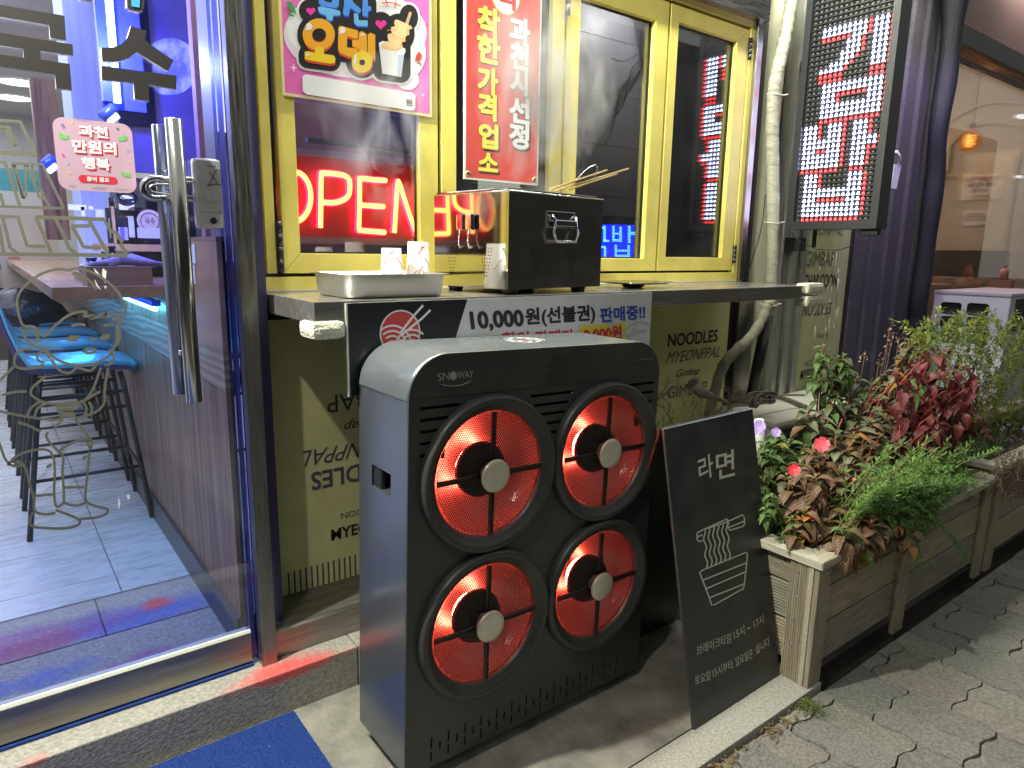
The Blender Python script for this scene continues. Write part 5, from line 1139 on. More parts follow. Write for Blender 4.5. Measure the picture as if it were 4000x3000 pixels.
def flower(parent, pos, mat, size, nrm):
    nrm = Vector(nrm).normalized(); q = nrm.to_track_quat('Z', 'Y').to_matrix(); b = MB()
    for k in range(5):
        a = k / 5 * 6.28318 + .3; c = []
        for (r, w_) in ((.12, .10), (.55, .42), (.9, .48), (1.05, .22), (.98, .0)): c.append((r, w_))
        L_ = [(r, w_) for r, w_ in c]; pts = [(r, w_) for r, w_ in L_] + [(r, -w_) for r, w_ in L_[:-1][::-1]]
        v = []
        for r, w_ in pts:
            x, y = r * math.cos(a) - w_ * math.sin(a), r * math.sin(a) + w_ * math.cos(a); v.append(Vector(pos) + q @ Vector((x * size, y * size, (.18 * r * r + .02 * k * .3) * size)))
        b.face(v)
    o = b.build('flower', mat, parent, recalc=False)
    b = MB(); b.lathe([(.0001, .0), (.0025, .0), (.0015, .004), (.0001, .005)], Vector((0, 0, 0)), seg=6); m_ = bpy.data.meshes.new('flower_eye'); b.b.transform(Matrix.Translation(Vector(pos) - wloc(parent)) @ q.to_4x4()); b.b.to_mesh(m_); b.b.free(); m_.materials.append(PAPER); e = bpy.data.objects.new('flower_eye', m_); COL.objects.link(e); e.parent = o
def whorl(parent, tip, kind, n=8, up=Vector((0, 0, 1)), sc=1., kinds=None, pitch0=.35):
    for k in range(n):
        az = k * 2.399 + R.uniform(-.3, .3); lvl = k / n
        kd = kind if not kinds or R.random() < .8 else R.choice(kinds)
        add_leaf(parent, Vector(tip) + Vector((0, 0, -.014 * k / 2)), az, pitch0 - lvl * 1.0 + R.uniform(-.25, .2), kd, sc * (R.uniform(.6, .75) if k < 2 else R.uniform(.85, 1.15)), R.uniform(-.3, .3))
def impatiens(name, label, cat, base, tips, kind, stem, grp=None, kinds=None, sc=1., n=8, fl=()):
    t = thing(name, label, cat, base, grp)
    for tp in tips:
        b0 = Vector(base) + Vector((R.uniform(-.04, .04), R.uniform(-.03, .03), 0)); tp = Vector(tp); mid = (b0 + tp) / 2 + Vector((R.uniform(-.02, .02), R.uniform(-.02, .02), R.uniform(-.01, .03)))
        pts = [b0 * (1 - u) ** 2 + mid * 2 * u * (1 - u) + tp * u * u for u in [k / 8 for k in range(9)]]; bm_ = MB(); bm_.tube(pts, [.0052 - .0003 * k for k in range(9)], 7); bm_.build('stem', stem, t)
        whorl(t, tp, kind, n + 6, sc=sc * .74, kinds=kinds)
        whorl(t, tp + Vector((R.uniform(-.05, .05), R.uniform(-.05, .03), -R.uniform(.02, .07))), kind, n + 2, sc=sc * .66, kinds=kinds)
        m2 = pts[5]
        for k in range(5): add_leaf(t, pts[3 + k % 5] + Vector((0, 0, -.01)), R.uniform(0, 6.28), R.uniform(-.5, .3), R.choice((kinds or [kind])), sc * R.uniform(.55, .85))
    for pos, mat, s, nr in fl: flower(t, pos, mat, s, nr)
    return t
def at5(x, y, Y): return P(*N('m5', x, y), Y=Y)
to_cam = lambda p: (CAMP - p).normalized() + Vector((0, 0, .25))
SZ2 = ZT - .07
def F5(x, y, Y, mat, s): p = at5(x, y, Y); return (p, mat, s, to_cam(p))
impatiens('impatiens_plant', 'bronze leaved plant with two red flowers at the near left end of the planter', 'flowering plant', (2.20, 1.20, SZ2), [at5(395, 1050, 1.13), at5(380, 905, 1.22), at5(310, 980, 1.2), at5(440, 960, 1.19), at5(420, 1130, 1.15), at5(320, 1150, 1.16), at5(470, 1220, 1.12), at5(345, 1230, 1.10), at5(255, 1090, 1.20)], 'bronze', STR, 'bronze leaved plants in the near planter', ['bronze', 'bronze', 'olive', 'orange'], fl=(F5(280, 1018, 1.15, FR_, .019), F5(372, 1265, 1.09, FR_, .017)))
impatiens('impatiens_plant', 'bronze leaved plant with one larger rose flower, centre of the near planter', 'flowering plant', (2.42, 1.20, SZ2), [at5(600, 975, 1.16), at5(695, 905, 1.2), at5(560, 920, 1.22), at5(520, 1020, 1.15), at5(650, 1040, 1.14), at5(560, 1180, 1.1), at5(720, 1060, 1.12), at5(500, 850, 1.24), at5(610, 1105, 1.10), at5(745, 1170, 1.06)], 'bronze', STR, 'bronze leaved plants in the near planter', ['bronze', 'olive', 'green'], fl=(F5(430, 880, 1.16, FRP, .025), F5(602, 1068, 1.08, FRP, .006)))
impatiens('impatiens_plant', 'bronze leaved plant hanging over the front rim of the near planter', 'flowering plant', (2.40, 1.10, SZ2), [at5(545, 1330, 1.0), at5(700, 1300, .985), at5(600, 1260, 1.04), at5(770, 1200, 1.02), at5(470, 1280, 1.08), at5(760, 1100, 1.07), at5(845, 1250, .99), at5(640, 1240, 1.03), at5(840, 1010, 1.10)], 'bronze', STR, 'bronze leaved plants in the near planter', ['bronze', 'green', 'orange'], sc=1.05, fl=(F5(785, 1185, 1.0, FRP, .006), F5(855, 1255, .98, FRP, .006)))
impatiens('tall_impatiens', 'tall olive leaved plant with bare red stems behind the bronze plants', 'plant', (2.52, 1.34, SZ2), [at5(355, 690, 1.33), at5(575, 625, 1.38), at5(400, 730, 1.35), at5(480, 650, 1.38), at5(690, 620, 1.38), at5(620, 790, 1.3), at5(700, 790, 1.28), at5(500, 830, 1.27), at5(780, 700, 1.3), at5(790, 860, 1.22), at5(730, 920, 1.2), at5(440, 790, 1.33), at5(740, 565, 1.36), at5(640, 700, 1.34), at5(540, 740, 1.3)], 'olive', STR, None, ['olive', 'bronze', 'green'], sc=1.15, n=9)
impatiens('leggy_impatiens', 'leggy green topped plant with thick red stems in front of the word board', 'plant', (2.75, 1.42, SZ2), [at5(435, 350, 1.44), at5(430, 470, 1.43), at5(560, 470, 1.42), at5(620, 520, 1.42), at5(700, 560, 1.4), at5(760, 520, 1.4), at5(515, 410, 1.43), at5(545, 400, 1.42), at5(480, 520, 1.42)], 'green', STR, None, ['green', 'olive'], sc=.85, n=6)
impatiens('violet_impatiens', 'light green plant with violet flowers right behind the sandwich board', 'flowering plant', (2.10, 1.33, SZ2), [at5(185, 815, 1.34), at5(230, 900, 1.3), at5(120, 870, 1.35), at5(200, 980, 1.28), at5(150, 930, 1.31), at5(100, 950, 1.33), at5(250, 860, 1.33)], 'green', STG, None, ['green', 'green', 'yellow'], sc=.85, n=6, fl=(F5(85, 790, 1.33, FV, .026), F5(182, 815, 1.31, FV, .017)))
impatiens('low_green_plant', 'low bright green plant just inside the near corner of the planter', 'plant', (2.13, 1.18, SZ2), [at5(155, 1150, 1.2), at5(270, 1270, 1.13), at5(190, 1190, 1.22), at5(130, 1130, 1.25)], 'green', STG, None, ['green'], sc=.6, n=6)
# wine red drooping plant
wn = thing('wine_red_plant', 'dense wine red plant with drooping narrow leaves in the middle of the planter', 'plant', (2.95, 1.25, SZ2))
for k in range(32):
    a = R.uniform(0, 6.28); rr_ = R.uniform(.0, 1.0) ** .6; px, py = 1050 + 225 * rr_ * math.cos(a), 600 + 255 * rr_ * math.sin(a)
    tip = P(*N('m5', px, py), Y=1.25 + R.uniform(-.12, .14)); b0 = Vector((tip.x + R.uniform(-.12, .02), 1.25 + R.uniform(-.1, .1), max(SZ2, tip.z - R.uniform(.08, .18)))); mid = (b0 + tip) / 2 + Vector((-.01, 0, .02))
    bs = MB(); bs.tube([b0 * (1 - u) ** 2 + mid * 2 * u * (1 - u) + tip * u * u for u in [q / 6 for q in range(7)]], [.003 - .0003 * q for q in range(7)], 6); bs.build('stem', STR, wn)
    for q in range(9):
        add_leaf(wn, tip + Vector((R.uniform(-.04, .04), R.uniform(-.03, .03), -q * .014)), R.uniform(0, 6.28), R.uniform(-1.3, .2), 'wine' if R.random() < .93 else R.choice(('orange', 'bronze', 'green')), R.uniform(.5, .85), R.uniform(-.5, .5))
wn2 = thing('wine_red_plant', 'darker lower wine red plant with leaves hanging towards the second planter', 'plant', (3.1, 1.2, SZ2))
for k in range(30):
    px, py = 1090 + R.gauss(0, 85), 690 + R.gauss(0, 95); tip = P(*N('m5', px, py), Y=1.12 + R.uniform(-.04, .08)); b0 = tip + Vector((R.uniform(-.06, .02), .06, -.12)); bs = MB(); bs.tube([b0, (b0 + tip) / 2 + Vector((-.01, 0, .02)), tip], .0026, 6); bs.build('stem', STR, wn2)
    for q in range(9): add_leaf(wn2, tip + Vector((R.uniform(-.035, .035), R.uniform(-.025, .025), -q * .012)), R.uniform(0, 6.28), R.uniform(-1.4, .1), 'wine' if R.random() < .9 else 'bronze', R.uniform(.5, .8), R.uniform(-.5, .5))
# small-leaved plants: every sprig a curved stem with little leaves, joined
def sprigs(b, bl, base, tip, n, L, W, sag=0., seg=8, whl=2, spread=.9, gv=.0):
    base, tip = Vector(base), Vector(tip); mid = (base + tip) / 2 + Vector((0, 0, sag)) ; pts = [base * (1 - u) ** 2 + mid * 2 * u * (1 - u) + tip * u * u for u in [k / seg for k in range(seg + 1)]]
    bl.tube(pts, [.0016 - .0001 * k for k in range(seg + 1)], 4, cap=False)
    for k in range(n):
        u = .18 + .82 * k / n; p = base * (1 - u) ** 2 + mid * 2 * u * (1 - u) + tip * u * u; d = (tip - base).normalized()
        for w_ in range(whl):
            a = k * 2.4 + w_ * 3.14 + R.uniform(-.4, .4); s = d.orthogonal().normalized(); s = Matrix.Rotation(a, 3, d) @ s; dr = (s * spread + d * .8 + Vector((0, 0, -gv))).normalized(); sd = dr.cross(Vector((R.uniform(-.4, .4), R.uniform(-.4, .4), 1))).normalized()
            l_ = L * R.uniform(.6, 1.2); e = p + dr * l_; m_ = p + dr * l_ * .45 + Vector((0, 0, l_ * .06)); w2 = W * R.uniform(.8, 1.2)
            v = [b.b.verts.new(x) for x in (p, m_ + sd * w2, e, m_ - sd * w2)]
            b.b.faces.new(v)
def lf(name, c, c2, tr=.3):
    m = M(name, c, .5, col2=c2, scale=18); n = m.node_tree.nodes; l = m.node_tree.links; td = n.new('ShaderNodeBsdfTranslucent'); src = n['Principled BSDF'].inputs['Base Color'].links[0].from_socket; l.new(src, td.inputs[0])
    ms = n.new('ShaderNodeMixShader'); ms.inputs[0].default_value = tr; l.new(n['Principled BSDF'].outputs[0], ms.inputs[1]); l.new(td.outputs[0], ms.inputs[2]); l.new(ms.outputs[0], n['Material Output'].inputs[0]); return m
FGm = lf('feathery_green', (.065, .16, .035), (.20, .36, .08))
ft = thing('feathery_plant', 'feathery bright green plant spilling over the planter front with hanging sprays', 'plant', (2.9, 1.15, SZ2)); b, bl = MB(), MB()
for k in range(250):
    px, py = R.gauss(1030, 160), R.gauss(1020, 85); px = max(790, min(1330, px)); Yq = R.uniform(.93, 1.2); tip = P(*N('m5', px, py), Y=Yq); base = Vector((tip.x + R.uniform(-.08, .05), 1.15 + R.uniform(-.08, .1), SZ2 + R.uniform(0, .05)))
    sprigs(b, bl, base, tip, 11, .029, .0038, .02, spread=1.25)
for k in range(300):
    px = R.gauss(960, 100); py = 1080 + abs(R.gauss(0, 190)) * max(.2, 1 - abs(px - 950) / 300); tip = P(*N('m5', px, py), Y=R.uniform(.93, .985)); base = Vector((tip.x + R.uniform(-.04, .04), 1.04, ZT + .01))
    sprigs(b, bl, base, tip, 11, .027, .0036, .05, spread=1.25)
for (x0, y0, x1, y1, n_) in ((930, 1190, 960, 1530, 34), (960, 1220, 1035, 1550, 30), (1000, 1240, 1230, 1515, 44), (1000, 1230, 1215, 1480, 36), (1290, 960, 1390, 905, 20), (1150, 1000, 1395, 915, 34)):
    sprigs(b, bl, P(*N('m5', x0, y0), Y=.965), P(*N('m5', x1, y1), Y=.94), n_, .024, .0023, .02)
for k in range(26):
    px, py = R.uniform(550, 780), R.uniform(860, 1000); tip = P(*N('m5', px, py), Y=1.3); sprigs(b, bl, (tip.x, 1.28, SZ2), tip, 9, .02, .002, .01)
stuff(b.build('foliage', FGm, ft, recalc=False)); stuff(bl.build('stems', STG, ft))
# yellow green willow-like shrub
sh_ = thing('yellow_green_shrub', 'airy yellow green shrub with small oval leaves in front of the white air conditioner', 'shrub', (4.1, 1.32, SZ2)); b, bl = MB(), MB(); b2 = MB()
for k in range(300):
    px, py = R.uniform(985, 1560), R.uniform(150, 760)
    lim = 150 + max(0, 1080 - px) * .9 + 40 * math.sin(px * .03)
    if py < lim: py = lim + R.uniform(0, 60)
    if py > 640 and px < 1250: px += 250
    Yq = R.uniform(1.22, 1.5); tip = P(*N('m5', px, py), Y=Yq); base = Vector((tip.x + R.uniform(-.1, .2), Yq + R.uniform(-.05, .1), max(SZ2, tip.z - R.uniform(.08, .22))))
    sprigs(b if k % 3 else b2, bl, base, tip, 9, .034, .0066, .03, spread=1.2)
for a in (((1000, 330), (815, 210)), ((1010, 340), (870, 265)), ((1030, 300), (900, 330)), ((1000, 300), (1075, 140)), ((1200, 300), (1330, 140)), ((1400, 330), (1490, 150)), ((1420, 300), (1470, 200))): sprigs(b, bl, P(*N('m5', *a[0]), Y=1.33), P(*N('m5', *a[1]), Y=1.3), 9, .036, .0062, .03, spread=1.2)
stuff(b.build('foliage', lf('willow_yellow', (.17, .22, .04), (.30, .36, .06)), sh_, recalc=False)); stuff(b2.build('foliage', lf('willow_green', (.10, .17, .05), (.18, .26, .08)), sh_, recalc=False)); stuff(bl.build('stems', M('stem_tan', (.30, .24, .08), .6), sh_))
# dark low plants and dry mat at the far right
mix_ = impatiens('mixed_tall_impatiens', 'tall bronze and green leaf tangle between word board and wine red plant', 'plant', (2.85, 1.35, SZ2), [at5(820, 480, 1.36), at5(870, 400, 1.38), at5(800, 590, 1.34), at5(740, 640, 1.33), at5(860, 640, 1.28), at5(900, 330, 1.4), at5(780, 780, 1.25), at5(880, 800, 1.18), at5(700, 700, 1.3), at5(960, 860, 1.15)], 'olive', STR, None, ['olive', 'bronze', 'wine', 'orange'], sc=1.0, n=8)
impatiens('small_orange_plant', 'orange and bronze foliage in the heart of the near planter', 'plant', (2.6, 1.22, SZ2), [at5(700, 760, 1.27), at5(740, 840, 1.22), at5(650, 860, 1.24), at5(820, 720, 1.27), at5(600, 820, 1.27)], 'bronze', STR, None, ['orange', 'bronze', 'green'], sc=.95, n=7)
dk = thing('dark_low_plant', 'dark low green plant with tiny violet flowers on the second planter', 'plant', (4.2, 1.2, .45)); b, bl = MB(), MB()
for k in range(60):
    px, py = R.uniform(1310, 1560), R.uniform(760, 930); tip = P(*N('m5', px, py), Y=R.uniform(1.05, 1.3)); sprigs(b, bl, (tip.x, tip.y + .03, .46), tip, 9, .018, .0035, .01)
stuff(b.build('foliage', lf('dark_green', (.03, .07, .03), (.06, .12, .045)), dk, recalc=False)); stuff(bl.build('stems', STG, dk))
b = MB()
for k in range(14):
    p = P(*N('m5', R.uniform(1400, 1530), R.uniform(770, 870)), Y=1.1); b.lathe([(.0001, -.004), (.005, 0), (.0001, .004)], p, seg=6)
stuff(b.build('tiny_flowers', FV, dk))
dm = thing('dry_mat', 'brown dried tangle hanging over the front of the second planter', 'dead plant', (4.0, 1.0, .5)); b = MB()
for k in range(420):
    p = P(*N('m5', R.uniform(1370, 1560), R.uniform(905, 1140)), Y=R.uniform(.93, 1.0)); q = p + Vector((R.gauss(0, .03), R.gauss(0, .012), R.gauss(-.012, .022))); b.tube([p, (p + q) / 2 + Vector((0, R.uniform(-.01, .01), R.uniform(-.01, .01))), q], .0013, 4, cap=False)
stuff(b.build('dry_stems', M('dead_brown', (.13, .085, .055), .8, var=.5, scale=30), dm))
# dried flower stalks
ds_ = thing('dried_stalks', 'thin dried flower stalks with curled seed heads behind the wine red plant', 'dead plant', (3.2, 1.4, SZ2)); b, b2 = MB(), MB()
for (x, y) in ((795, 250), (850, 300), (975, 215), (880, 320), (790, 300), (665, 375), (740, 430), (700, 520), (815, 280), (960, 290)):
    tip = P(*N('m5', x, y), Y=1.40); base = Vector((tip.x - R.uniform(-.03, .12), 1.4, SZ2)); b.tube([base, (base + tip) / 2 + Vector((R.uniform(-.03, .03), 0, 0)), tip], .0013, 4)
    for q in range(9):
        c = tip + Vector((R.gauss(0, .012), R.gauss(0, .01), R.gauss(-.02, .025))); v = [c + Vector((R.uniform(-.008, .008), R.uniform(-.006, .006), R.uniform(-.009, .009))) for _ in range(4)]; b2.face(v)
b.build('stalks', STB, ds_); stuff(b2.build('seed_heads', M('seed_tan', (.42, .30, .20), .8), ds_, recalc=False))
# dead twiggy bush behind the sandwich board
tw_ = thing('dead_twig_bush', 'leafless twiggy bush between the heater and the word board', 'dead plant', (2.3, 1.75, .0)); b = MB()
def twig(b, p, d, L, r, depth):
    q = p + d * L; b.tube([p, (p + q) / 2 + Vector((R.uniform(-.1, .1), R.uniform(-.1, .1), R.uniform(-.05, .1))) * L * .3, q], [r, r * .85, r * .65], 4, cap=False)
    if depth:
        for k in range(3): twig(b, p.lerp(q, R.uniform(.4, 1)), (d + Vector((R.uniform(-1, 1), R.uniform(-1, 1), R.uniform(-.5, .8))) * .8).normalized(), L * R.uniform(.5, .8), r * .7, depth - 1)
for k in range(26):
    px, py = R.uniform(2480, 2880), R.uniform(1600, 1800); p = P(px, py, Y=R.uniform(1.7, 1.85)); twig(b, p, Vector((R.uniform(-.6, .6), R.uniform(-.5, .1), 1)).normalized(), .085, .0017, 3)
for k in range(5): b.tube([Vector((2.35 + .02 * k, 1.78, 0)), Vector((2.3 + .06 * k, 1.77, .55))], .004, 5)
b.build('twigs', M('twig_bark', (.22, .18, .11), .8, var=.3, scale=30), tw_)
# ---------------- low air conditioner behind the planter
ac = thing('air_conditioner', 'low cream air conditioner unit behind the plants with a coiled hose on it', 'air conditioner', (2.84, 1.70, 0))
ACW = M('ac_cream', (.55, .55, .47), .45, var=.08, scale=6)
bx('ac_body', 2.86, 3.72, 1.72, 2.06, .03, .585, ACW, ac, bevel=.008); bx('ac_top', 2.85, 3.73, 1.705, 2.07, .5855, .615, ACW, ac, bevel=.008)
b = MB()
for k in range(22): b.box(2.90, 3.55, 1.702, 1.7195, .10 + k * .021, .110 + k * .021)
b.build('louvre', M('louvre_dark', (.03, .03, .03), .5), ac); bx('grille_backing', 2.89, 3.56, 1.712, 1.7195, .09, .57, BLK, ac)
b = MB(); hz = .635
hp_ = [P(x, y, Z=.63) for x, y in smooth_pts([(2850, 1560), (2930, 1570), (3020, 1545), (3080, 1560), (3150, 1590)], 2)]
b.tube(hp_, .011, 10); tag(b.build('thick_hose', M('hose_grey', (.16, .15, .12), .6)), 'thick grey hose lying along the top of the low cream air conditioner', 'hose')
cl = thing('cable_coil', 'tied bundle of grey cable resting on the low air conditioner', 'cable', P(2970, 1560, Z=.62)); c0 = P(2965, 1565, Y=1.82)
b = MB()
for k in range(9):
    a = R.uniform(-.6, .6); pts = []
    for t in range(25):
        u = t / 24 * 6.28318; x = math.cos(u) * (.085 + .012 * R.random()) ; z = math.sin(u) * (.028 + .01 * math.cos(2 * u)) + .01 * k / 3
        pts.append(c0 + Vector((x * math.cos(a), x * math.sin(a) * .5 - .01 * k / 4, z + .0 + math.sin(a) * x * .3)))
    b.tube(pts, .0055, 6)
b.tube([c0 + Vector((-.3, 0, -.03)), c0 + Vector((-.2, .0, .0)), c0 + Vector((-.1, 0, -.01)), c0], .006, 6); b.tube([c0, c0 + Vector((.12, .02, .0)), c0 + Vector((.26, .02, -.005)), c0 + Vector((.4, .0, -.02))], .006, 6)
b.build('coiled_cable', M('cable_taupe', (.22, .20, .16), .5), cl)
b = MB(); b.tube([P(x, y, Y=1.86) for x, y in ((2705, 1500), (2740, 1535), (2800, 1555), (2840, 1570))], [.028, .025, .011, .008], 14); tag(b.build('hose_nozzle', M('nozzle', (.20, .19, .17), .5)), 'grey flared hose end lying left of the coiled cable', 'nozzle')
b = MB(); p = P(2990, 1800, Y=1.33); b.tube([P(2965, 1640, Y=1.45), P(2972, 1830, Y=1.45)], .018, 12); tag(b.build('white_pipe', WHT), 'short white pipe standing behind the violet flowered plant', 'pipe')
b = MB(); c = P(3000, 1840, Y=1.30); b.box(c.x - .02, c.x + .02, c.y - .002, c.y + .002, c.z - .04, c.z + .01, None, .0015); tag(b.build('plant_label', WHT), 'small white plant label among the light green leaves', 'plant label')
# debris, moss and dry leaves
b = MB(); mc = P(*N('m6', 850, 1190), Z=-.02)
for k in range(3200):
    a = R.uniform(0, 6.28); r = abs(R.gauss(0, .35)); c = mc + Vector((math.cos(a) * r * .075, math.sin(a) * r * .13 , R.uniform(0, .014) * max(0, 1 - r))); v = [c + Vector((R.uniform(-.004, .004), R.uniform(-.004, .004), R.uniform(0, .006))) for _ in range(3)]; b.face(v)
stuff(tag(b.build('moss_clump', lf('moss', (.10, .13, .03), (.20, .23, .06)), recalc=False), 'clump of yellow green moss at the foot of the planter corner', 'moss'))
b = MB()
for (cx, cy, n_) in ((660, 1340, 38), (360, 1560, 45), (750, 1270, 14), (500, 1480, 10)):
    c0_ = P(*N('m6', cx, cy), Z=-.015)
    for k in range(n_):
        c = c0_ + Vector((R.gauss(0, .03), R.gauss(0, .018), R.uniform(0, .008))); a = R.uniform(0, 6.28); d = Vector((math.cos(a), math.sin(a), R.uniform(-.2, .3))) * R.uniform(.005, .012); s = Vector((-d.y, d.x, 0)) * R.uniform(.25, .6); b.face([c - d, c + s, c + d, c - s])
stuff(tag(b.build('leaf_litter', lf('litter', (.13, .08, .035), (.26, .19, .08)), recalc=False), 'dry leaf litter caught along the kerb joint', 'leaf litter'))
b = MB()
for k in range(260):
    c = Vector((R.uniform(1.3, 4), R.uniform(.2, .97), -.0175)) if k < 130 else Vector((R.uniform(.2, 1.5), R.uniform(1.12, 1.8), .002)); s = R.uniform(.0008, .0028); b.face([c + Vector((R.uniform(-s, s), R.uniform(-s, s), R.uniform(0, s))) for _ in range(3)])
stuff(tag(b.build('grit', M('grit', (.35, .32, .26), .9), recalc=False), 'scattered grit and crumbs on the pavement', 'grit'))
b = MB()
for k in range(220): c = Vector((R.uniform(-.2, .6), R.uniform(1.45, 1.84), .0125)); s = R.uniform(.0008, .0026); b.face([c + Vector((R.uniform(-s, s), R.uniform(-s, s), R.uniform(0, s))) for _ in range(3)])
stuff(tag(b.build('mat_crumbs', M('crumbs', (.55, .52, .42), .9), recalc=False), 'pale crumbs scattered on the bright blue door mat', 'grit'))
# ================================================================ glass door
gd = thing('glass_door', 'frameless glass door with steel foot rail, black lettering and a line drawing of a child', 'door', (.0, 1.975, .143))
GY = 1.975
bx('glass_pane', -2.0, .532, GY, GY + .008, .232, 3.2, GLD, gd)
bx('bottom_rail', -2.0, .532, GY - .012, GY + .020, .146, .2395, M('rail_steel', (.30, .28, .24), .36, 1, var=.3, scale=6, stretch=(.5, 6, 6), rvar=.08), gd, bevel=.002)
b = MB(); b.prism([(-2.0, GY - .011, .240), (-2.0, GY + .019, .240), (-2.0, GY + .017, .2475), (-2.0, GY - .007, .2475)], (2.532, 0, 0)); b.build('rail_cap', M('rail_cap_cream', (.60, .60, .52), .4), gd)
bx('edge_seal', .533, .5505, GY - .002, GY + .012, .15, 3.2, glass('seal_glass', (.55, .57, .85), .03, .03), gd)
bx('glass_edge', .5205, .5325, GY - .0012, GY - .0004, .25, 3.2, glass('edge_glass', (.6, .65, .9), .04, .02), gd)
DPL = Ypl(GY)
BR_ = M('door_bar', (.50, .50, .47), .17, 1, rvar=.05, scale=5, stretch=(3, 3, .3))
fb, bb_ = P(*N('c1', 1133, 770), Y=1.915), P(*N('c5', 1040, 927), Y=1.915)
def bar(x, y, z0, z1, nm):
    b = MB(); b.lathe([(.0001, z0), (.0185, z0), (.0200, z0 + .0015), (.0200, z1 - .0015), (.0185, z1), (.0001, z1)], (x, y, 0), seg=32); b.build(nm, BR_, gd)
xb = (fb.x + bb_.x) / 2; bar(xb, 1.915, bb_.z, fb.z, 'pull_bar')
k0, k1 = P(*N('c1', 1046, 812), Y=2.05), P(*N('c5', 968, 882), Y=2.05); bar((k0.x + k1.x) / 2, 2.05, k1.z, k0.z, 'inner_pull_bar')
for z in (fb.z - .12, bb_.z + .12):
    b = MB(); b.tube([(xb, 1.915, z), (xb, GY, z)], .009, 10); b.build('bar_mount', CHR, gd); b = MB(); b.tube([(xb, GY + .008, z), ((k0.x + k1.x) / 2, 2.05, z)], .009, 10); b.build('bar_mount', CHR, gd)
lk = thing('door_lock', 'silver electronic door lock with an engraved bird and a looped shackle round the handle', 'lock', (.49, 1.95, 1.42))
l0, l1 = P(*N('c1', 1252, 1015), Y=1.932), P(*N('c1', 1462, 1485), Y=1.932)
b = MB(); b.box(l0.x, l1.x, 1.934, 1.9745, l1.z, l0.z, None, .012); b.build('lock_body', M('lock_silver', (.5, .5, .52), .3, .5), lk)
b = MB(); b.box(l0.x + .006, l1.x - .004, 1.9325, 1.936, l1.z + .042, l0.z - .006, None, .001); b.build('lock_cover', M('lock_face', (.40, .40, .42), .32, .5), lk)
LKP = Ypl(1.932)
strokes('bird_engraving', [[(1345, 1205), (1375, 1165), (1392, 1110), (1422, 1098), (1440, 1135), (1442, 1190), (1425, 1200), (1390, 1190), (1345, 1205)], [(1355, 1115), (1385, 1150), (1410, 1190)]], 3, LKP, BLK, lk, crop='c1', off=.0006)
strokes('flower_engraving', [[(1300, 1300), (1325, 1275), (1340, 1295), (1320, 1318)], [(1340, 1320), (1370, 1300), (1395, 1320), (1370, 1345)], [(1380, 1255), (1370, 1290)], [(1310, 1160), (1305, 1180)], [(1328, 1195), (1332, 1215)]], 3, LKP, M('engrave', (.62, .62, .6), .3, .8), lk, crop='c1', off=.0006)
text('Evernet', (1345, 1082), (1398, 1084), (1345, 1066), BLK, lk, pl=LKP, crop='c1', off=.0008)
disc(P(*N('c1', 1385, 1430), Y=1.93).x, P(*N('c1', 1385, 1430), Y=1.93).z, .0085, 1.9315, M('lock_button', (.08, .08, .08), .3, .8), 'lock_button', lk)
b = MB(); sp = [P(*N('c1', *p), Y=1.958) for p in smooth_pts([(1250, 1165), (1090, 1165), (1000, 1150), (940, 1175), (925, 1220), (945, 1262), (1000, 1288), (1090, 1280), (1250, 1290)], 3)]; b.tube(sp, .0085, 10); b.build('shackle', CHR, lk)
b = MB(); sp = [P(*N('c1', *p), Y=1.945) for p in smooth_pts([(1250, 1178), (1090, 1195), (1010, 1195), (975, 1205), (970, 1228), (985, 1248), (1100, 1262), (1250, 1275)], 3)]; b.tube(sp, .003, 8); b.build('shackle_lining', M('lining', (.3, .3, .3), .3, 1), lk)
# standing-off acrylic letters 국수
LT = M('acrylic_dark', (.008, .0065, .006), .6); LE = M('acrylic_edge', (.62, .62, .58), .4)
def solid_letter(polys, crop):
    for pts in polys:
        v = [P(*N(crop, *p), Y=GY - .016) for p in pts]; b = MB(); b.prism(v, (0, .0155, 0)); b.build('letter_block', LE, gd)
        b = MB(); b.face([p + Vector((0, -.0006, 0)) for p in v]); b.build('letter_face', LT, gd, recalc=False)
solid_letter([[(-400, -10), (0, 60), (835, 205), (857, 525), (650, 490), (635, 325), (0, 215), (-400, 150)],
              [(-400, 350), (0, 425), (940, 575), (950, 722), (520, 657), (530, 772), (903, 828), (932, 1166), (728, 1145), (712, 965), (0, 862), (-400, 800), (-400, 640), (0, 705), (308, 748), (300, 633), (0, 585), (-400, 520)]], 'L')
solid_letter([[(848, 167), (948, 198), (940, 262), (975, 290), (1127, 392), (1088, 462), (885, 337), (848, 368), (800, 390), (740, 400), (662, 395), (655, 308), (735, 306), (785, 285), (825, 245)],
              [(657, 425), (1145, 490), (1143, 580), (963, 548), (968, 656), (872, 643), (866, 537), (660, 515)]], 'c1')
solid_letter([[(820, -60), (935, -60), (935, 40), (925, 70), (900, 78), (840, 65), (822, 45)]], 'c1')
decal('letter_fill', [N('c1', *p) for p in [(850, -60), (908, -60), (905, 50), (852, 40)]], Ypl(GY - .017), M('letter_cyan', (.04, .25, .55), .4), gd)
solid_letter([[(510, -40), (600, -40), (595, 8), (520, -5)]], 'c1')
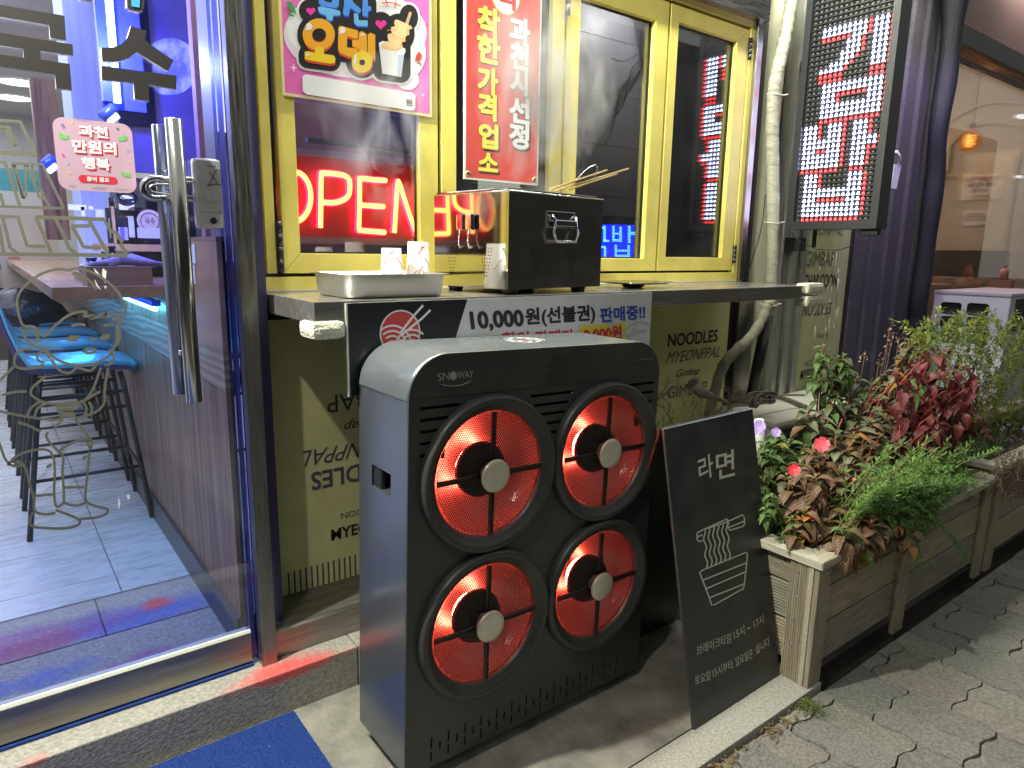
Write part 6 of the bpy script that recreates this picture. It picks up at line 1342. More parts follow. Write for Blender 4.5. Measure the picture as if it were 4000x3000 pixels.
# frosted outline lettering
def fr(lines, w_, crop='e1', sm=0): strokes('outline_lettering', lines, w_ * 1.1, DPL, FROST, gd, sm=sm, crop=crop, off=.0006)
def frp(pts, crop='g1'): decal('outline_lettering', [N(crop, *p) for p in pts], DPL, FROST, gd, off=.0007)
fr([[(0, 55), (215, 68), (395, 430)], [(0, 412), (400, 432)], [(-40, 130), (90, 132), (160, 320)]], 11.5, 'g1')
frp([(0, 110), (110, 118), (195, 310), (170, 342), (125, 335), (50, 178), (0, 180)]); frp([(0, 382), (350, 392), (400, 445), (0, 420)])
fr([[(0, 508), (55, 510), (215, 980)], [(0, 840), (40, 980)]], 12, 'g1'); fr([[(125, 522), (460, 530), (690, 1005)], [(0, 985), (690, 1005)], [(128, 522), (240, 895), (268, 890), (262, 900), (150, 520)]], 10, 'g1')
fr([[(345, 545), (375, 690), (410, 700)], [(290, 530), (390, 790), (420, 880), (450, 905), (500, 905)], [(430, 780), (530, 985)], [(270, 535), (285, 880)]], 9, 'g1')
fr([[(0, 1095), (195, 1098), (290, 1410), (490, 1418)], [(30, 1110), (110, 1430), (190, 1495)], [(0, 1500), (1370, 1515)], [(390, 1100), (550, 1480)], [(385, 1100), (1120, 1125), (1200, 1260), (1250, 1262), (1320, 1370), (1300, 1390), (1375, 1515)], [(600, 1110), (750, 1440), (830, 1500)], [(770, 1200), (965, 1195), (975, 1140)], [(780, 1200), (905, 1425), (1095, 1430)], [(960, 1130), (1160, 1490)], [(-10, 1180), (40, 1490)]], 13.5, 'g1')
# line drawing of a child with folded arms (shop's own drawing)
ch = [[(105, 470), (88, 400), (100, 340), (150, 280), (230, 228), (320, 205), (368, 218), (410, 203), (480, 215), (560, 260), (630, 320), (672, 390), (675, 440), (650, 490), (640, 510)], [(388, 232), (440, 245), (490, 275), (522, 318)], [(105, 470), (122, 520), (170, 515), (200, 530), (235, 585), (300, 510), (370, 455), (430, 437), (478, 440), (440, 465), (500, 460), (520, 455), (470, 480), (560, 460), (585, 440), (550, 475), (620, 450), (632, 440), (630, 490), (605, 475)],
      [(122, 520), (130, 580), (190, 630), (240, 635), (290, 690), (370, 725), (450, 730), (520, 720), (590, 680), (625, 620), (635, 560), (630, 500)], [(640, 530), (652, 570), (630, 620)], [(140, 550), (170, 540), (200, 560), (210, 600), (180, 600)],
      [(385, 515), (430, 505), (462, 512)], [(560, 515), (585, 508), (612, 514)], [(445, 650), (480, 635), (530, 645), (485, 668), (445, 650)], [(485, 590), (505, 586), (520, 592)],
      [(170, 640), (110, 640), (78, 680), (75, 730), (120, 750), (200, 740), (235, 725)], [(230, 650), (200, 670), (200, 700), (240, 715)], [(275, 695), (320, 760), (380, 775), (410, 740), (440, 745), (490, 765), (525, 720)], [(235, 640), (270, 690)],
      [(75, 735), (0, 810)], [(250, 785), (145, 870), (215, 925), (300, 940), (440, 930), (500, 890), (540, 870)], [(12, 890), (80, 870), (145, 870)], [(-10, 975), (60, 990), (160, 1010), (300, 1025), (340, 1015)], [(145, 1010), (160, 960), (215, 925)], [(185, 1010), (200, 960), (235, 940)], [(590, 640), (620, 680), (600, 725), (560, 725)], [(545, 740), (500, 870), (450, 925)], [(585, 735), (560, 880), (570, 930), (520, 985), (440, 1005), (410, 1015)], [(450, 925), (470, 960), (460, 1000)], [(480, 925), (500, 960), (490, 990)],
      [(300, 950), (410, 945)], [(305, 968), (405, 965)], [(315, 985), (400, 985)], [(320, 1003), (410, 1000)], [(340, 1018), (295, 1065)], [(405, 1015), (450, 1080), (500, 1140), (495, 1160), (485, 1185), (470, 1130)], [(97, 1035), (160, 1055), (220, 1088)], [(260, 1090), (245, 1110), (270, 1150), (330, 1205)],
      [(310, 1200), (360, 1160), (430, 1130), (490, 1125)], [(330, 1200), (345, 1230), (335, 1290), (345, 1400), (345, 1470)], [(345, 1470), (400, 1490), (465, 1470)], [(485, 1195), (465, 1380), (458, 1440), (470, 1470), (520, 1492), (580, 1500), (585, 1525), (530, 1550), (430, 1558)], [(350, 1388), (455, 1385)],
      [(60, 1240), (110, 1205), (180, 1185), (260, 1180), (290, 1220), (298, 1300), (290, 1400), (300, 1505), (345, 1470)], [(-10, 1130), (40, 1275), (140, 1270), (60, 1240), (42, 1270)], [(75, 1230), (140, 1270), (160, 1380), (185, 1440), (180, 1520), (240, 1535), (300, 1525)], [(185, 1433), (285, 1425)], [(178, 1520), (160, 1560), (165, 1600), (250, 1608), (360, 1610), (430, 1590), (435, 1560), (330, 1520), (300, 1510)], [(252, 1278), (278, 1262)], [(448, 1232), (470, 1215)]]
strokes('child_drawing', ch, 10.5, DPL, FROST, gd, sm=2, crop='c5', off=.0006)
for pts in ([(352, 590), (380, 565), (435, 568), (415, 600), (365, 598)], [(532, 580), (560, 562), (600, 560), (588, 588), (545, 590)]): decal('child_drawing', [N('c5', *p) for p in pts], DPL, FROST, gd, off=.002)
b = MB()
for pts in ([(505, 200), (520, 240), (548, 262), (540, 240)], [(555, 205), (575, 220), (570, 285), (562, 280), (550, 235)], [(510, 262), (530, 300), (548, 325), (520, 300)], [(560, 300), (575, 300), (572, 318)], [(640, 1440), (650, 1470), (645, 1508), (636, 1480)], [(682, 1430), (700, 1425), (702, 1450), (690, 1452)]): b.face([P(*N('c5', *p), Y=GY - .0005) for p in pts])
b.build('paint_flake', PAPER, gd, recalc=False)
# pink sticker
stk = thing('pink_sticker', 'round cornered pink sticker on the glass door with white and red lettering', 'sticker', (.25, GY, 1.5))
s0, s1 = P(*N('g1', 572, 40), Y=GY), P(*N('g1', 1470, 810), Y=GY)
sx0, sx1, sz0, sz1 = .1655, .3285, 1.504, 1.667
def rr2(x0, x1, z0, z1, r, y): return [Vector((v.x, y, v.y)) for v in rrect(x0, x1, z0, z1, r, 0, 8)]
b = MB(); b.prism(rr2(sx0, sx1, sz0, sz1, .022, GY - .0014), (0, .001, 0)); b.build('sticker_sheet', M('sticker_pink', (.44, .29, .38), .5), stk)
SY = GY - .0015; SPL = Ypl(SY); SR = M('sticker_red', (.55, .02, .04), .5); SW = M('sticker_white', (.82, .80, .82), .5)
for body, bl, br_, tl in (('과천', (862, 222), (1168, 252), (848, 102)), ('만원의', (790, 398), (1256, 430), (780, 262)), ('행복', (898, 574), (1190, 596), (880, 452))):
    for k in range(4): text(body, (bl[0] + 4 + 3.4 * k, bl[1] + 4 + 4.5 * k), (br_[0] + 4 + 3.4 * k, br_[1] + 4 + 4.5 * k), (tl[0] + 4 + 3.4 * k, tl[1] + 4 + 4.5 * k), SR, stk, pl=SPL, crop='g1', bold=.045, off=.0002 + k * .00002)
    text(body, bl, br_, tl, SW, stk, pl=SPL, crop='g1', bold=.04, off=.0005)
pz = [(P(*N('g1', 850, 690), Y=SY)), (P(*N('g1', 1268, 700), Y=SY))]; zc = (pz[0].z + pz[1].z) / 2
b = MB(); b.face(rr2(pz[0].x, pz[1].x, zc - .0085, zc + .0085, .0084, SY - .0003)); b.build('red_pill', SR, stk, recalc=False)
text('참여 점포', (938, 712), (1180, 728), (938, 660), SW, stk, pl=SPL, crop='g1', bold=.03, off=.0006)
TL_ = M('sticker_teal', (.03, .15, .2), .5)
text('과천시', (745, 775), (820, 780), (745, 752), TL_, stk, pl=SPL, crop='g1', off=.0003); text('과천시 상권활성화센터', (998, 795), (1148, 800), (998, 775), TL_, stk, pl=SPL, crop='g1', off=.0003); text('KRA 한국마사회', (1245, 805), (1383, 812), (1245, 788), TL_, stk, pl=SPL, crop='g1', off=.0003)
GN = M('sticker_green', (.14, .42, .12), .5)
for pts in ([(632, 195), (650, 185), (690, 215), (748, 218), (735, 262), (680, 262), (640, 235)], [(1268, 232), (1330, 235), (1345, 200), (1378, 240), (1362, 275), (1285, 282)], [(1305, 605), (1350, 622), (1410, 628), (1412, 670), (1370, 668), (1312, 645)]): decal('banknote_mark', [N('g1', *p) for p in pts], SPL, GN, stk, off=.0003)
for (x, y, m) in ((675, 108, BLUE), (1270, 147, M('sticker_deepgreen', (.02, .2, .1), .5)), (678, 428, PK_)):
    strokes('asterisk', [[(x - 22, y - 6), (x + 22, y + 6)], [(x - 8, y - 20), (x + 8, y + 20)], [(x + 12, y - 18), (x - 14, y + 16)]], 1.8, SPL, m, stk, sm=0, crop='g1', off=.0003)
for (x, y) in ((782, 85), (1388, 505), (748, 625)): decal('star_mark', [N('g1', *p) for p in [(x, y - 24), (x + 5, y - 5), (x + 22, y), (x + 5, y + 5), (x, y + 22), (x - 5, y + 5), (x - 22, y), (x - 5, y - 5)]], SPL, M('sticker_gold', (.7, .48, .15), .5), stk, off=.0003)
for (x, y) in ((735, 522), (1380, 385)): decal('dot_mark', [N('g1', *p) for p in oval(x, y, 12, 12, 14)], SPL, M('sticker_blue', (.2, .35, .6), .5), stk, off=.0003)
# ================================================================ room behind the door
FZ = .133
fl = thing('interior_floor', '', ''); del fl['label']; del fl['category']; struct(fl)
bx('floor_bed', -3.2, .53, 2.696, 9.6, .02, .128, M('grout', (.16, .16, .17), .8), fl)
TM = M('floor_tile_wood', (.48, .49, .50), .28, col2=(.62, .62, .62), scale=3.2, stretch=(2.5, 9, 1), rvar=.08)
ys = [2.699 + .0] + [2.865 + .372 * k for k in range(0, 18)]
for a, c in zip(ys, ys[1:]):
    for k, (x0, x1) in enumerate(((-1.95, -1.203), (-1.2, -.458), (-.455, .2865), (.2895, .5285))): bx('floor_tile', x0 + .001, x1 - .001, a + .0015, c - .0015, .1281, FZ - .0003, TM, fl)
walls = M('wall_cream', (.60, .58, .54), .7, var=.05, scale=3)
struct(bx('back_wall', -3.3, 1.6, 9.4, 9.5, 0, 3.2, walls)); struct(bx('side_wall', -3.3, -3.2, 2.0, 9.5, 0, 3.2, walls))
struct(bx('ceiling', -3.3, 3.4, 2.2, 9.5, 2.72, 2.76, M('ceiling_white', (.55, .54, .50), .6)))
struct(bx('kitchen_partition', 1.34, 1.40, 3.7, 9.4, 0, 2.72, walls))
# wooden bar front (x = .53) with patterned band
WD = M('dark_oak', (.11, .05, .025), .45, col2=(.42, .25, .14), scale=3.5, stretch=(7, 7, .45), bump=.25, bscale=12, bstretch=(14, 14, .6), thr=(.35, .75))
bar_ = thing('bar_counter', 'long wooden bar counter with dark grained front running into the shop', 'counter', (.53, 2.2, FZ))
for k in range(11): bx('front_panel', .5302, .56, 2.06 + .62 * k, 2.06 + .62 * (k + 1) - .003, FZ, .958, WD, bar_)
OB = M('oak_band', (.26, .17, .10), .4, col2=(.42, .30, .20), scale=2.2, stretch=(4, 1.6, 9)); 
n_ = OB.node_tree.nodes; wv_ = n_.new('ShaderNodeTexWave'); wv_.wave_type = 'RINGS'; wv_.inputs['Scale'].default_value = 1.3; wv_.inputs['Distortion'].default_value = 7; wv_.inputs['Detail'].default_value = 3
l_ = OB.node_tree.links; l_.new([x for x in n_ if x.type == 'MAPPING'][0].outputs[0], wv_.inputs[0]); l_.new(wv_.outputs[0], [x for x in n_ if x.type == 'VALTORGB'][0].inputs[0])
bx('oak_band', .5295, .56, 2.06, 8.8, .9605, 1.082, OB, bar_); bx('upper_board', .5298, .56, 2.60, 8.8, 1.0825, 1.200, WD, bar_)
bx('baseboard', .518, .5298, 2.06, 8.8, FZ, .245, M('dark_skirting', (.05, .04, .04), .35), bar_)
bx('bar_top', .17, 1.25, 2.62, 8.4, 1.203, 1.243, M('bar_top_oak', (.28, .16, .085), .22, col2=(.40, .25, .14), scale=3, stretch=(9, .6, 9), rvar=.05), bar_, bevel=.002)
BX = M('box_oak', (.20, .12, .08), .45, col2=(.30, .19, .12), scale=3, stretch=(.6, 8, 12))
up = bx('partition_board', .5296, .545, 2.06, 2.60, 1.0825, 1.392, M('partition_oak', (.34, .20, .11), .4, col2=(.46, .29, .17), scale=3, stretch=(8, .6, 9)), bar_)
bx('partition_cap', .5296, .60, 2.06, 2.60, 1.3925, 1.405, BX, bar_)
nb_ = thing('menu_note', 'white note sheets on the wooden partition behind the door handles', 'paper', (.529, 2.3, 1.3)); 
for z0, z1, yy0, yy1, tx in ((1.325, 1.383, 2.30, 2.52, '맛있게'), (1.262, 1.320, 2.32, 2.52, '드세요')): bx('note_sheet', .5275, .5292, yy0, yy1, z0, z1, PAPER, nb_)
b = MB()
for k in range(2):
    for q in range(7): b.box(.5270, .5274, 2.34 + q * .024, 2.352 + q * .024, 1.345 - k * .063, 1.362 - k * .063)
b.build('note_marks', M('note_violet', (.15, .1, .3), .6), nb_)
# things on the bar
def cell(c, x, y, Y): return P(*N(c, x, y), Y=Y)
q0, q1 = cell('e1', 945, 1125, 2.66), cell('e1', 1640, 945, 2.66)
ob = tag(bx('wooden_box', q0.x, q1.x, 2.66, 2.80, 1.2435, q1.z, BX), 'long dark wooden box on the near end of the bar', 'box')
b = MB(); c0 = cell('e1', 1390, 900, 2.72)
for k in range(16):
    rr_ = R.uniform; b.tube([c0 + Vector((rr_(-.13, -.04), rr_(-.02, .03), rr_(-.014, .0))), c0 + Vector((rr_(-.03, .03), rr_(-.02, .03), rr_(.0, .018))), c0 + Vector((rr_(.04, .14), rr_(-.02, .03), rr_(-.016, -.004)))], [.006, .013, .005], 7)
tag(b.build('crumpled_cloth', M('cloth_violet', (.25, .22, .38), .9), smooth=True), 'crumpled cloth heaped on the long wooden box', 'cloth')
def bottle(x, y, h, r, mat, lab, z=1.243):
    b = MB(); b.lathe([(.0001, z), (r, z), (r, z + h * .6), (r * .85, z + h * .68), (r * .38, z + h * .8), (r * .38, z + h * .93), (r * .45, z + h * .93), (r * .45, z + h), (.0001, z + h)], (x, y, 0), seg=18); tag(b.build('bottle', mat), lab, 'bottle')
dkb = M('bottle_dark', (.02, .015, .03), .12, coat=.6)
for (px, py, Y, h, r, m, lab) in ((1210, 780, 3.0, .13, .03, dkb, 'small dark sauce bottle on the bar, right of the lettering loop'), (1130, 780, 3.15, .11, .028, dkb, 'dark round jar like bottle on the bar, left of the sauce bottle'), (975, 770, 3.1, .085, .045, M('pot_blue', (.1, .1, .2), .2, .6), 'low shiny pot shaped bottle on the bar behind the frosted square'), (1030, 900, 2.9, .06, .05, dkb, 'squat dark jar on the bar beside the wooden box')):
    p = cell('e1', px, py, Y); bottle(p.x, Y, h, r, m, lab)
tray2 = tag(bx('napkin_tray', *[v for v in (cell('e1', 790, 935, 3.2).x, cell('e1', 960, 935, 3.2).x)], 3.0, 3.2, 1.2435, 1.275, BX), 'shallow wooden tray on the bar left of the dark box', 'tray')
crate = thing('condiment_rack', 'wooden rack holding condiment jars above the bar', 'rack', (.62, 3.3, 1.3))
a0, a1 = cell('e1', 1190, 640, 3.3), cell('e1', 1800, 330, 3.3)
bx('rack_back', a0.x, a1.x + .1, 3.36, 3.37, a0.z - .02, a1.z, M('rack_black', (.015, .012, .02), .5), crate)
bx('rack_shelf', a0.x - .06, a1.x + .1, 3.2, 3.36, a0.z - .05, a0.z - .022, M('partition_oak'), crate); bx('rack_post', a0.x, a0.x + .01, 3.2, 3.21, a0.z - .02, a1.z, M('partition_oak'), crate)
for (x0, y0, x1, y1, m) in ((1205, 640, 1255, 420, dkb), (1290, 660, 1380, 520, M('jar_lilac', (.3, .28, .5), .4)), (1292, 518, 1385, 410, dkb), (1400, 630, 1445, 400, M('jar_white', (.4, .4, .6), .4))):
    u0, u1 = cell('e1', x0, y0, 3.28), cell('e1', x1, y1, 3.28); bx('rack_jar', u0.x, u1.x, 3.28, 3.33, u0.z, u1.z, m, crate, bevel=.004)
u0 = cell('e1', 1620, 455, 3.27); disc(u0.x, u0.z, .048, 3.275, M('label_tan', (.38, .28, .28), .5), 'round_label', crate); disc(u0.x, u0.z, .036, 3.273, M('label_dark', (.05, .04, .08), .5), 'round_label_print', crate, r0=.033); text('국수', (u0.x - .02, 3.272, u0.z - .012), (u0.x + .02, 3.272, u0.z - .012), (u0.x - .02, 3.272, u0.z + .016), M('label_dark'), crate)
u0, u1 = cell('e1', 1490, 635, 3.26), cell('e1', 1760, 530, 3.26); bx('label_card', u0.x, u1.x + .05, 3.26, 3.264, u0.z, u1.z, M('card_lilac', (.36, .34, .55), .5), crate)
b = MB()
for k in range(9): c = cell('e1', 1375 + R.uniform(-10, 10), 225, 3.25); b.tube([c + Vector((.035 * math.cos(t) * R.uniform(.8, 1.1), .0, .022 * math.sin(t) + .003 * k)) for t in [q / 14 * 6.28318 for q in range(14)]], .0025, 5, closed=True)
tag(b.build('black_cable_loop', dkb), 'loop of black cable hanging above the condiment rack', 'cable')
u0, u1 = cell('e1', 1290, 330, 3.34), cell('e1', 1440, 150, 3.34); tag(bx('paper_sheet', u0.x, u1.x, 3.34, 3.343, u0.z, u1.z, PAPER), 'white paper behind the black cable loop', 'paper')
clut = MB()
tag(bx('dark_kitchen_shelf', .53, 1.1, 3.42, 3.9, 1.245, 1.66, M('shelf_navy', (.035, .035, .07), .6, var=.5, scale=10)), 'dark cluttered kitchen block behind the condiment rack', 'shelf')
for k, (x0, y0, x1, y1, m) in enumerate(((740, 330, 930, 280, WHT), (1040, 420, 1120, 330, WHT), (880, 400, 910, 300, WHT), (960, 330, 1010, 295, WHT), (1180, 330, 1235, 200, CHR))):
    u0, u1 = cell('e1', x0, y0, 3.40), cell('e1', x1, y1, 3.40); tag(bx('kitchen_clutter', u0.x, u1.x, 3.395, 3.41, u0.z, u1.z, m), ('pale flat tray edge', 'pale upright card', 'thin white stick', 'small white lid', 'steel utensil')[k] + ' standing in the blue lit kitchen', 'utensil')
# blue lit column, galaxy panel, tubes
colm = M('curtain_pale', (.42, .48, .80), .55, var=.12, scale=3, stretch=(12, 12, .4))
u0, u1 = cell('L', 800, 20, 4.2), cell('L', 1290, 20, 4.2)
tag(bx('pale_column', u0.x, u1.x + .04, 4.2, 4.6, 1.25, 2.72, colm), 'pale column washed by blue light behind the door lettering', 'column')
u0, u1 = cell('L', 400, 1200, 5.2), cell('L', 760, 1560, 5.2); tag(bx('driftwood_post', u0.x, u1.x, 5.2, 5.3, 1.4, cell('L', 520, 1020, 5.2).z, WD), 'dark rough wooden post left of the pale column', 'post')
gp = thing('moon_panel', 'dark blue wall panel printed with a full moon', 'wall panel', (.7, 3.2, 1.9))
u0, u1 = cell('c1', 770, 780, 3.2), cell('c1', 1345, 0, 3.2)
bx('panel_sheet', u0.x, u1.x + .15, 3.2, 3.22, 1.665, 2.70, M('night_print', (.012, .010, .05), .5, col2=(.035, .02, .12), scale=4), gp)
decal('moon_disc', [N('c1', *p) for p in oval(1100, 432, 186, 186, 40)], Ypl(3.199), M('moon_print', (.05, .055, .17), .6, col2=(.30, .32, .55), scale=9, thr=(.45, .7)), gp, off=.001)
tb = E('tube_blue', (.25, .42, 1.0), 9); tc = E('tube_cyan', (.10, .62, 1.0), 22); th_ = M('tube_housing', (.03, .05, .4), .35)
u0, u1 = cell('c1', 718, 115, 3.1), cell('c1', 756, 665, 3.1)
bt_ = thing('blue_tube_light', 'upright glowing blue tube light behind the second big letter', 'light', (u0.x, 3.1, u1.z))
b = MB(); b.tube([(u0.x, 3.1, u0.z + .35), ((u0.x + u1.x) / 2, 3.1, u1.z)], .013, 10); b.build('tube', tb, bt_); bx('housing', u0.x - .05, u0.x - .016, 3.09, 3.12, u1.z, u0.z + .35, th_, bt_); bx('backing', u0.x - .05, u0.x + .10, 3.125, 3.135, u1.z - .02, u0.z + .35, M('blue_backing', (.02, .03, .6), .5), bt_)
for (a, c, lab, Y) in (((700, 790), (760, 745), 'short slanted blue tube light just above the pink sticker', 3.1), ((310, 1110), (365, 1070), 'short slanted blue tube light at the left edge of the pink sticker', 3.4)):
    t_ = thing('blue_tube_light', lab, 'light', cell('c1', *a, Y)); b = MB(); b.tube([cell('c1', *a, Y), cell('c1', *c, Y)], .013, 10); b.build('tube', tb, t_); b = MB(); b.tube([cell('c1', a[0] - 40, a[1] - 25, Y), cell('c1', c[0] - 20, c[1] - 50, Y)], .02, 10); b.build('housing', th_, t_)
u0, u1 = P(*N('e1', 1400, 1278), X=.50), P(*N('e1', 1680, 1370), X=.50)
t_ = thing('cyan_tube_light', 'bright cyan tube light under the bar top', 'light', u1); b = MB(); b.tube([Vector((.50, u0.y + .3, u1.z - .012)), Vector((.50, u1.y, u1.z - .012))], .008, 10); b.build('tube', tc, t_); bx('housing', .485, .515, u1.y - .02, u0.y + .35, u1.z + .0, u1.z + .02, th_, t_)
lamp('bar_glow', 'AREA', (.40, 3.7, 1.19), 6, (.06, .38, 1.0), target=(.40, 3.7, 0), shape='RECTANGLE', size=.12, size_y=2.6)
lamp('blue_wash', 'POINT', (.42, 2.95, 2.05), 34, (.14, .16, 1.0), shadow_soft_size=.02)
lamp('blue_wash_top', 'POINT', (.25, 2.6, 2.5), 18, (.2, .2, 1.0), shadow_soft_size=.02)
lamp('room_light', 'AREA', (-.6, 6.0, 2.68), 78, (.93, .96, 1.0), target=(-.6, 6.0, 0), shape='RECTANGLE', size=2.2, size_y=5.5)
for (x, y, lab) in ((120, 535, 'farther oval ceiling light seen through the door'), (85, 635, 'nearer oval ceiling light seen through the door')):
    pass
for (x, y, lab) in ((120, 535, 'upper of two round ceiling lights seen through the door'), (85, 635, 'lower of two round ceiling lights seen through the door')):
    c = P(*N('c1', x, y), Z=2.715); t_ = thing('ceiling_light', lab, 'ceiling light', c, group='round ceiling lights in the shop'); b = MB(); b.lathe([(.0001, 0), (.16, 0), (.16, .004)], c, seg=28); b.build('diffuser', E('downlight', (1, .98, .95), 4), t_); b = MB(); b.lathe([(.161, -.004), (.185, .002)], c, seg=28); b.build('trim', PAPER, t_)
# far wall furniture: teal blind, poster, slatted bench
Yb = 7.6
u0, u1 = cell('e1', -400, 100, Yb), cell('e1', 600, -80, Yb); tag(bx('teal_screen', u0.x, u1.x, Yb, Yb + .02, u0.z, u1.z, M('teal', (.06, .30, .30), .5, var=.3, scale=3, stretch=(.3, 1, 5))), 'teal striped screen on the far wall behind the frosted lettering', 'screen')
u0, u1 = cell('e1', -60, 380, Yb), cell('e1', 215, 290, Yb); tag(bx('orange_picture', u0.x, u1.x, Yb, Yb + .01, u0.z, u1.z, M('orange_pic', (.55, .30, .12), .5, var=.3, scale=8)), 'orange brown picture low on the far cream wall', 'picture')
tag(bx('cream_cabinet', -1.6, cell('e1', 640, 700, 7.0).x, 7.0, 7.3, .9, cell('e1', 0, 300, 7.0).z, M('cabinet_cream', (.50, .44, .36), .6, var=.1, scale=4)), 'cream cabinet front on the far side of the room', 'cabinet')
wf = cell('e1', 155, 870, 6.98); b = MB()
for r in (.018, .036, .054):
    pts = [wf + Vector((r * math.cos(t), 0, r * math.sin(t) - .03)) for t in [math.pi * (.25 + .5 * k / 10) for k in range(11)]]; b.tube(pts, .006, 5)
tag(b.build('wifi_mark', M('wifi_red', (.5, .2, .15), .6)), 'small red wireless symbol on the cream cabinet', 'sign')
bn_ = thing('slatted_bench', 'pale slatted wooden bench at the far left of the room', 'bench', (-.3, 6.5, FZ))
for k in range(6):
    u0 = cell('c5', 0, 222 + k * 16, 6.4); bx('slat', -1.2, .12, 6.40, 6.43, u0.z - .012, u0.z + .012, M('bench_wood', (.50, .36, .22), .5), bn_)
bx('bench_back', -1.2, .12, 6.44, 6.46, .5, 1.22, M('bench_dark', (.14, .1, .08), .6), bn_)
# ---------------- bar stools
SV = M('seat_vinyl', (.10, .24, .27), .25, coat=.4, var=.08, scale=4); SB = M('stool_shell', (.05, .035, .06), .35); SLG = M('stool_leg', (.012, .012, .015), .4)
def stool(yc, label, n_):
    t = thing('bar_stool', label, 'stool', (.28, yc, FZ), group='teal seated bar stools along the counter'); h = .705 + FZ
    def shell(off, d0, d1, nm, mat):
        b = MB(); prof = [(.255 - off, -.012), (.24 - off, .008), (.12, .0), (0, -.004), (-.10, .0), (-.165, .025), (-.20 + off * .3, .09), (-.225 + off * .3, .18), (-.245 + off * .3, .28), (-.25 + off * .3, .33)]
        G = []
        for (x, z) in prof:
            row = []
            wd = (.205 - off) * (1 if x > -.15 else .95)
            for q in range(9): v = -1 + q / 4; row.append((.28 + x - (abs(v) ** 4) * .03 * (1 if x > .2 else 0), yc + v * wd, h + z + .028 * v * v * (1 if -.16 < x < .2 else .3) ))
            G.append(row)
        for off2 in (d0, d1): pass
        T = [[b.b.verts.new((p[0] + d0[0], p[1], p[2] + d0[1])) for p in r] for r in G]; U = [[b.b.verts.new((p[0] + d1[0], p[1], p[2] + d1[1])) for p in r] for r in G]
        for i in range(len(G) - 1):
            for j in range(8):
                f = b.b.faces.new((T[i][j], T[i + 1][j], T[i + 1][j + 1], T[i][j + 1])); f.smooth = True; f = b.b.faces.new((U[i][j + 1], U[i + 1][j + 1], U[i + 1][j], U[i][j])); f.smooth = True
        m = len(G) - 1
        for i in range(m): b.b.faces.new((T[i + 1][0], T[i][0], U[i][0], U[i + 1][0])); b.b.faces.new((T[i][8], T[i + 1][8], U[i + 1][8], U[i][8]))
        for j in range(8): b.b.faces.new((T[0][j], T[0][j + 1], U[0][j + 1], U[0][j])); b.b.faces.new((T[m][j + 1], T[m][j], U[m][j], U[m][j + 1]))
        return b.build(nm, mat, t)
    shell(.008, (0.004, .012), (0, -.004), 'seat_cushion', SV); shell(0, (0, -.005), (-.012, -.022), 'seat_shell', SB)
    for sx, xt in ((-.235, -.13), (.235, .17)):
        for sy in (-1, 1):
            b = MB(); b.tube([(.28 + xt, yc + sy * .14, h - .02), (.28 + xt + (sx - xt) * .12, yc + sy * .165, h - .09), (.28 + sx, yc + sy * .215, FZ + .001)], .0115, 8); b.build('leg', SLG, t)
    for z, dx in ((FZ + .53, .0), (FZ + .60, .0), (FZ + .25, .06)):
        f = 1 - (z - FZ) / .705; b = MB(); xs_ = (.28 - .13 - .105 * f, .28 + .17 + .065 * f); yy_ = .15 + .065 * f; b.tube([(xs_[0], yc - yy_, z), (xs_[1], yc - yy_, z)], .008, 6); b.tube([(xs_[0], yc + yy_, z), (xs_[1], yc + yy_, z)], .008, 6)
        if z < .4 + FZ: b.tube([(xs_[1], yc - yy_, z), (xs_[1], yc + yy_, z)], .008, 6)
        b.build('foot_rail', SLG, t)
for k, lab in enumerate(('nearest teal seated bar stool behind the glass door', 'second teal seated bar stool from the door', 'third teal seated bar stool from the door', 'fourth teal seated bar stool, with a black bag on the seat', 'farthest teal seated bar stool, half hidden by the bag')): stool(3.625 + .63 * k, lab, k)
u = P(*N('c5', 150, 400), Y=5.3)
b = MB(); rows = []
for (r, z) in ((.02, .0), (.17, .0), (.21, .06), (.19, .14), (.13, .20), (.05, .225), (.01, .23)):
    rows.append([b.b.verts.new(Vector((.16 + r * 1.25 * math.cos(a) + .02 * math.sin(3 * a + z * 20), 5.45 + r * .85 * math.sin(a), .85 + z + .018 * math.sin(4 * a + r * 30)))) for a in [q / 28 * 6.28318 for q in range(28)]])
for A, B in zip(rows, rows[1:]):
    for k in range(28): f = b.b.faces.new((A[k], A[(k + 1) % 28], B[(k + 1) % 28], B[k])); f.smooth = True
tag(b.build('black_bag', M('bag_black', (.012, .012, .02), .3, bump=1.2, bscale=18)), 'glossy black bag slumped on a far bar stool', 'bag')
# ================================================================ neighbouring shop on the right
NG = thing('neighbour_window', 'large glass shop window with dark header right of the ribbed wall', 'shop window', (5.0, 2.3, 0))
NYW = 2.3
hA, hB = P(*N('n3', 1065, 290), Y=NYW), P(*N('n3', 1065, 480), Y=NYW)
bx('window_pane', 4.99, 9.6, NYW + .01, NYW + .02, .3, 3.6, glass('shop_glass', (.92, .90, .88), .05, .01, .02), NG)
zh0 = P(*N('n3', 1300, 560), Y=NYW).z; zh1 = P(*N('n3', 1300, 390), Y=NYW).z
bx('header', 4.99, 9.6, NYW - .06, NYW + .0, zh0, zh1, M('header_dark', (.022, .026, .022), .5, 0), NG); bx('header_trim', 4.99, 9.6, NYW - .02, NYW + .005, zh0 - .09, zh0 - .06, M('trim_grey', (.06, .05, .045), .6, 0), NG)
bx('awning_board', 4.97, 9.6, NYW - .05, NYW + .3, zh1 + .01, zh1 + 1.6, M('board_mauve', (.26, .17, .18), .7, var=.1, scale=3), NG)
bx('sill', 4.97, 9.6, NYW - .03, NYW + .05, -.05, .3, M('sill_dark', (.05, .045, .05), .6), NG)
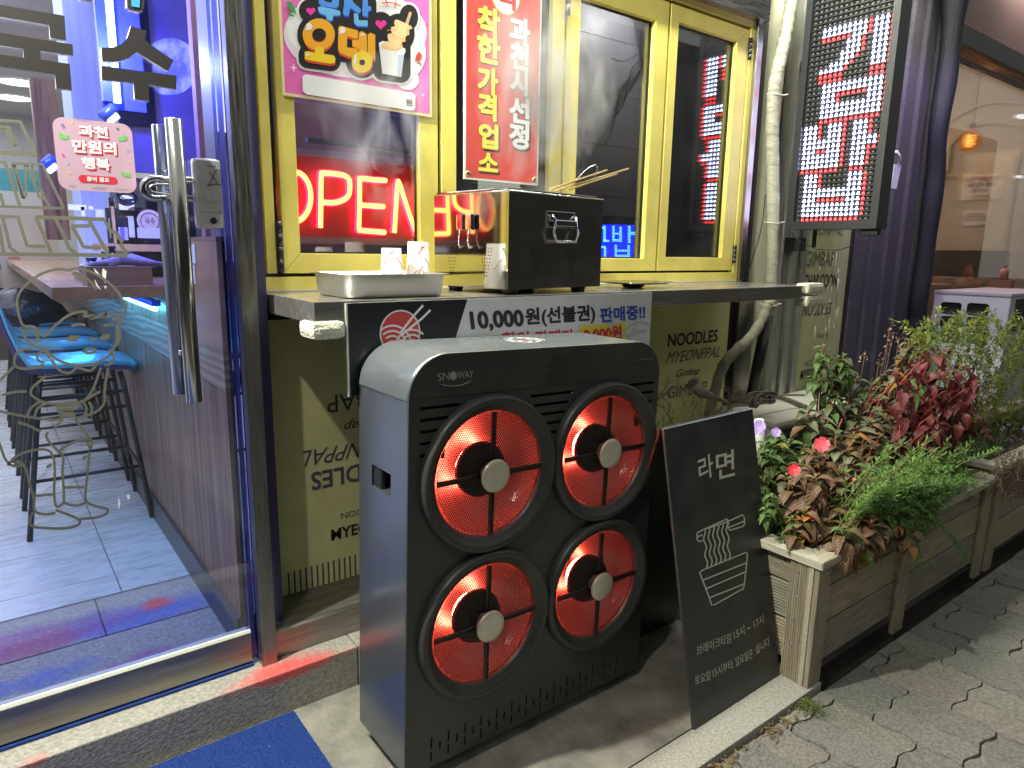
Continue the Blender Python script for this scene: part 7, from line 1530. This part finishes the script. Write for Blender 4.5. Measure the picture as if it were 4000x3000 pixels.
tl_ = thing('lit_sign_edge', 'small pale lit edge of a lamp under the dark header', 'light', P(*N('n3', 890, 260), Y=2.2)); v = [P(*N('n3', *p), Y=2.22) for p in ((875, 185), (915, 200), (905, 345), (855, 330))]; b = MB(); b.prism(v, (0, .02, 0)); b.build('lit_edge', E('pale_lamp', (.8, .85, .45), .65), tl_)
v = [P(*N('n3', *p), Y=2.22) for p in ((1068, 292), (1180, 350), (1130, 420), (1068, 400))]
# black rolled tarp hanging down
tp = [((3731, -40), 55), ((3729, 0), 53), ((3719, 118), 36), ((3698, 313), 41), ((3672, 450), 38), ((3660, 548), 34), ((3656, 666), 36), ((3641, 784), 39), ((3621, 940), 32), ((3607, 1058), 37), ((3586, 1176), 35), ((3580, 1300), 36), ((3570, 1480), 36), ((3560, 1650), 36)]
b = MB(); rows = []
sp_ = smooth_pts([(a[0], a[1]) for a, _ in tp], 2); wd_ = smooth_pts([(w_, 0) for _, w_ in tp], 2); Yt = 1.98
for (c, w2) in zip(sp_, wd_):
    pc = P(c[0], c[1], Y=Yt); pe = P(c[0] + w2[0], c[1], Y=Yt); r = w2[0] * .95 / F * (RM @ (pc - CAMP)).z; row = []
    for q in range(16):
        a = q / 16 * 6.28318; row.append(b.b.verts.new(pc + Vector((r * math.cos(a) * (1 + .10 * math.sin(3 * a)), r * math.sin(a), 0))))
    rows.append(row)
for A, B in zip(rows, rows[1:]):
    for k in range(16): f = b.b.faces.new((A[k], A[(k + 1) % 16], B[(k + 1) % 16], B[k])); f.smooth = True
tag(b.build('rolled_tarp', M('tarp_navy', (.006, .006, .013), .7, bump=.4, bscale=14, bstretch=(6, 6, .6))), 'long dark navy tarp rolled up and hanging in front of the neighbouring window', 'tarp')
# inside of the neighbouring shop: a cross wall faces the street corner
TW = M('tan_wall', (.50, .42, .34), .8, var=.12, scale=2); XE, XP = 8.7, 7.7
struct(bx('neighbour_back_wall', 4.9, XE, 4.6, 4.7, 0, 4.2, TW)); struct(bx('neighbour_ceiling', 4.9, XE, 2.35, 4.6, 3.7, 3.75, TW)); struct(bx('neighbour_side_wall', 4.88, 4.95, 2.32, 4.6, 0, 4.2, TW)); struct(bx('neighbour_floor', 4.95, XE, 2.32, 4.6, .2, .25, M('dark_floor', (.08, .06, .05), .6)))
struct(bx('neighbour_end_wall', XE, XE + .1, 2.32, 4.6, .0, 3.75, TW))
b = MB(); c_ = P(3850, 640, X=XE)
for r in (.42, .62): b.tube([Vector((XE - .01, c_.y + r * math.cos(t), c_.z + r * math.sin(t))) for t in [math.pi * k / 24 for k in range(25)]], .018, 8)
tag(b.build('arch_moulding', M('arch_tan', (.56, .46, .36), .7)), 'arched mouldings on the tan wall around the hanging bulb', 'moulding')
pa, pb = P(3728, 1000, X=XP), P(3925, 1000, X=XP)
tag(bx('partition', XP, XP + .08, pb.y, pa.y, .25, P(3820, 600, X=XP).z, M('partition_cream', (.52, .46, .38), .7)), 'cream partition carrying two notices inside the neighbouring shop', 'partition')
def notice(c4q, lab, border, lines, cols):
    t = thing('wall_notice', lab, 'notice', P(*N('c4', *c4q[3]), X=XP - .005)); pl = Xpl(XP - .002)
    cx = sum(p[0] for p in c4q) / 4; cy = sum(p[1] for p in c4q) / 4
    decal('notice_frame', [N('c4', cx + (p[0] - cx) * border, cy + (p[1] - cy) * border) for p in c4q], pl, M('frame_yellow', (.62, .50, .16), .5) if border > 1.01 else PAPER, t, off=0, thick=.004)
    decal('notice_sheet', [N('c4', *p) for p in c4q], pl, M('notice_paper', (.70, .66, .62), .6), t, off=.006)
    for (s, bl, br_, tl), c in zip(lines, cols): text(s, bl, br_, tl, c, t, pl=pl, crop='c4', bold=.02, off=.009)
DR = M('faded_red', (.40, .08, .07), .6); DK_ = M('faded_ink', (.16, .10, .10), .6)
notice([(1102, 870), (1308, 866), (1284, 990), (1090, 998)], 'notice with yellow frame and four lines of text on the cream partition', 1.08, (('조금씩 먹을만큼만 !', (1120, 908), (1292, 900), (1123, 882)), ('욕심 내지 마세요', (1128, 938), (1270, 930), (1130, 912)), ('배터져요 !!', (1148, 962), (1245, 957), (1150, 940)), ('- 소화제 없음 -', (1138, 988), (1252, 984), (1140, 974))), (DR, DK_, DK_, DK_))
notice([(1105, 1050), (1232, 1048), (1222, 1122), (1098, 1128)], 'smaller plain white notice below the framed one', 1.0, (('반찬 셀프입니다', (1118, 1072), (1205, 1070), (1118, 1062)), ('먹을만큼만 가져가세요', (1112, 1086), (1215, 1084), (1112, 1077)), ('필요하시면 말씀해 주세요', (1110, 1100), (1220, 1098), (1110, 1091))), (DK_, DK_, DK_))
bc_ = P(*N('c4', 1142, 700), X=7.1); rb_ = 39 / F * (RM @ (bc_ - CAMP)).z
lb = thing('amber_bulb', 'glowing amber filament bulb hanging inside the neighbouring shop', 'lamp', bc_)
b = MB(); b.lathe([(.0001, -1.05 * rb_), (.55 * rb_, -.98 * rb_), (.9 * rb_, -.55 * rb_), (1.0 * rb_, 0), (.9 * rb_, .5 * rb_), (.45 * rb_, .9 * rb_), (.3 * rb_, 1.2 * rb_)], bc_, seg=10, smooth=False)
bm_ = E('amber_glass', (1.0, .34, .05), 1.3); n_ = bm_.node_tree.nodes; t_ = n_.new('ShaderNodeBsdfTransparent'); t_.inputs[0].default_value = (1, .6, .3, 1); x_ = n_.new('ShaderNodeMixShader'); x_.inputs[0].default_value = .5; bm_.node_tree.links.new(n_['Emission'].outputs[0], x_.inputs[1]); bm_.node_tree.links.new(t_.outputs[0], x_.inputs[2]); bm_.node_tree.links.new(x_.outputs[0], n_['Material Output'].inputs[0]); b.build('bulb_glass', bm_, lb)
b = MB(); b.tube([bc_ + Vector((.38 * rb_ * math.cos(k * 1.2), .38 * rb_ * math.sin(k * 1.2), rb_ * (-.55 + k * .05))) for k in range(24)], .09 * rb_, 6); b.build('filament', E('filament', (1, .72, .25), 12), lb)
b = MB(); b.lathe([(.28 * rb_, 1.1 * rb_), (.32 * rb_, 1.6 * rb_)], bc_, seg=12); b.tube([bc_ + Vector((0, 0, 1.5 * rb_)), (bc_.x, bc_.y, 3.7)], .006, 6); b.build('cord', M('cord_brown', (.05, .03, .02), .5), lb)
lamp('amber_bulb_light', 'POINT', bc_, 40, (1.0, .55, .22), shadow_soft_size=.02)
lamp('neighbour_room_light', 'AREA', (6.6, 3.4, 3.5), 150, (1.0, .86, .68), target=(7.3, 3.2, 0), shape='RECTANGLE', size=2.5, size_y=1.4)
for (x, y, sx, sy, lab) in ((1395, 580, 30, 12, 'small white ceiling light at the right edge of the neighbouring window'), (1385, 880, 22, 7, 'thin warm light strip at the right edge of the neighbouring window')):
    v = [P(*N('c4', *p), X=7.6) for p in oval(x, y, sx, sy, 16)]; b = MB(); b.prism(v, (.02, 0, 0)); tag(b.build('wall_light', E('cool_lamp', (.9, .95, 1.0), 3.5)), lab, 'light')
def nb(name, l, t, r, bb, X_, m, lab, cat, d=.2): u0, u1 = P(*N('c4', l, bb), X=X_), P(*N('c4', r, t), X=X_); return tag(bx(name, X_, X_ + d, min(u0.y, u1.y), max(u0.y, u1.y), min(u0.z, u1.z), max(u0.z, u1.z), m), lab, cat)
nb('yellow_strip', 850, 864, 1045, 876, 8.6, M('strip_yellow', (.75, .55, .08), .5), 'yellow strip along the tan wall behind the tarp', 'strip', .05)
nb('pale_panel', 850, 720, 1040, 862, 8.62, M('pale_glow', (.70, .66, .5), .6), 'pale panel above the yellow strip on the far tan wall', 'wall panel', .05)
nb('dark_counter', 760, 1250, 1300, 1398, 7.4, M('counter_dark', (.05, .038, .033), .75, var=.4, scale=5), 'dark counter front inside the neighbouring shop', 'counter')
nb('counter_ledge', 860, 1388, 1240, 1404, 7.2, M('ledge_tan', (.42, .30, .20), .5), 'pale ledge running below the dark counter', 'ledge', .1)
nb('table_top', 760, 1440, 1400, 1560, 7.0, M('table_tan', (.30, .20, .13), .5), 'brown table just inside the neighbouring window', 'table', .1)
nb('small_box', 1062, 1386, 1112, 1402, 7.1, M('box_cream', (.5, .42, .3), .5), 'small pale box on the ledge', 'box', .06); nb('low_box', 1068, 1412, 1145, 1424, 6.95, M('box_cream'), 'flat pale tray lying in front of the ledge', 'tray', .05)
nb('brown_box', 1215, 1398, 1340, 1470, 6.9, M('box_brown', (.22, .10, .06), .6), 'brown wooden box beside the red topped bottle', 'box', .1)
p0_ = P(*N('c4', 1300, 1398), X=6.95); bottle(p0_.x, p0_.y, .13, .035, M('bottle_pink', (.35, .14, .12), .4), 'pinkish sauce bottle with red cap near the window', z=p0_.z)
# air conditioner unit outside the neighbour
XA = 5.15
q0, q1 = P(*N('n5', 697, 962), X=XA), P(*N('n5', 1512, 992), X=XA); zt2 = (q0.z + q1.z) / 2
a2 = thing('air_conditioner', 'large white outdoor air conditioner behind the yellow green shrub', 'air conditioner', (XA, 1.7, 0)); AW = M('ac_white', (.50, .51, .55), .45, var=.05, scale=5)
ya_, yb_2 = q1.y, q0.y; zlow = .05; xe = XA + .95
openings = []
for r_ in range(3):
    for c_ in range(2):
        l, t, r, b_y = (745, 1060, 992, 1178) if c_ == 0 else (1028, 1072, 1290, 1192); dyp = r_ * 152
        o0, o1 = P(*N('n5', l - r_ * 8, b_y + dyp), X=XA), P(*N('n5', r - r_ * 8, t + dyp), X=XA); openings.append((o1.y, o0.y, o0.z, o1.z))
b = MB(); vs = [b.b.verts.new((XA, y, z)) for y, z in ((ya_, zlow), (yb_2, zlow), (yb_2, zt2), (ya_, zt2))]; ee = [b.b.edges.new((vs[k], vs[(k + 1) % 4])) for k in range(4)]
for (y0, y1, z0, z1) in openings:
    y0, y1 = min(y0, y1), max(y0, y1); pts = [(v.x, v.y) for v in rrect(y0, y1, z0, z1, .02, 0, 4)]; h = [b.b.verts.new((XA, p[0], p[1])) for p in pts]; ee += [b.b.edges.new((h[k], h[(k + 1) % len(h)])) for k in range(len(h))]
bmesh.ops.triangle_fill(b.b, edges=ee, use_beauty=True); ge = bmesh.ops.extrude_face_region(b.b, geom=b.b.faces[:]); bmesh.ops.translate(b.b, verts=[v for v in ge['geom'] if isinstance(v, bmesh.types.BMVert)], vec=(.012, 0, 0)); b.build('side_panel', AW, a2)
bx('inner_grille', XA + .03, XA + .035, ya_ + .02, yb_2 - .02, zlow, zt2 - .02, M('coil_dark', (.03, .03, .028), .5, var=.5, scale=4, stretch=(1, 1, 40)), a2)
bx('front_panel', XA + .001, xe, ya_ - .004, ya_ + .008, zlow, zt2, AW, a2); bx('dark_cover', XA + .10, xe, ya_ - .012, ya_ - .0045, zt2 - .22, zt2 - .015, BLK, a2)
bx('top_panel', XA - .006, xe, ya_ - .008, yb_2 + .004, zt2 + .0005, zt2 + .022, M('ac_top', (.40, .36, .40), .4), a2, bevel=.004); bx('edge_panel', XA - .002, XA - .0004, ya_, P(*N('n5', 1332, 1100), X=XA).y, zlow, zt2 - .05, AW, a2)
bx('back_panel', xe - .01, xe, ya_, yb_2, zlow, zt2, AW, a2)
# violet glow from a coloured sign across the gap (lights the ribs and the tarp)
lamp('violet_sign_glow', 'SPOT', (4.0, 1.45, 2.9), 42, (.62, .46, 1.0), target=(4.75, 2.1, 1.75), spot_size=1.25, spot_blend=.6, shadow_soft_size=.04)
# the flood lamp itself, on its arm above the door, and the light strip over the windows
fl_ = thing('flood_lamp', 'white flood lamp on an arm above the glass door', 'lamp', LM); b = MB(); m = Matrix.Translation(LM) @ (Vector((1.2, 0, -1)).to_track_quat('-Z', 'Y').to_matrix().to_4x4()); b.box(-.09, .09, -.07, .07, .02, .06, m, .006); b.build('lamp_housing', BLK, fl_)
b = MB(); b.tube([LM + Vector((0, 0, .06)), LM + Vector((0, .1, .2)), (LM.x, 2.05, 3.05)], .012, 8); b.build('lamp_arm', STEEL, fl_)
bx('strip_light_housing', .4, 3.3, 1.58, 1.66, 3.02, 3.06, STEEL, None, bevel=.003); tag(bpy.data.objects['strip_light_housing'], 'long strip light housing above the folding windows', 'lamp')
struct(bx('facade_upper_wall', -3.2, 3.4, 2.05, 2.19, 3.205, 4.2, M('cream_tile')))

sl_ = thing('street_lamp', 'street lamp standing out of view on the pavement to the left', 'street lamp', (-1.5, .1, -.02))
b = MB(); b.tube([(-1.5, .1, -.02), (-1.5, .1, 4.2), (-1.35, .13, 4.3), (-1.08, .2, 4.28)], .04, 10); b.build('pole', BLK, sl_); b = MB(); b.lathe([(.001, 4.2), (.16, 4.17), (.13, 4.24), (.001, 4.3)], (-1.08, .2, 0), seg=20); b.build('lamp_head', STEEL, sl_)
